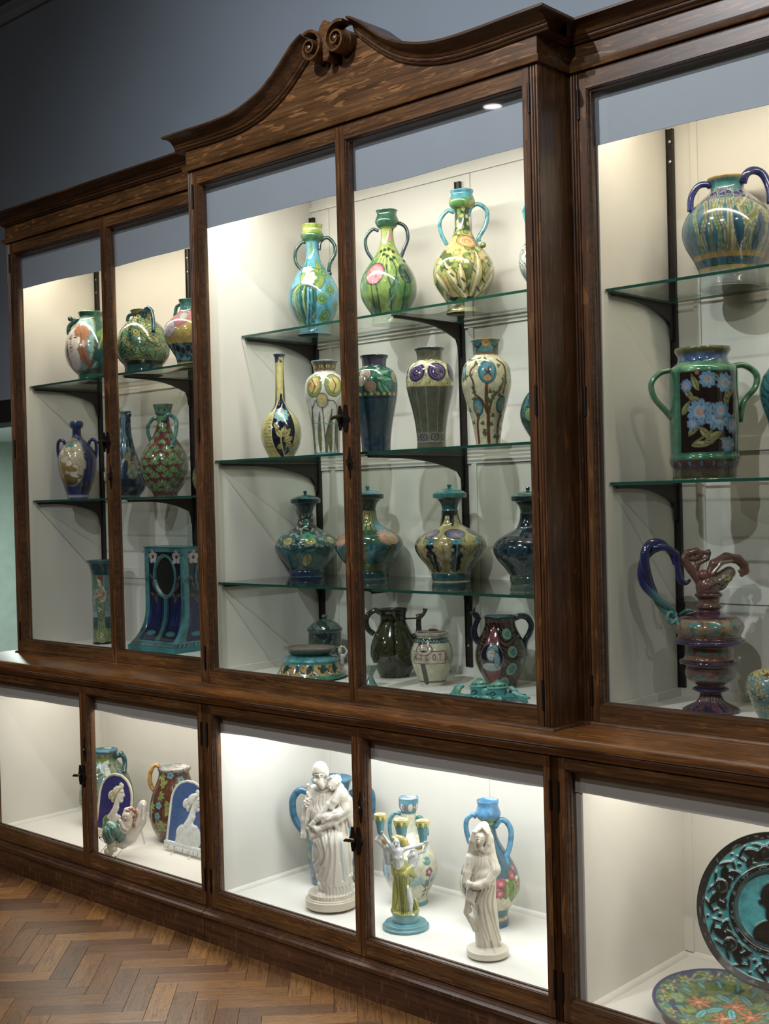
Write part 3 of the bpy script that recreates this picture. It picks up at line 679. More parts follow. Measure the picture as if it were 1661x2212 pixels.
    def leaf(s, x0, y0, x1, y1, w, c, line=None, vein=None, n=2, lw=4, c2=None, bend=0):
        for k in range(n):
            t0, t1 = s.ang(x0, y0), s.ang(x1, y1)
            tt = (s.T-t0-2*math.pi*k/n+math.pi) % (2*math.pi)-math.pi; u = tt*s.R; v = s.Yg-y0
            bu = (t1-t0)*s.R; bv = y1-y0; L2 = bu*bu+bv*bv+1e-6; t = (u*bu+v*bv)/L2; Ln = np.sqrt(L2)
            h = (u*bv-v*bu)/Ln - bend*np.sin(np.pi*np.clip(t, 0, 1)); ok = (t > -.03) & (t < 1.03) & (np.abs(tt) < 2)
            hw = w*np.sin(np.pi*np.clip(t, 0, 1)**.8)
            if line: s.put(ok*(1-sst(-2.5, 2.5, np.abs(h)-hw-lw)), line)
            s.put(ok*(1-sst(-2.5, 2.5, np.abs(h)-hw)), c)
            if c2: s.put(ok*(1-sst(-2.5, 2.5, np.abs(h)-hw))*(h > 0), c2, .8)
            if vein: s.put(ok*(t > .05)*(t < .9)*(1-sst(0, 3.0, np.abs(h)-1)), vein)
        return s
    def flower(s, dx, y, r, c, nc=6, cc='e0c060', line=None, n=2, dc=None, squash=1, th=None, rr=.34):
        for k in range(n):
            u, v = s._loc(dx, y, k, n, th); v = v/squash; d = np.hypot(u, v); a = np.arctan2(v, u); e = r*(.72+.28*np.abs(np.cos(a*nc/2)))
            ok = np.abs(u) < 2*r
            if line: s.put(ok*(1-sst(-2.5, 2.5, d-e-4)), line)
            s.put(ok*(1-sst(-2.5, 2.5, d-e)), c)
            if dc: s.put(ok*(d < e)*(1-sst(0, .28, np.abs(np.sin(a*nc/2)))), dc, .8)
            s.put(ok*(1-sst(-2, 2, d-r*rr)), cc)
        return s
    def stripes(s, y0, y1, n, c, duty=.5, wob=0, seed=1, soft=.12):
        y = s.Yg; ph = (s.T/(2*math.pi)*n + wob*vnoise(s.T*4, y/60, seed)) % 1
        m = (y > y0)*(y < y1)*(1-sst(duty/2-soft/2, duty/2+soft/2, np.abs(ph-.5))); return s.put(m, c)
    def dots(s, y, n, a, b, c, line=None, off=0, lw=3):
        ph = ((s.T/(2*math.pi)*n+off) % 1-.5)*2*math.pi*s.R/n; d = np.sqrt((ph/a)**2+((s.Yg-y)/b)**2); mm = min(a, b)
        if line: s.put(1-sst(-2, 2, (d-1)*mm-lw), line)
        return s.put(1-sst(-2, 2, (d-1)*mm), c)
    def scal(s, y, n, h, c, line=None, up=1, lw=4, off=0):
        """row of arches"""
        ph = np.abs(((s.T/(2*math.pi)*n+off) % 1)-.5)*2; e = s.Yg-(y+up*h*(1-np.sqrt(np.clip(1-ph**2, 0, 1))))
        m = sst(-2, 2, e)*(s.Yg < y+h+6) if up > 0 else sst(-2, 2, -e)*(s.Yg > y-h-6)
        if line: s.put(1-sst(lw-2, lw+2, np.abs(e)), line)
        return s
    def noise(s, y0, y1, c, sc=12, th=.2, seed=2, a=1.0, streak=1, soft=.15):
        m = (sst(y0-2, y0+2, s.Yg)*(1-sst(y1-2, y1+2, s.Yg)))*sst(th-soft, th+soft, vnoise(s.T*s.R/sc, s.Yg/sc/streak, seed, 2)); return s.put(m, c, a)
    def swirl(s, y0, y1, c, w=4, sc=60, seed=4, lev=5, a=1.0):
        """contour lines of a flowing field: scrolling foliage lines"""
        f = vnoise(s.T*s.R/sc, s.Yg/sc, seed, 2)*lev; g = np.abs((f % 1)-.5)*2
        gy, gx = np.gradient(f); gx = gx/(s.R*2*math.pi/s.NT); gy = gy/(np.gradient(s.yy)[:, None]+1e-6); mag = np.hypot(gx, gy)+1e-4
        d = (1-g)/2/mag; m = (sst(y0-2, y0+2, s.Yg)*(1-sst(y1-2, y1+2, s.Yg)))*(1-sst(w-1.5, w+1.5, d)); return s.put(m, c, a)
    def flare(s, c): return s
    def W(s, dx, y, dz=0):
        """tracing offset -> object space"""
        return tuple(RH*dx*s.s + FH*dz*s.s + np.array([0, 0, (s.y0-y)*s.s]))
    def build(s, name, label, cat='vase', group=None, material=None):
        NR, NT = s.yy.size, s.NT; ca = np.cos(s.T+PHI0); sa = np.sin(s.T+PHI0)
        # theta grows to the viewer's right
        dirx = RH[0]*np.sin(s.T)+FH[0]*np.cos(s.T); diry = RH[1]*np.sin(s.T)+FH[1]*np.cos(s.T)
        R = (s.R+s.disp)
        if s.sq: 
            q = s.sq; cs = np.abs(np.cos(s.T*1.0))**q+np.abs(np.sin(s.T*1.0))**q; R = R*(cs**(-1/q))**.6
        X = dirx*R*s.s; Y = diry*R*s.s; Z = (s.y0-s.Yg)*s.s
        rows = [np.stack([X, Y, Z], -1)]; cols = [s.col]
        r0, y0 = s.rr[0], s.yy[0]; ins = []
        ic = s.inner if s.inner is not None else s.col[2].mean(0)*.8
        for f, dy in ((s.lip+.03, -2.0), (s.lip, 0), (s.lip*.97, s.H*.05), (s.lip*.9, s.H*.5*s.depth), (s.lip*.75, s.H*s.depth)):
            k = min(NR-1, np.searchsorted(s.yy, y0+max(0, dy))) if dy > 0 else 0
            rr = min(r0*f, s.rr[k]*f) if dy > 2 else r0*f
            ins.append((rr, y0+dy, s.col[0] if dy <= 0 else np.repeat(ic[None], NT, 0)))
        for rr, yv, cc in ins:
            rows.insert(0, np.stack([dirx[0]*rr*s.s, diry[0]*rr*s.s, np.full(NT, (s.y0-yv)*s.s)], -1)[None]); cols.insert(0, cc[None])
        Vt = np.concatenate(rows).reshape(-1, 3); Cl = np.concatenate(cols).reshape(-1, 3); n_r = NR+len(ins)
        i = np.arange(n_r-1)[:, None]*NT; j = np.arange(NT)[None]; k = (j+1) % NT
        F = np.stack([i+j, i+NT+j, i+NT+k, i+k], -1).reshape(-1, 4).tolist()
        F.append([int(q) for q in range(NT)][::-1]); F.append([int((n_r-1)*NT+q) for q in range(NT)])
        zmin = Vt[:, 2].min(); 
        return mesh_obj(name, Vt, F, Cl, material or M_GLZ, s.P - np.array([0, 0, zmin]), label, cat, group, s)
def mesh_obj(name, Vt, F, Cl, material, loc=None, label=None, cat=None, group=None, pot=None, parent=None):
    if material in (M_GLZ, M_MAJ):
        Cl = np.asarray(Cl, float); lum = (Cl@np.array([.3, .6, .1]))[:, None]; Cl = (Cl*.80+lum*.20)*.80
    me = bpy.data.meshes.new(name); me.from_pydata(np.asarray(Vt).tolist(), [], F)
    ca = me.color_attributes.new('Col', 'FLOAT_COLOR', 'POINT'); ca.data.foreach_set('color', np.c_[np.clip(Cl, 0, 1), np.ones(len(Cl))].astype(np.float32).ravel())
    me.materials.append(material); me.update()
    me.polygons.foreach_set('use_smooth', [True]*len(me.polygons))
    o = bpy.data.objects.new(name, me); COL.objects.link(o)
    if parent is not None: o.parent = parent
    else: o.location = tuple(map(float, loc)); tag(o, label, cat, group)
    return o
def tubeg(pts, r, n=12, flat=1.0, closed=False):
    m = MB(); m.tube([tuple(p) for p in pts], r, n, True, flat); return np.array(m.v), [list(f) for f in m.f]
def handle(pot, root, pts, w, c, c2=None, name='handle', dz=0, flat=1.0, taper=None, sm=8, dzs=None):
    """pts in tracing offsets (dx, y [, dz]); w half thickness in tracing units"""
    P = cr([(p[0], p[1], (p[2] if len(p) > 2 else dz)) for p in pts], sm); W3 = [np.array(pot.W(p[0], p[1], p[2])) for p in P]
    n_ = len(W3); rr = [(w if taper is None else np.interp(i/(n_-1), np.linspace(0, 1, len(taper)), taper))*pot.s*(1.15 if name == 'handle' else 1) for i in range(n_)]
    V_, F_ = tubeg(W3, rr, 14, flat); q = np.sin(np.arange(len(V_))*.37)+np.sin(np.arange(len(V_))*.051)
    t = (sst(.2, 1.2, q)[:, None]) if c2 else 0
    Cl = C3(c)*(1-t)+(C3(c2) if c2 else 0)*t + np.zeros((len(V_), 3))
    return mesh_obj(name, V_, F_, Cl, M_MAJ, parent=root)
def knob(pot, root, dx, y, r, c, name='knob', dz=0, sy=1.0):
    m = MB(); c0 = np.array(pot.W(dx, y, dz)); rings = []
    for i in range(9):
        a = math.pi*(i+.02)/8.04; rings.append([(c0[0]+r*pot.s*math.sin(a)*math.cos(b*math.pi/8), c0[1]+r*pot.s*math.sin(a)*math.sin(b*math.pi/8), c0[2]+r*sy*pot.s*math.cos(a)) for b in range(16)])
    m.loft(rings, True, True); return mesh_obj(name, m.v, [list(f) for f in m.f], np.tile(C3(c), (len(m.v), 1)), M_MAJ, parent=root)
def shp(prof, cy0, k=1.0): return [(y+cy0, r*k) for y, r in prof]
G_TV = 'painted two-handled gourd vases'
TQ, TL, DK = '4fa9b5', '1f6f78', '18302e'
# ---------- middle case, top shelf: four two-handled gourd vases
p = Pot('C', 898, 1190, 'Ct', [(358,82),(372,78),(400,72),(425,80),(445,86),(465,82),(480,70),(495,55),(505,50),(560,46),(610,52),(650,65),(690,92),(740,128),(790,158),(850,184),(900,192),(950,190),(1000,178),(1050,155),(1090,130),(1120,116),(1145,112),(1165,118),(1185,128),(1192,126)], inner='7d9a3a', NT=190)
p.fill('4fb0c4', '1c7f95', 26, 1, .9, 2.5)
p.band(350, 470, 'a9b93e', '7d9a34', 40, 2); p.band(445, 500, '3f7a4a', '2d5f44', 30, 4); p.band(408, 418, 'c6cf58')
p.line([(-10,520),(-4,560),(-8,600)], '7c9a38', 9).line([(-40,640),(-50,700),(-90,760)], '2c5140', 4)
p.leaf(30, 650, 62, 745, 20, '8ba83a', '2c4a2a', '4c6a2a')
p.ell(0, 800, 92, 88, '86a23a', 20, '2b4730', 6, th=None); p.ell(-2, 790, 62, 60, '5d8a3c', 20)
p.flower(-38, 722, 48, 'efe9b8', 5, 'e8dfa0', '4b5a30', squash=.62); p.flower(-18, 790, 52, 'f0ecc0', 6, 'dcd58e', '4b5a30')
for i, (xx, cc) in enumerate(((-165,'3d6f4a'),(-140,'9db54a'),(-118,'5f8f3f'),(-92,'2f6a5a'),(-68,'86a53e'),(-48,'2c5a50'))):
    p.line([(xx*.62, 842-i*2), (xx*.9, 880), (xx*.98, 950), (xx*.80, 1050), (xx*.62, 1130)], '20403c', 11); p.line([(xx*.62, 842-i*2), (xx*.9, 880), (xx*.98, 950), (xx*.80, 1050), (xx*.62, 1130)], cc, 7)
for xx, cc in ((-30,'5fb0c0'),(-5,'3f8f9a'),(20,'2e6f5a')): p.line([(xx, 860), (xx-2, 950), (xx-12, 1060), (xx-18, 1110)], '1d4a4a', 12); p.line([(xx, 870), (xx-2, 950), (xx-12, 1060), (xx-18, 1110)], cc, 7)
p.line([(-50, 850), (20, 848)], '20403c', 5)
for dx, yy in ((85,755),(128,880),(70,950),(170,990),(84,1068),(150,1075)): p.ell(dx, yy, 36, 36, '8aa83c', 0, '1e5a4a', 5); p.ell(dx, yy, 24, 24, '2f8a4a', 0, '2a5a3a', 3); p.ell(dx, yy, 8, 8, '8aa83c')
o = p.build('gourd_vase', 'turquoise two-handled gourd vase with lime cup mouth and green roundels, left on top shelf', 'vase', G_TV)
handle(p, o, [(-44,500),(-85,505),(-128,570),(-125,650),(-80,715),(-92,728)], 11, '2c5a4c', '1d3f3a'); handle(p, o, [(50,560,5),(60,500),(110,468),(162,520),(165,590),(128,660),(118,720)], 12, '2c5a4c', '1b3a38'); knob(p, o, 124, 742, 17, '1d3f3a', 'handle_knob', 30)
p = Pot('D', 350, 1112, 'Ct', [(255,83),(268,76),(290,73),(320,84),(345,89),(365,82),(382,72),(398,52),(410,46),(470,48),(530,60),(590,88),(650,130),(700,165),(750,192),(800,208),(860,212),(920,203),(980,172),(1030,140),(1065,126),(1090,128),(1112,136),(1118,134)], inner='2c5a3a', NT=190)
p.fill('7fa040', '3d7a3c', 50, 3, .9, 1.6); p.band(240, 400, '2e6a4a', '1f4f3e', 35, 5); p.band(398, 640, '9cae42', '6f9438', 40, 3)
p.noise(790, 1120, '2a6a52', 24, .25, 9, .75, 3, .35); p.ell(14, 470, 20, 34, 'c9cf8a', 0, '3a6a3a', 4).ell(14, 470, 15, 24, 'cf7f86', 0, '8a4a4a', 2)
for xx in (-70,-45,-22,5,30,52): p.line([(xx*.35, 560), (xx*.8, 640), (xx*1.7, 740)], 'cdd06a', 4)
for dx, yy in ((-50,585),(-22,575),(10,570),(-30,612),(40,590),(-5,628),(45,640),(20,655)): p.flower(dx, yy, 16, '1f4a30', 3, '1f4a30')
p.ell(-105, 765, 74, 78, 'b9536a', 10, '1d3a30', 8); p.ell(-105, 770, 66, 68, 'd98a92', 10, tex='b5455a')
p.ell(135, 765, 62, 70, '1f4a34', 0, '16302a', 6); p.noise(700, 830, '6f9a4a', 9, .55, 6, .5)
for xx in (120,136,150): p.line([(xx, 720), (xx, 800)], '0f2a24', 3)
for pts in ([(-130,840),(-120,930),(-95,1070)], [(-95,840),(-80,930),(-60,1070)], [(30,660),(60,760),(40,850),(20,870),(5,900),(15,960),(15,1080)], [(125,835),(110,930),(85,1060)], [(-14,700),(-6,780),(14,860)]): p.line(pts, '1b3c44', 5)
o = p.build('gourd_vase', 'green two-handled gourd vase with a pink peony head and navy handles on top shelf', 'vase', G_TV)
handle(p, o, [(-62,418),(-110,408),(-160,470),(-155,560),(-108,640)], 11, '24444a', '2f5a4a'); handle(p, o, [(30,425,20),(50,380),(90,365),(140,400),(152,480),(118,570),(95,635),(100,660)], 12, '263f50', '2b5548'); knob(p, o, 112, 665, 18, '1c2c48', 'handle_knob', 60)
p = Pot('D', 912, 1030, 'Ct', [(105,88),(118,86),(136,80),(170,92),(195,98),(225,92),(245,72),(258,56),(300,50),(350,52),(400,60),(450,76),(520,116),(580,166),(640,208),(700,226),(750,228),(800,220),(860,192),(920,152),(960,132),(990,127),(1010,130),(1030,140),(1036,138)], inner='1c2f38', NT=200)
p.fill('c9b45c', '8ba044', 55, 6, .8); p.noise(440, 1040, '3d5a2a', 30, .15, 3, .9); p.band(95, 122, '1c3038'); p.band(122, 190, '3f9fb0', '2c7f98', 30, 2); p.band(190, 258, '9aa838', '4f8a44', 30, 5)
p.band(258, 430, '2f4a2c')
rs = np.random.RandomState(5)
for i in range(46):
    yy = rs.uniform(265, 760); dx = rs.uniform(-.95, .95)*p.rad(yy); p.ell(dx, yy, 17 if yy < 450 else 23, 15 if yy < 450 else 21, ['a9b54a', '8fa63e', '6f9440', 'c2c060'][i % 4], rs.uniform(-40, 40), '26401f', 4)
p.ell(-95, 520, 45, 60, 'dcb866', 30, '4a4a20', 4); p.ell(22, 520, 74, 48, 'd8974e', 8, '5a5224', 5); p.ell(20, 520, 54, 36, 'eac27a', 8, 'a8622c', 4); p.ell(22, 520, 34, 24, 'e2a75c', 8, 'a8622c', 3); p.ell(22, 518, 18, 12, 'c9b060', 0, '6a4a20', 3)
for (x0, y0, x1, y1, w, b) in ((20,960,-150,660,42,20),(30,940,70,590,40,-18),(60,950,190,600,40,14),(-10,900,-40,690,30,8),(120,900,215,720,30,10),(-120,900,-215,730,30,-10)):
    p.leaf(x0, y0, x1, y1, w, 'cdb362', '2e3f1e', 'f2ecc8', bend=b, c2='a3a850', lw=6); p.leaf(x0, y0, x1, y1, w*.28, 'efe6bc', bend=b)
for dx, yy in ((-110,770),(-60,850),(50,745),(118,810),(-150,720),(160,690),(-30,810),(80,870)): p.line([(dx, yy), (dx+22, yy+22)], '26331a', 6)
p.noise(930, 1000, '1e2c1a', 22, -.1, 8)
o = p.build('gourd_vase', 'yellow and green two-handled gourd vase with an orange rose and turquoise handles', 'vase', G_TV)
handle(p, o, [(-60,282),(-110,268),(-168,340),(-162,430),(-120,520)], 13, '52b3bd', '2f8f9a'); handle(p, o, [(40,310,10),(68,245),(125,225),(185,280),(172,380),(120,470),(120,500)], 14, '52b3bd', '2c8a98'); knob(p, o, 146, 538, 22, '8a9838', 'handle_knob', 50)
p = Pot('D', 1552, 935, 'Ct', [(0,88),(30,80),(90,98),(140,72),(155,56),(200,50),(300,60),(350,76),(420,116),(480,166),(540,208),(600,226),(650,228),(700,220),(760,192),(820,152),(860,132),(890,127),(935,140),(940,138)], inner='1c2f38', NT=160, NR=100)
p.fill('c9d0c0', '8fa8a0', 50, 3); p.band(-10, 160, '3f9fb0', '2c7f98'); p.noise(560, 950, '1f6a80', 60, -.1, 5); p.swirl(380, 930, '1f4a5a', 4, 90, 6, 4); p.ell(-200, 520, 50, 80, 'e6e4d4', 0, '2a5a6a', 5)
o = p.build('gourd_vase', 'white and blue gourd vase half hidden behind the right door stile, top shelf', 'vase', G_TV)
handle(p, o, [(-60,180),(-120,150),(-178,230),(-170,320),(-130,420)], 13, '52b3bd', '2f8f9a'); handle(p, o, [(40,210),(120,120),(185,180),(172,280),(126,420)], 13, '52b3bd', '2f8f9a')
# ---------- middle shelf of the middle case
p = Pot('C', 652, 2103, 'Cm', [(1333,47),(1345,42),(1360,36),(1420,33),(1520,33),(1620,36),(1690,41),(1730,54),(1765,82),(1800,112),(1850,138),(1900,150),(1950,150),(2000,140),(2050,118),(2085,98),(2105,90)], Y=.19, inner='2a3050')
p.fill('c8bf66', 'b5a94e', 60, 2, .6); p.band(1325, 1362, '39456a', '2b3150'); p.noise(1340, 1400, '39456a', 20, -.1, 3, 1)
for k in (-1, 1): p.line([(k*36,1360),(k*31,1550),(k*34,1700),(k*60,1760)], '2b4a50', 10, n=2, sm=4)
p.leaf(-2, 1380, -2, 1640, 18, 'd8cf7a'); p.leaf(-5, 1700, 12, 1800, 34, '14182e'); p.leaf(15, 2110, 10, 1650, 92, '16182c', 'e9dfa0', lw=5)
p.line([(10,1640),(6,1700),(10,1750)], '1b2038', 9); p.flower(14, 1795, 60, '79b7b8', 9, 'd8d088', '1b2a44', dc='2c5a74', squash=.9)
for (a, b, c2, d, w) in ((25,1960,-30,1900,22),(25,1960,80,1900,22),(28,1990,95,1960,20),(20,2020,-22,2040,18),(45,2000,85,2030,18),(35,1940,40,1880,16),(60,2050,100,2010,18),(-5,1900,-40,1850,16)): p.leaf(a, b, c2, d, w, 'b8ad5e', '2a2a18', '3a3820')
p.line([(20,1900),(10,1990),(30,2100)], 'c9bf6c', 5); p.flower(78, 2052, 22, '79b7b8', 6, 'd8d088')
rs = np.random.RandomState(3)
for i, yy in enumerate(range(1835, 2050, 24)):
    x = -118+rs.uniform(-6, 6)+abs(yy-1900)*.12
    while x < -44 - (8 if yy > 1990 else 0):
        L_ = rs.uniform(8, 22); p.line([(x, yy+rs.uniform(-4, 4)), (x+L_*.5, yy+rs.uniform(-7, 7)), (x+L_, yy+rs.uniform(-4, 4))], '4a4420', 2.2, n=1); x += L_+6
o = p.build('bottle_vase', 'slender long-necked yellow bottle vase with handwritten script and a dark flower panel', 'vase')
p = Pot('C', 990, 2088, 'Cm', [(1378,102),(1388,100),(1410,90),(1440,84),(1468,82),(1478,92),(1495,118),(1530,142),(1570,152),(1620,154),(1670,149),(1750,132),(1850,114),(1950,103),(2050,98),(2078,99),(2090,103)], Y=.24, inner='6d8a90')
p.fill('dcdcc8', 'cfd0bb', 60, 3, .5); p.band(1370, 1398, '6d949a'); p.band(1398, 1466, '7a5a44', '9a7a58', 16); 
for a in range(10): p.put(((np.abs(((s_ := (p.T/(2*math.pi)*10+.5) % 1)-.5)) < .05)*(p.Yg > 1398)*(p.Yg < 1466)).astype(float), '3c2c24')
p.dots(1432, 10, 15, 14, 'b9b35c', '2a4a2a', 0, 4); p.dots(1432, 10, 5, 14, '2f6a3c', None)
for dx, cc in ((-85,'b5633c'),(70,'cfc06a')): p.ell(dx, 1580, 66, 80, '8fa04a', 0, '2a3a2a', 5); p.ell(dx+5, 1575, 48, 60, 'd0bf5c', 10, '3a4a24', 3, tex=cc); p.line([(dx-10,1530),(dx+12,1580),(dx-4,1630)], '5a3a22', 4)
p.ell(-20, 1690, 42, 50, 'b9b58a', 0, '3a4238', 5); p.ell(-20, 1678, 28, 26, 'd9bf58'); p.ell(-135, 1720, 24, 55, 'b98a7a', 0, '5a3a34', 4)
for pts in ([(-20,1740),(-12,1850),(-2,2078)], [(20,1690),(70,1700),(88,1760),(70,1880),(62,2078)], [(-90,1740),(-70,1690),(-100,1800),(-76,2078)], [(-118,1760),(-96,1900),(-84,2078)]): p.line(pts, '5c4a3a', 4)
for (a, b, c2, d, w) in ((-40,2070,-42,1780,13),(34,2070,50,1760,15),(-88,2070,-96,1730,12),(82,2070,92,1800,12),(6,2070,26,1850,8)): p.leaf(a, b, c2, d, w, '7c8450', '3e4a2c', '4e5a34', bend=8)
p.line([(-100,1860),(-40,1850),(30,1862),(100,1850)], '6fa6a6', 3); p.band(2068, 2082, '4f9aa0')
p.build('tulip_vase', 'cream baluster vase with drooping yellow daffodils and two green roundels', 'vase')
p = Pot('D', 252, 2058, 'Cm', [(1340,106),(1352,104),(1370,94),(1400,90),(1428,92),(1440,112),(1460,140),(1500,162),(1550,171),(1600,172),(1650,167),(1740,150),(1850,128),(1950,114),(2040,108),(2062,108)], Y=.20, inner='26384a')
p.fill('3f5a64', '56686c', 22, 3, .9, 4); p.noise(1660, 2070, '6a5f78', 30, .25, 7, .8, 4); p.noise(1660, 2070, '24505e', 16, .1, 11, .8, 5); p.noise(1960, 2070, '243f62', 12, .1, 12, .8)
p.band(1330, 1362, '141d26'); p.dots(1351, 30, 5, 5, '3a4a54'); p.band(1362, 1430, '5a5566', '3f5670', 26, 4); p.band(1430, 1665, '1e5a4c', '3c8a74', 20, 6)
for (a, b, c2, d, w) in ((10,1500,110,1470,18),(20,1530,130,1540,20),(30,1560,60,1640,22),(60,1580,110,1640,20),(0,1480,40,1450,14),(-20,1600,10,1650,16)): p.leaf(a, b, c2, d, w, '3f9272', '12332c', '9fd0a0')
for dx, yy, cc in ((-70,1500,'c7b9a0'),(-95,1545,'b3b294'),(-30,1590,'a98a72'),(150,1520,'a8a878')): p.ell(dx, yy, 44, 40, cc, 0, '2a3a2a', 5); p.ell(dx, yy, 28, 26, cc, 0, '6a5a44', 3); p.ell(dx, yy, 12, 11, cc, 0, '6a5a44', 3)
p.dots(1645, 22, 15, 12, 'cbbd6a', '1a2c22'); p.line([(-168,1668),(0,1670),(168,1668)], '16303c', 4)
p.build('baluster_vase', 'blue streaked baluster vase with a green leaf and rose shoulder band', 'vase')
p = Pot('D', 665, 2033, 'Cm', [(1285,112),(1298,110),(1315,100),(1350,94),(1384,95),(1394,115),(1410,138),(1450,166),(1500,177),(1560,178),(1600,174),(1680,156),(1760,137),(1840,122),(1920,112),(2000,107),(2030,110),(2038,110)], Y=.21, inner='24302a')
p.fill('5f6450', '575c49', 60, 2, .7); p.band(1276, 1312, '2a3540'); p.dots(1298, 34, 5, 6, '5f6a70'); p.band(1312, 1388, '65705c', '59644f', 30)
for k in range(6): p.line([(-70+k*30,1350),(-55+k*30,1330),(-45+k*30,1360),(-60+k*30,1372)], '7a4a2c', 3, n=2)
p.band(1392, 1582, 'b5aa5a', 'a0985a', 20); p.swirl(1395, 1580, '5b5a30', 3, 34, 3, 5); p.swirl(1395, 1580, 'e2d890', 2.5, 30, 8, 5)
for th in np.arange(-3, 4)*.95+.28:
    p.ell(0, 1485, 74, 70, '29285c', 0, 'd8cf90', 4, n=1, th=th); p.ell(0, 1485, 52, 48, '352f6c', 0, 'b58a7a', 3, n=1, th=th); p.ell(6, 1487, 34, 30, '232250', 0, 'b58a7a', 3, n=1, th=th+.02); p.ell(4, 1486, 14, 12, '3c3a78', 0, 'c9a08a', 2, n=1, th=th+.03)
p.line([(-177,1580),(0,1586),(177,1580)], 'c9bd70', 4)
for dx in (-110,-40,60,130): p.line([(dx,1600),(dx*.66,2000)], '9b9258', 2.2)
p.band(1926, 1995, '787a5e'); 
for k in range(8): p.ell(0, 1960, 24, 20, '787a5e', 0, '2a2860', 7, n=1, th=k*math.pi/4+.2); p.ell(0, 1960, 8, 8, '2a2860', n=1, th=k*math.pi/4+.2)
p.dots(1928, 40, 4, 3, 'd5cf9a'); p.dots(1994, 40, 4, 3, 'd5cf9a')
p.build('baluster_vase', 'plain olive baluster vase with violet spiral roundels on its shoulder', 'vase')
p = Pot('D', 1086, 2000, 'Cm', [(1222,115),(1236,108),(1260,98),(1300,95),(1345,95),(1358,110),(1375,135),(1410,162),(1460,178),(1520,184),(1580,182),(1650,165),(1750,139),(1850,114),(1950,98),(1990,92),(2004,92)], Y=.21, inner='8a7a40', NT=190)
p.fill('d8d4a4', 'cfc995', 60, 3, .5); p.band(1214, 1236, 'b98f3e'); p.band(1236, 1345, '3c7f7c', '54908a', 26); p.band(1330, 1350, '8a5a34')
p.flower(-8, 1262, 34, 'd8a040', 14, 'c98228', None, n=3, squash=.8)
for dx in (-62, 62): p.line([(dx-22,1275),(dx,1295),(dx+20,1268)], '4a3324', 7, n=3); p.line([(dx,1290),(dx-12,1320)], '4a3324', 6, n=3)
for pts, w in (([(0,2000),(-4,1900),(-4,1780),(-18,1690),(-14,1560)], 10), ([(-14,1780),(-50,1690),(-100,1640),(-110,1560),(-130,1480),(-80,1420)], 6), ([(0,1780),(30,1680),(80,1620),(110,1560)], 6), ([(-70,2000),(-80,1860),(-70,1800)], 8), ([(62,2000),(70,1870),(90,1790)], 8), ([(110,1640),(128,1540),(120,1440),(70,1395)], 6)): p.line(pts, '5c2c22', w+2); p.line(pts, '7a3f2e', w-2)
for dx, yy, a, b in ((-8,1485,64,82),(-78,1735,38,58),(92,1720,38,58),(-172,1480,30,60),(175,1480,30,60)):
    p.ell(dx, yy, a, b, '2f7f8c', 0, '244a4a', 5, n=2); p.ell(dx, yy, a*.8, b*.8, '4f9fa8'); p.flower(dx, yy+b*.55, a*.5, 'cf9a3e', 10, 'b9782c', squash=.7)
for pts in ([(-45,1450),(0,1490),(25,1430)], [(-40,1520),(0,1490),(20,1520)], [(5,1440),(-5,1500)]): p.line(pts, '6b3a30', 7, taper=.6)
for dx, yy in ((-92,1720),(-66,1740),(82,1710),(104,1728)): p.line([(dx-12,yy-8),(dx,yy+6),(dx+14,yy-6)], 'cfa050', 4)
rs = np.random.RandomState(8)
for i in range(64):
    yy = rs.uniform(1380, 1970); dx = rs.uniform(-.97, .97)*p.rad(yy)
    if abs(dx+8) < 76 and 1395 < yy < 1570: continue
    if min(math.hypot(dx+78, yy-1735), math.hypot(dx-92, yy-1720)) < 55: continue
    a0 = rs.uniform(0, 6.28)
    for q in range(3): p.leaf(dx, yy, dx+17*math.cos(a0+q*2.1), yy+19*math.sin(a0+q*2.1), 7, '5d6a34', '33401e', n=2, lw=1.5)
p.build('baluster_vase', 'cream baluster vase with trailing ivy, bird roundels and a teal sun collar', 'vase')
p = Pot('D', 1500, 1985, 'Cm', [(1560,70),(1585,80),(1600,90),(1650,130),(1720,160),(1780,170),(1840,160),(1900,130),(1960,95),(1988,90)], Y=.24, inner='1c2f38', NT=120, NR=80)
p.fill('2c6a74', '4f8f7a', 40, 3); p.swirl(1560, 1990, '16343a', 5, 60, 3, 4); p.ell(-110, 1790, 50, 50, '86a05a', 0, '1d3a34', 5)
p.build('round_vase', 'teal round vase just showing at the right end of the middle shelf', 'vase')
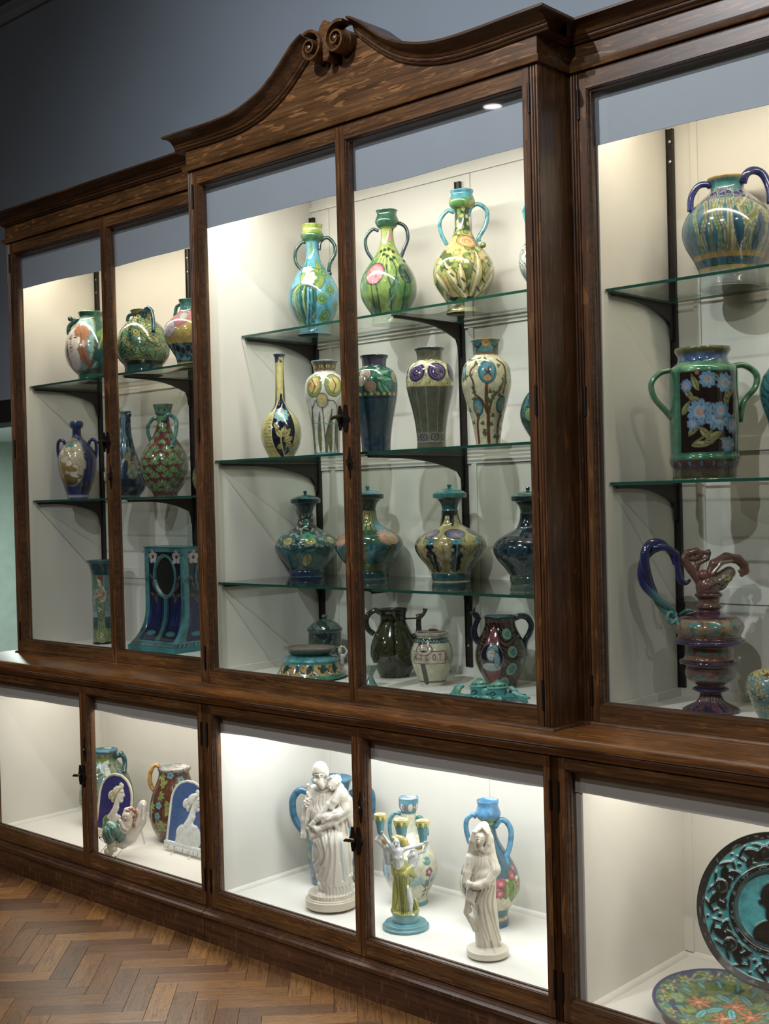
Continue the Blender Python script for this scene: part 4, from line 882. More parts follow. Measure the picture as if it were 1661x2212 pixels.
# ---------- lower shelf: four lidded vases
EP = [(275,12),(283,18),(296,18),(306,12),(312,26),(322,70),(335,112),(350,134),(354,142),(360,143),(386,142),(392,136),(396,118),(412,98),(435,80),(470,68),(492,66),(497,72),(505,70),(545,74),(590,88),(625,112),(655,165),(690,230),(725,275),(770,300),(810,302),(850,288),(900,256),(950,214),(1000,178),(1022,165),(1030,170),(1050,168),(1078,164)]
def lidded(crop, x, y, k, Y, paint, label):
    prof = [((a-1078)*k+y, b*k) for a, b in EP]; body = [q for q in prof if q[0] >= (386-1078)*k+y-.1]
    p = Pot(crop, x, y, 'Cl', body, Y, NT=180, NR=110, inner='1c3a3a'); f = lambda a: (a-1078)*k+y
    p.f = f; p.k = k; paint(p, f, k)
    o = p.build('lidded_vase', label, 'vase', 'lidded vases on the lower shelf')
    l = MB(); n = 40; lid = [q for q in prof if q[0] <= f(392)]
    pts = cr([(q[0], q[1]) for q in lid], 3); rings = []
    rings.append([(0.001*math.cos(2*math.pi*j/n), .001*math.sin(2*math.pi*j/n), (p.y0-pts[0][0]+1)*p.s) for j in range(n)])
    for yy, rr in pts: rings.append([(rr*p.s*math.cos(2*math.pi*j/n), rr*p.s*math.sin(2*math.pi*j/n), (p.y0-yy)*p.s+.0006) for j in range(n)])
    l.loft(rings, True, True); V_ = np.array(l.v); rad_ = np.hypot(V_[:, 0], V_[:, 1])/p.s/k; th = np.arctan2(V_[:, 1], V_[:, 0]); nz = vnoise(th*3+V_[:, 2]*300, rad_/25, 4)
    C_ = np.where(nz[:, None] > .15, C3(p.lc[0]), C3(p.lc[1])); C_ = np.where((rad_ > 138)[:, None], C3(p.lc[2]), C_)
    lo = mesh_obj('lid', V_, [list(q) for q in l.f], C_, M_GLZ, parent=o); return o
def pe1(p, f, k):
    p.lc = ('3f9088', '2a6a6a', '1e2c4a'); p.fill('1f5a60', '2c6c6c', 60, 3)
    p.band(f(386), f(500), '25505a', '1b3e4a', 40); p.band(f(500), f(650), '2c3030'); p.noise(f(500), f(810), 'b5a890', 9*k, .35, 4, .9)
    for th in np.arange(8)*math.pi/4: p.leaf(0, 0, 1, 1, 0, '000000') if False else None
    for i in range(8):
        th = i*math.pi/4+.2; x0 = math.sin(th)
        p.ell(0, f(745), 52*k, 34*k, 'b9b260', 0, '20404a', 5, n=1, th=th); p.ell(0, f(745), 34*k, 8*k, '8f9a4a', 0, n=1, th=th)
    for i in range(4):
        p.ell(0, f(580), 30*k, 44*k, '3a8a78', 0, '1c3a34', 4, n=1, th=i*math.pi/2+.1); p.flower(0, f(700), 62*k, '4a9a72', 4, '2f7a60', '1c3a34', n=1, th=i*math.pi/2+.12, squash=.6)
    for i in range(6):
        th = i*math.pi/3+.25; p.ell(0, f(905), 118*k, 95*k, '1f5a62', 0, '14262e', 8, n=1, th=th); p.ell(0, f(905), 108*k, 85*k, '2c6c6e', 0, '3f8a84', 2, n=1, th=th)
    p.ell(18*k, f(920), 40*k, 62*k, 'a8a468', 20, '1e3a34', 5); p.line([(22*k, f(870)), (14*k, f(990))], '3a4a30', 3); p.ell(-110*k, f(850), 20*k, 20*k, '245a5e', 0, '10202a', 6)
    p.band(f(1022), f(1085), '1c3550', '22445a', 30)
def pe2(p, f, k):
    p.lc = ('4aa0a0', '2b7080', '2a2c30'); p.fill('2c5a44', '4c6a34', 50, 3); p.band(f(386), f(495), '3a4a3c', '2c3a30'); p.band(f(480), f(497), '20241e')
    p.band(f(497), f(660), '8a8a48', '5f7a44', 30); p.stripes(f(505), f(690), 20, '3a5a34', .3); p.ell(-14*k, f(545), 18*k, 20*k, 'c99a3c', 0, '3a3a1c', 4, n=3)
    p.noise(f(590), f(690), '2f8fa8', 50*k, .1, 3); p.band(f(770), f(930), '2a5f68', '3a7a80', 40)
    for th in (.72, -1.0, 2.3, 3.7): p.flower(0, f(730), 118*k, 'cf9478', 18, 'a8a860', '3a3a2c', n=1, th=th, squash=.62, dc='8a5a44', rr=.26)
    for th in (-.1, .75, 1.5, -1.4, 2.4, 3.3):
        p.ell(0, f(870), 46*k, 78*k, '6a7434', 12, '1c2c22', 6, n=1, th=th); p.ell(8*k, f(870), 22*k, 66*k, '565f28', 12, n=1, th=th+.05)
        p.line([(math.sin(th+.25)*p.rad(f(800)) if abs(th) < 1.3 else 0, f(800)), (math.sin(th+.22)*p.rad(f(860)) if abs(th) < 1.3 else 0, f(870)), (math.sin(th+.15)*p.rad(f(940)) if abs(th) < 1.3 else 0, f(950))], '3a8a96', 14*k, n=3)
    p.band(f(955), f(1022), '5a6a3c', '74823e'); p.band(f(1022), f(1085), '1f4a50', '16343c')
def pe3(p, f, k):
    p.lc = ('3f9a90', '2f7f7c', '3a8a86'); p.fill('a89a5a', 'b8ae74', 50, 3); p.band(f(386), f(500), '2c6a6c', '1d4a54', 40); p.band(f(500), f(540), '22302a')
    for i in range(6):
        th = i*math.pi/3+.13
        p.ell(0, f(570), 20*k, 60*k, '1c2426', 0, n=1, th=th); p.ell(0, f(690), 80*k, 34*k, '6f6688', 0, '2a3238', 4, n=1, th=th); p.flower(0, f(695), 50*k, '8a7f9c', 7, 'b5a070', n=1, th=th, squash=.6)
    for i in range(8):
        th = i*math.pi/4+.12
        p.ell(0, f(880), 60*k, 130*k, '1a2224', 0, n=1, th=th); p.line([(math.sin(th)*p.rad(f(y_)) if abs(th) < 1.4 else p.rad(f(y_))*.99, f(y_)) for y_ in (790, 850, 930, 1000)], '4f8f96', 6*k, n=1) if abs(th) < 1.4 else None
        for q in (-.13, .13): p.ell(0, f(820), 15*k, 15*k, 'a8a468', 0, '20302c', 3, n=1, th=th+q)
        p.flower(0, f(752), 52*k, '4f9a98', 8, '2f6a6a', '20302c', n=1, th=th, squash=.5); p.flower(0, f(975), 34*k, 'b58a86', 6, '8a4a4a', '2a2420', n=1, th=th+.39)
    for i in range(8):
        th = i*math.pi/4+.12+.39
        if abs(th) < 1.5 or True:
            u, v = p._loc(0, f(880), i, 1, th) if False else (((p.T-th+math.pi) % (2*math.pi)-math.pi)*p.R, p.Yg-f(880))
            hw = 62*k*np.sin(np.pi*np.clip((p.Yg-f(690))/(f(1010)-f(690)), 0, 1))**.7*(1+.16*np.sin(p.Yg/9/k)); mm = (1-sst(-3, 3, np.abs(u)-hw))*(p.Yg > f(690))*(p.Yg < f(1012)); p.put((1-sst(-3, 3, np.abs(u)-hw-5))*(p.Yg > f(685))*(p.Yg < f(1015)), '2a2c1c'); p.put(mm, 'b3a060'); p.put(mm*(np.abs(u) < 4), '7a6a38'); p.put(mm*sst(.4, .9, np.sin(np.abs(u)/9/k+p.Yg/12/k)), '8f8450', .7); p.put(mm*(p.Yg < f(780))*.6, 'd0c070')
    p.band(f(1022), f(1085), '1f5056', '2a686c')
def pe4(p, f, k):
    p.lc = ('3a7a72', '24504c', '1f3f40'); p.fill('16242e', '1e3640', 40, 3); p.band(f(386), f(500), '2c4a48', '41583e', 50); p.band(f(500), f(700), '1c2c38', '2c4450', 12)
    p.noise(f(640), f(740), '5a4a58', 20, .1, 5, .8); p.swirl(f(760), f(1010), '2f5560', 3.5, 50*k, 4, 4)
    for th in np.arange(-3, 4)*.9+.3: p.ell(0, f(800), 34*k, 40*k, '1b3c48', 0, '3c6a78', 3, n=1, th=th); p.ell(0, f(900), 20*k, 26*k, '253848', 0, '48606c', 3, n=1, th=th+.3)
    p.band(f(1010), f(1085), '3a5048', '5a6a4a', 40)
lidded('E', 990, 1072, 1.0, .45, pe1, 'teal lidded vase with heart panels and yellow petals, leftmost of the four lidded vases')
lidded('F', 222, 930, .925, .45, pe2, 'lidded vase with pink sunflowers on green, partly behind the middle door stile')
lidded('F', 888, 948, .965, .45, pe3, 'lidded vase with yellow acanthus leaves and small pink flowers on black')
lidded('F', 1528, 972, .965, .45, pe4, 'dark navy lidded vase at the right end of the lower shelf')
# ---------- left upper case
p = Pot('A', 722, 1480, 'Lt', [(982,97),(992,99),(1004,94),(1030,86),(1050,92),(1080,118),(1120,150),(1170,178),(1230,198),(1290,206),(1340,202),(1390,186),(1430,162),(1465,130),(1482,112)], Y=.36, inner='1c4a3a')
p.fill('2c6b4e', '1d4a48', 40, 3, .8, 2); p.band(975, 1030, '1e5a4a', '3c8a4c', 22, 2, wav=4); p.noise(1030, 1300, '6f9a44', 40, .3, 4, .7); p.noise(1250, 1480, '1c4a58', 40, -.1, 6, .8)
for th in (-.42, math.pi-.42):
    def E(u0, v0, a, b, c, rot=0, line=None, lw=4): 
        u, v = (((p.T-th+math.pi) % (2*math.pi))-math.pi)*p.R, p.Yg-1255
        ca, sa = math.cos(math.radians(rot)), math.sin(math.radians(rot)); uu, vv = u-u0, v-v0; q, w_ = uu*ca+vv*sa, -uu*sa+vv*ca
        d = np.sqrt((q/a)**2+(w_/b)**2); mm = min(a, b); ok = np.abs(u) < 330
        if line: p.put(ok*(1-sst(-2.5, 2.5, (d-1)*mm-lw)), line)
        p.put(ok*(1-sst(-2.5, 2.5, (d-1)*mm)), c)
    E(0, -5, 158, 222, '9a8a3c', 0, '24443a', 6); E(0, -5, 150, 212, '7fb0ac', 0, '2c5a5a', 4)
    E(-10, -34, 104, 128, 'a8683e', 8); E(62, 70, 44, 120, 'a8683e', -12); E(-88, 80, 30, 110, 'a06a44', 10); E(70, -40, 42, 70, 'b87a50', 0)
    E(-30, -28, 74, 98, 'e6dccb', 6, '9a6a4a', 3); E(-30, 110, 62, 90, 'e3d9c8', 0); E(-30, 60, 30, 50, 'e0d4c2')
    E(20, -90, 60, 40, 'b07a54', 30); E(60, 10, 22, 30, 'd8c8b4', 0, '9a6a4a', 2)
    E(-60, -40, 18, 7, '4a2c20', -6); E(-5, -44, 18, 7, '4a2c20', -6); E(-62, -58, 22, 4, '7a4a30', -14); E(-4, -64, 24, 4, '7a4a30', -4); E(-50, -14, 4, 26, 'a87858', 6); E(-46, 10, 13, 4, 'a87858'); E(-42, 32, 20, 7, '9a4436', -4); E(-36, 60, 16, 3, 'b08a70')
    for q in range(8): E(40+q*6, -60+q*34, 5, 34, '8a5a3c', -20+q*4)
    for q in range(6): E(-90+q*3, 10+q*30, 4, 28, '8a5a3c', 10)
    for q in range(10): E(105+10*math.sin(q*2), -90+q*24, 9, 12, '4f8f98', q*30)
p.line([(100,1060),(120,1180),(95,1300)], 'a5a04a', 6); p.ell(60, 1420, 30, 30, '3c7a70', 0, '1c3a34', 5)
o = p.build('moon_flask', 'green moon flask painted with a long-haired woman, leftmost on the upper left shelf', 'vase')
handle(p, o, [(-82,1050),(-120,1060),(-168,1100),(-176,1150),(-158,1185)], 15, '1d4a44', '2f6a50'); knob(p, o, -162, 1042, 20, '234a44', 'handle_knob'); knob(p, o, -130, 1050, 16, '234a44', 'handle_knob')
p = Pot('A', 1120, 1408, 'Lt', [(968,92),(980,90),(1005,76),(1030,74),(1050,92),(1080,128),(1120,162),(1170,188),(1230,204),(1280,208),(1330,202),(1370,182),(1400,156),(1410,148)], Y=.36, inner='16262c')
p.fill('2a5a50', '1c4148', 30, 3); p.band(960, 990, '16262c')
p.swirl(990, 1390, 'a5a350', 7, 62, 3, 6); p.swirl(990, 1390, '5f9468', 6, 70, 9, 6); p.swirl(1010, 1380, '142e30', 3, 60, 6, 5)
rs = np.random.RandomState(2)
for i in range(26): yy = rs.uniform(1010, 1380); dx = rs.uniform(-.9, .9)*p.rad(yy); r_ = rs.uniform(10, 22); p.ell(dx, yy, r_, r_, 'b3ab50' if i % 2 else '6fa070', 0, '16302c', 4); p.ell(dx, yy, r_*.4, r_*.4, '1f4640')
p.band(1385, 1412, '16282c')
o = p.build('squat_vase', 'squat dark green vase with scrolling yellow foliage and two blue handles', 'vase')
handle(p, o, [(-78,1010),(-100,1015),(-112,1035),(-114,1065)], 12, '1d4050', '24566a'); handle(p, o, [(20,1045,74),(30,1000,90),(60,975,90),(90,1000,100),(108,1080,130),(112,1170,160)], 13, '1d4654', '2c6474')
p = Pot('A', 1482, 1378, 'Lt', [(888,78),(900,74),(925,66),(960,66),(985,74),(1010,100),(1050,146),(1090,180),(1140,196),(1190,194),(1240,172),(1290,142),(1340,112),(1380,100)], Y=.36, inner='1c4a54')
p.fill('b59a3c', 'c9ae4c', 40, 3); p.band(880, 990, '2c6a74', '4a8a7c', 24); p.ell(-60, 1060, 110, 66, 'b5707c', -10, '7a4a4a', 4, tex='c98f94'); p.ell(-20, 1040, 30, 30, 'a4b8b0', 0, '7a5a5a', 4); p.ell(-150, 1130, 90, 66, 'b7aab0', 20, '6a5a50', 4, tex='9a8890'); p.band(1250, 1390, '24484e'); p.noise(1250, 1380, '5f8a94', 12, .1, 4)
for k in range(5): p.ell(-70+k*40, 1290+18*(k % 2), 22, 26, '16262a', 20, '5f8a94', 4, n=3)
o = p.build('round_vase', 'yellow round vase with pink poppies behind the edge of the middle case', 'vase')
handle(p, o, [(-60,930),(-92,950),(-104,1000),(-110,1040)], 12, '2a6a5c', '1d4a44'); handle(p, o, [(60,930),(100,960),(112,1030)], 12, '2a6a5c')
p = Pot('B', 612, 810, 'Lm', [(228,44),(238,52),(255,54),(272,50),(284,36),(300,33),(340,36),(365,48),(390,76),(420,108),(460,134),(510,147),(560,148),(610,143),(680,126),(740,104),(790,82),(806,78),(818,80)], Y=.38, inner='26386a', NT=180)
p.fill('2a2e6c', '1d2150', 40, 3, .8); p.band(220, 286, '2c4a7a', '1f3262', 20)
p.ell(-30, 550, 116, 172, 'cdbf9a', 0, '5a8f94', 8); p.ell(-30, 400, 50, 40, '4a8a84', 0); p.ell(-55, 690, 86, 40, '6f5a30', 0); p.ell(-20, 660, 92, 24, '7f6a3a')
for k in range(9): p.line([(20+k*5,480+k*4),(50+k*5,530+k*2),(40+k*6,600)], '9a8a5a' if k % 2 else 'e0d6b8', 3)
p.ell(-95, 590, 40, 80, 'a08748', 8, '6a5028', 3); p.ell(-70, 520, 40, 34, 'ddd0b2', 0, '8a6a40', 3); p.ell(-90, 470, 22, 24, 'e2d6bc', 0, '8a6230', 4); p.ell(-30, 555, 24, 26, 'e6dac0', 0, '8a6230', 4); p.ell(10, 610, 30, 46, 'e3d8c0', 20, '8a6a40', 3); p.ell(-20, 600, 52, 22, 'a07a34', 10); p.ell(-40, 450, 26, 20, 'dccfae', 0, '8a6230', 3); p.ell(-60, 490, 60, 12, 'c9b88a', -20, '8a6a40', 2); p.ell(5, 650, 36, 12, 'e3d8c0', 20, '8a6a40', 2)
for dx, yy in ((-40,375),(-20,365),(0,382),(-60,400)): p.flower(dx, yy, 14, 'c98f3c', 5, '3f8a80')
p.noise(700, 740, '4f3f24', 14, 0, 4)
p.ell(-30, 800, 200, 40, '22306a'); p.band(800, 820, '8a8f9a')
o = p.build('moon_flask', 'cobalt blue flask painted with cherubs, left on the lower left shelf', 'vase')
for sg in (-1, 1): handle(p, o, [(sg*88,425),(sg*100,385),(sg*124,370),(sg*146,392),(sg*148,470),(sg*128,560)], 11, '2a2e6c', '1d2150')
p = Pot('B', 995, 795, 'Lm', [(148,44),(158,46),(175,40),(230,40),(300,42),(380,52),(440,68),(500,90),(560,112),(620,134),(680,148),(730,146),(770,126),(798,102),(802,100)], Y=.40, inner='3a5a60')
p.fill('6f98a4', '8aa59c', 40, 3, .7, 2); p.stripes(200, 620, 9, '33536a', .4, .5, 4); p.band(610, 800, '44566c', '2c4460', 26, 5, streak=4)
p.ell(60, 540, 50, 70, 'a5a070', -30, '3a4a3a', 4); p.ell(70, 620, 40, 60, '9fa07c', 10, '3a4a3a', 3); p.noise(380, 640, 'b8c0a8', 20, .4, 6, .8)
p.line([(-140,640),(-60,628),(40,636),(100,600)], '5fa0a8', 8); p.ell(10, 600, 24, 70, '2c4a68', 8)
o = p.build('sculpted_vase', 'tall pale blue vase with modelled stems and leaves, behind the left door stile', 'vase')
handle(p, o, [(26,170,34),(34,230,34),(20,300,36),(48,380,40),(60,460,50),(48,540,80)], 13, '33586c', '4f7f8a', 'modelled_stem'); handle(p, o, [(-60,120,20),(-40,160,26),(-46,250,30),(-30,330,36),(-44,440,50)], 12, '5a8890', 'a8c0b0', 'modelled_stem'); knob(p, o, 34, 180, 20, '3f6478', 'bud', 30)
for q in range(6):
    a = q*math.pi/3; handle(p, o, [(-50,120,20),(-50+22*math.cos(a),120+26*math.sin(a),24)], 8, 'b8c8b4', None, 'blossom_petal', taper=[7, 3])
p = Pot('B', 1290, 788, 'Lm', [(98,78),(112,74),(140,66),(165,62),(180,56),(190,46),(240,48),(280,58),(330,78),(380,108),(430,142),(480,168),(530,182),(580,186),(630,182),(680,166),(730,140),(775,108),(790,97),(798,96)], Y=.38, inner='3a6a5a', NT=190)
p.fill('6a2c30', '7a3440', 50, 3, .7); p.band(90, 184, '5f8a70', '3f6a5c', 26); p.dots(140, 9, 6, 20, '2c5444', None)
p.noise(184, 360, '6f9a54', 26, .1, 5); p.noise(380, 560, '8a4a54', 9, .2, 8, .8)
rs = np.random.RandomState(4); cl = []
for row, yy in enumerate(range(290, 790, 52)):
    n_ = max(5, int(p.rad(yy)*6.28/92))
    for q in range(n_): cl.append((yy+rs.uniform(-8, 8), (q+.5*(row % 2))*6.283/n_+rs.uniform(-.05, .05), 50 if yy > 400 else 36))
for yy, th_, w in cl:
    u0 = ((p.T-th_+math.pi) % (2*math.pi)-math.pi)*p.R
    if True:
        for a in (-1.2, -.6, 0, .6, 1.2):
            ex, ey = math.sin(a), -math.cos(a); t = (u0*ex+(p.Yg-yy-w*.4)*ey)/w; h = np.abs(u0*ey-(p.Yg-yy-w*.4)*ex); hw = w*.22*np.sin(np.pi*np.clip(t, 0, 1))**.8; ok = (t > 0)*(t < 1)
            p.put(ok*(1-sst(-2, 2, h-hw-3)), '2c4428'); p.put(ok*(1-sst(-2, 2, h-hw)), '6a9456' if a else '86ac5c')
p.band(780, 800, '5a3a34')
o = p.build('gourd_vase', 'dark red two-handled vase covered in green acanthus leaves, with a green cup mouth', 'vase')
handle(p, o, [(-48,210),(-75,205),(-116,250),(-122,310),(-104,380)], 12, '4f8a80', '376a64'); handle(p, o, [(10,230,48),(28,195,60),(62,182,56),(108,230,50),(106,330,80),(80,420,120),(86,440,126)], 13, '4f8f84', '2f6a64')
p = Pot('B', 1590, 788, 'Lm', [(560,40),(575,52),(600,74),(650,84),(700,80),(750,58),(786,46),(790,46)], Y=.44, NT=90, NR=50); p.fill('8a9040', 'a8a860', 20, 3); p.swirl(560, 790, '2c4a34', 4, 40); p.build('round_vase', 'small yellow-green pot just showing beside the middle case', 'vase')
p = Pot('B', 803, 1950, 'Lf', [(1306,112),(1316,108),(1335,94),(1370,82),(1420,76),(1500,73),(1700,72),(1850,73),(1930,75),(1955,77)], inner='1f5a5c', NT=170, NR=130)
p.fill('6f8f8c', '8aa39a', 60, 3, .7, 3); p.band(1300, 1322, '1f6468'); p.band(1322, 1420, '24404c', '2c5a5c', 22, 4); p.noise(1400, 1560, '5f8040', 30, .2, 4, .8); p.band(1700, 1760, '8aa8a8'); p.band(1745, 1830, '3a6470', '2c4a5c', 20); p.band(1830, 1935, '7f8a58', '5f7a50', 30); p.band(1925, 1960, '24302c')
p.ell(70, 1790, 40, 50, '22402c', 20, tex='3a5a34'); p.ell(-60, 1800, 20, 40, '1d3a34', tex='35584c')
p.ell(10, 1800, 28, 120, '8a9a66', 0, '4a5a38', 4); p.ell(12, 1880, 58, 62, '8f9c60', 0, '4a5a38', 3); p.ell(6, 1650, 27, 110, '7f9468', 0, '4a5a38', 4); p.ell(14, 1560, 36, 56, 'a39a70', 0, '5a5a3c', 3); p.band(1922, 1935, '8a8f50')
for dx in (-24,-8,8,26): p.line([(dx*.5,1640),(dx*.6,1740),(dx*1.3,1900)], '5f7048', 2.5)
p.ell(-6, 1580, 42, 14, 'b0806a', -20, '6a4a3a', 3); p.ell(-12, 1575, 36, 6, 'c9b09a', -20); p.line([(26,1510),(44,1560),(36,1610),(10,1620)], 'cdbfa0', 7); p.line([(-16,1530),(-40,1580),(-46,1640)], 'bfa890', 5)
p.ell(2, 1486, 13, 24, 'cfc0a4', 0, '7a6a4a', 2); p.ell(2, 1455, 18, 24, 'd6c8ac', 0, '5a4a30', 2); p.ell(10, 1438, 22, 18, '8a4a34', -10); p.ell(17, 1450, 10, 20, '8a4a34')
for dx, yy in ((-8,1672),(6,1682),(-6,1694),(8,1870),(18,1882),(4,1894)): p.ell(dx, yy, 7, 7, 'd8d2b0', 0, '5a5a3c', 2)
p.build('flared_vase', 'tall cylindrical vase with flared rim painted with a red-haired lady in green', 'vase')
# ---------- right upper case
p = Pot('G', 1246, 1122, 'Rt', [(160,166),(172,166),(195,158),(225,145),(260,140),(290,150),(320,176),(370,232),(430,292),(500,344),(570,374),(640,384),(700,376),(770,352),(840,314),(900,282),(960,258),(1010,246),(1050,243),(1080,250),(1110,258),(1132,255)], inner='22326a', NT=240, NR=150)
p.fill('2c6470', '1f4a64', 50, 3, .9, 2.5); p.band(150, 188, '2b3068'); p.band(186, 218, 'a08240'); p.band(218, 330, '2f7a80', '3f8f86', 40); p.noise(300, 460, '5a4f7a', 20, .1, 5, .9)
for i, dx in enumerate(range(-360, 380, 52)):
    cc = '6a7048' if i % 3 else '5f7a3c'; b = 60*math.sin(i*1.3); f_ = dx/384
    p.line([(f_*290, 430), (f_*350+b*.4, 560), (f_*330-b*.3, 720), (f_*268, 890)], 'a89f78', 17, taper=.1); p.line([(f_*290, 430), (f_*350+b*.4, 560), (f_*330-b*.3, 720), (f_*268, 890)], cc, 12, taper=.1)
p.line([(160,500),(120,580),(20,660),(-10,780),(-12,880)], 'b0a67a', 30); p.line([(160,500),(120,580),(20,660),(-10,780),(-12,880)], '6a7440', 25)
p.line([(110,380),(30,470),(-40,560),(-60,680),(-50,860)], 'b0a67a', 5)
p.leaf(10, 850, -40, 470, 42, '24566a', 'a89f78', lw=4, c2='1d4258'); p.leaf(120, 880, 170, 520, 60, '1f4a60', 'a89f78', lw=4); p.swirl(290, 450, 'a09678', 2, 70, 4, 3)
for q in range(7): p.flower(-150+q*55, 350+18*(q % 2), 34, '3a3566', 5, '5a5678', 'a8a088', squash=.7, rr=.2)
p.band(862, 905, 'a0823c', soft=4, wav=4); p.band(905, 972, '2a566a', '3a6a74', 40); p.dots(938, 13, 22, 26, '3a5a50', '16282c', 0, 6); p.dots(938, 13, 10, 12, '22443c'); p.band(968, 1006, 'a0823c', '7a8a3c', 30); p.band(1003, 1140, '8f9698')
o = p.build('two_handled_jar', 'large blue-green globular jar with iris leaves and cobalt handles, on the right upper shelf', 'jar')
handle(p, o, [(-140,262),(-180,240),(-250,258),(-308,350),(-318,470)], 24, '2b3276', '1f2458'); handle(p, o, [(100,262,110),(130,190,120),(200,160,110),(275,200,110),(318,330,140),(322,450,150)], 30, '2b3276', '1f2458')
H_ = lambda pr_: [((v-900)*3.16, r*3.16) for v, r in pr_]
p = Pot('H', 832, 408, 'Rm', H_([(754,58),(760,59),(766,56),(774,52),(784,54),(790,60),(796,68),(803,72),(820,73),(870,73),(930,73),(975,72),(984,72),(990,74),(998,74),(1006,71),(1014,68),(1030,67)]), Y=.36, NT=220, NR=140, inner='8a8248', sq=0)
q_ = lambda v: (v-900)*3.16
p.fill('2f6a4c', '3f8060', 40, 3); p.band(q_(750), q_(768), '6a6434', '4f5a34', 30); p.band(q_(768), q_(786), '3f5f8a', '5a7f9c', 20); p.scal(q_(786), 14, 36, '3f5f8a', '22345a', -1)
p.band(q_(786), q_(806), '3c7f5c', '6aa070', 40); 
u, v = p._loc(-20, q_(900), 0, 1); bx = 205; m_ = (1-sst(bx-3, bx+3, np.abs(u)))*(p.Yg > q_(809))*(p.Yg < q_(982)); 
for sgn in (0, 1):
    u, v = p._loc(-20, q_(900), sgn, 2); m_ = (1-sst(bx-3, bx+3, np.abs(u)))*(p.Yg > q_(809))*(p.Yg < q_(982)); p.put(m_, '241612')
X_ = lambda x: (x-1518)*3.16
for (a, b, c2, d, w) in ((1470,945,1500,905,18),(1480,870,1462,835,16),(1490,850,1478,815,16),(1500,880,1470,860,18),(1545,880,1560,840,18),(1548,870,1570,835,16),(1500,960,1540,935,20),(1475,965,1520,960,16),(1460,900,1475,870,16),(1510,950,1490,925,18),(1560,960,1530,950,14),(1545,920,1570,900,14),(1500,905,1480,885,16),(1535,830,1515,812,12)):
    p.leaf(X_(a), q_(b), X_(c2), q_(d), w*1.3, '7f7f4a', '1c120e', '3a3820', c2='9c985c')
for pts in ([(1480,960),(1520,930),(1548,890),(1560,840)], [(1470,860),(1500,885),(1530,900)], [(1500,960),(1515,930),(1500,900)]): p.line([(X_(a), q_(b)) for a, b in pts], '7a7444', 6)
for (a, b, r) in ((1509,827,20),(1547,835,23),(1468,838,15),(1492,895,30),(1530,905,33),(1562,925,19),(1552,965,19),(1478,920,14),(1535,893,20)):
    p.flower(X_(a), q_(b), r*3.16*.95, '6a90ac', 9, 'a87a68', '17242e', dc='2c5a80', rr=.30); p.flower(X_(a), q_(b), r*3.16*.5, '86a6ba', 7, 'b58470', None, rr=.5)
p.ell(X_(1488), q_(812), 16, 14, '9a5a3c', 0, '1c120e', 3)
p.band(q_(980), q_(994), '2f6a4a', '3f805c', 30); p.band(q_(994), q_(1016), '5a3c2a'); p.scal(q_(1012), 18, 44, '5a3c2a', '2a3a6a', -1, 6); p.dots(q_(1003), 18, 9, 18, '3f8070', '22305a', .5, 4); p.band(q_(1016), q_(1034), '4a4430', '5a5a38', 30)
u, v = p._loc(222, q_(900), 0, 1); p.put((1-sst(16, 20, np.abs(u)))*(p.Yg > q_(880))*(p.Yg < q_(982)), '24405a'); p.put((1-sst(16, 20, np.abs(u)))*(p.Yg > q_(880))*(p.Yg < q_(982))*sst(.3, .6, vnoise(u/7, v/7, 3)), '6a90a0')
o = p.build('two_handled_tankard', 'big green cylindrical jar with two strap handles and blue flowers on brown', 'jar')
handle(p, o, [(X_(1447), q_(799)), (X_(1424), q_(806)), (X_(1406), q_(828)), (X_(1412), q_(858)), (X_(1434), q_(885)), (X_(1449), q_(904))], 17, '3f7f58', '6a7a4a', flat=1.7); handle(p, o, [(X_(1580), q_(795)), (X_(1606), q_(793)), (X_(1632), q_(812)), (X_(1630), q_(840)), (X_(1604), q_(872)), (X_(1594), q_(915))], 18, '4f8a5c', '2f6a48', flat=1.9)
p = Pot('H', 1310, 2085, 'Rf', [(1722,40),(1728,90),(1745,140),(1780,176),(1830,192),(1880,190),(1940,168),(2000,140),(2050,112),(2085,96)], Y=.30, inner='5a3a1c')
p.fill('7f8a4a', 'a89c58', 40, 3, .8); p.noise(1720, 2090, '6a4424', 30, .1, 4); p.swirl(1720, 2090, 'c9b45c', 6, 60, 3, 4); p.swirl(1760, 2090, '6f9a98', 6, 70, 8, 4)
for k in range(5): p.dots(1775+k*34, 18, 10, 10, 'a8c0b8', '3a3420', k*.37, 3)
p.build('round_pot', 'round olive and brown pot with white dots cut by the right picture edge', 'vase')
p = Pot('G', 1810, 2700, 'Rm', [(1660,120),(1690,110),(1730,140),(1800,200),(1900,262),(2000,280),(2120,262),(2300,210),(2500,170),(2690,180),(2710,180)], Y=.40, NT=110, NR=70, inner='1c3a3a')
p.fill('1f6468', '2f8080', 60, 3); p.swirl(1660, 2700, '12383c', 8, 120); p.build('tall_vase', 'dark teal vase edge at the right margin of the middle shelf level', 'vase')
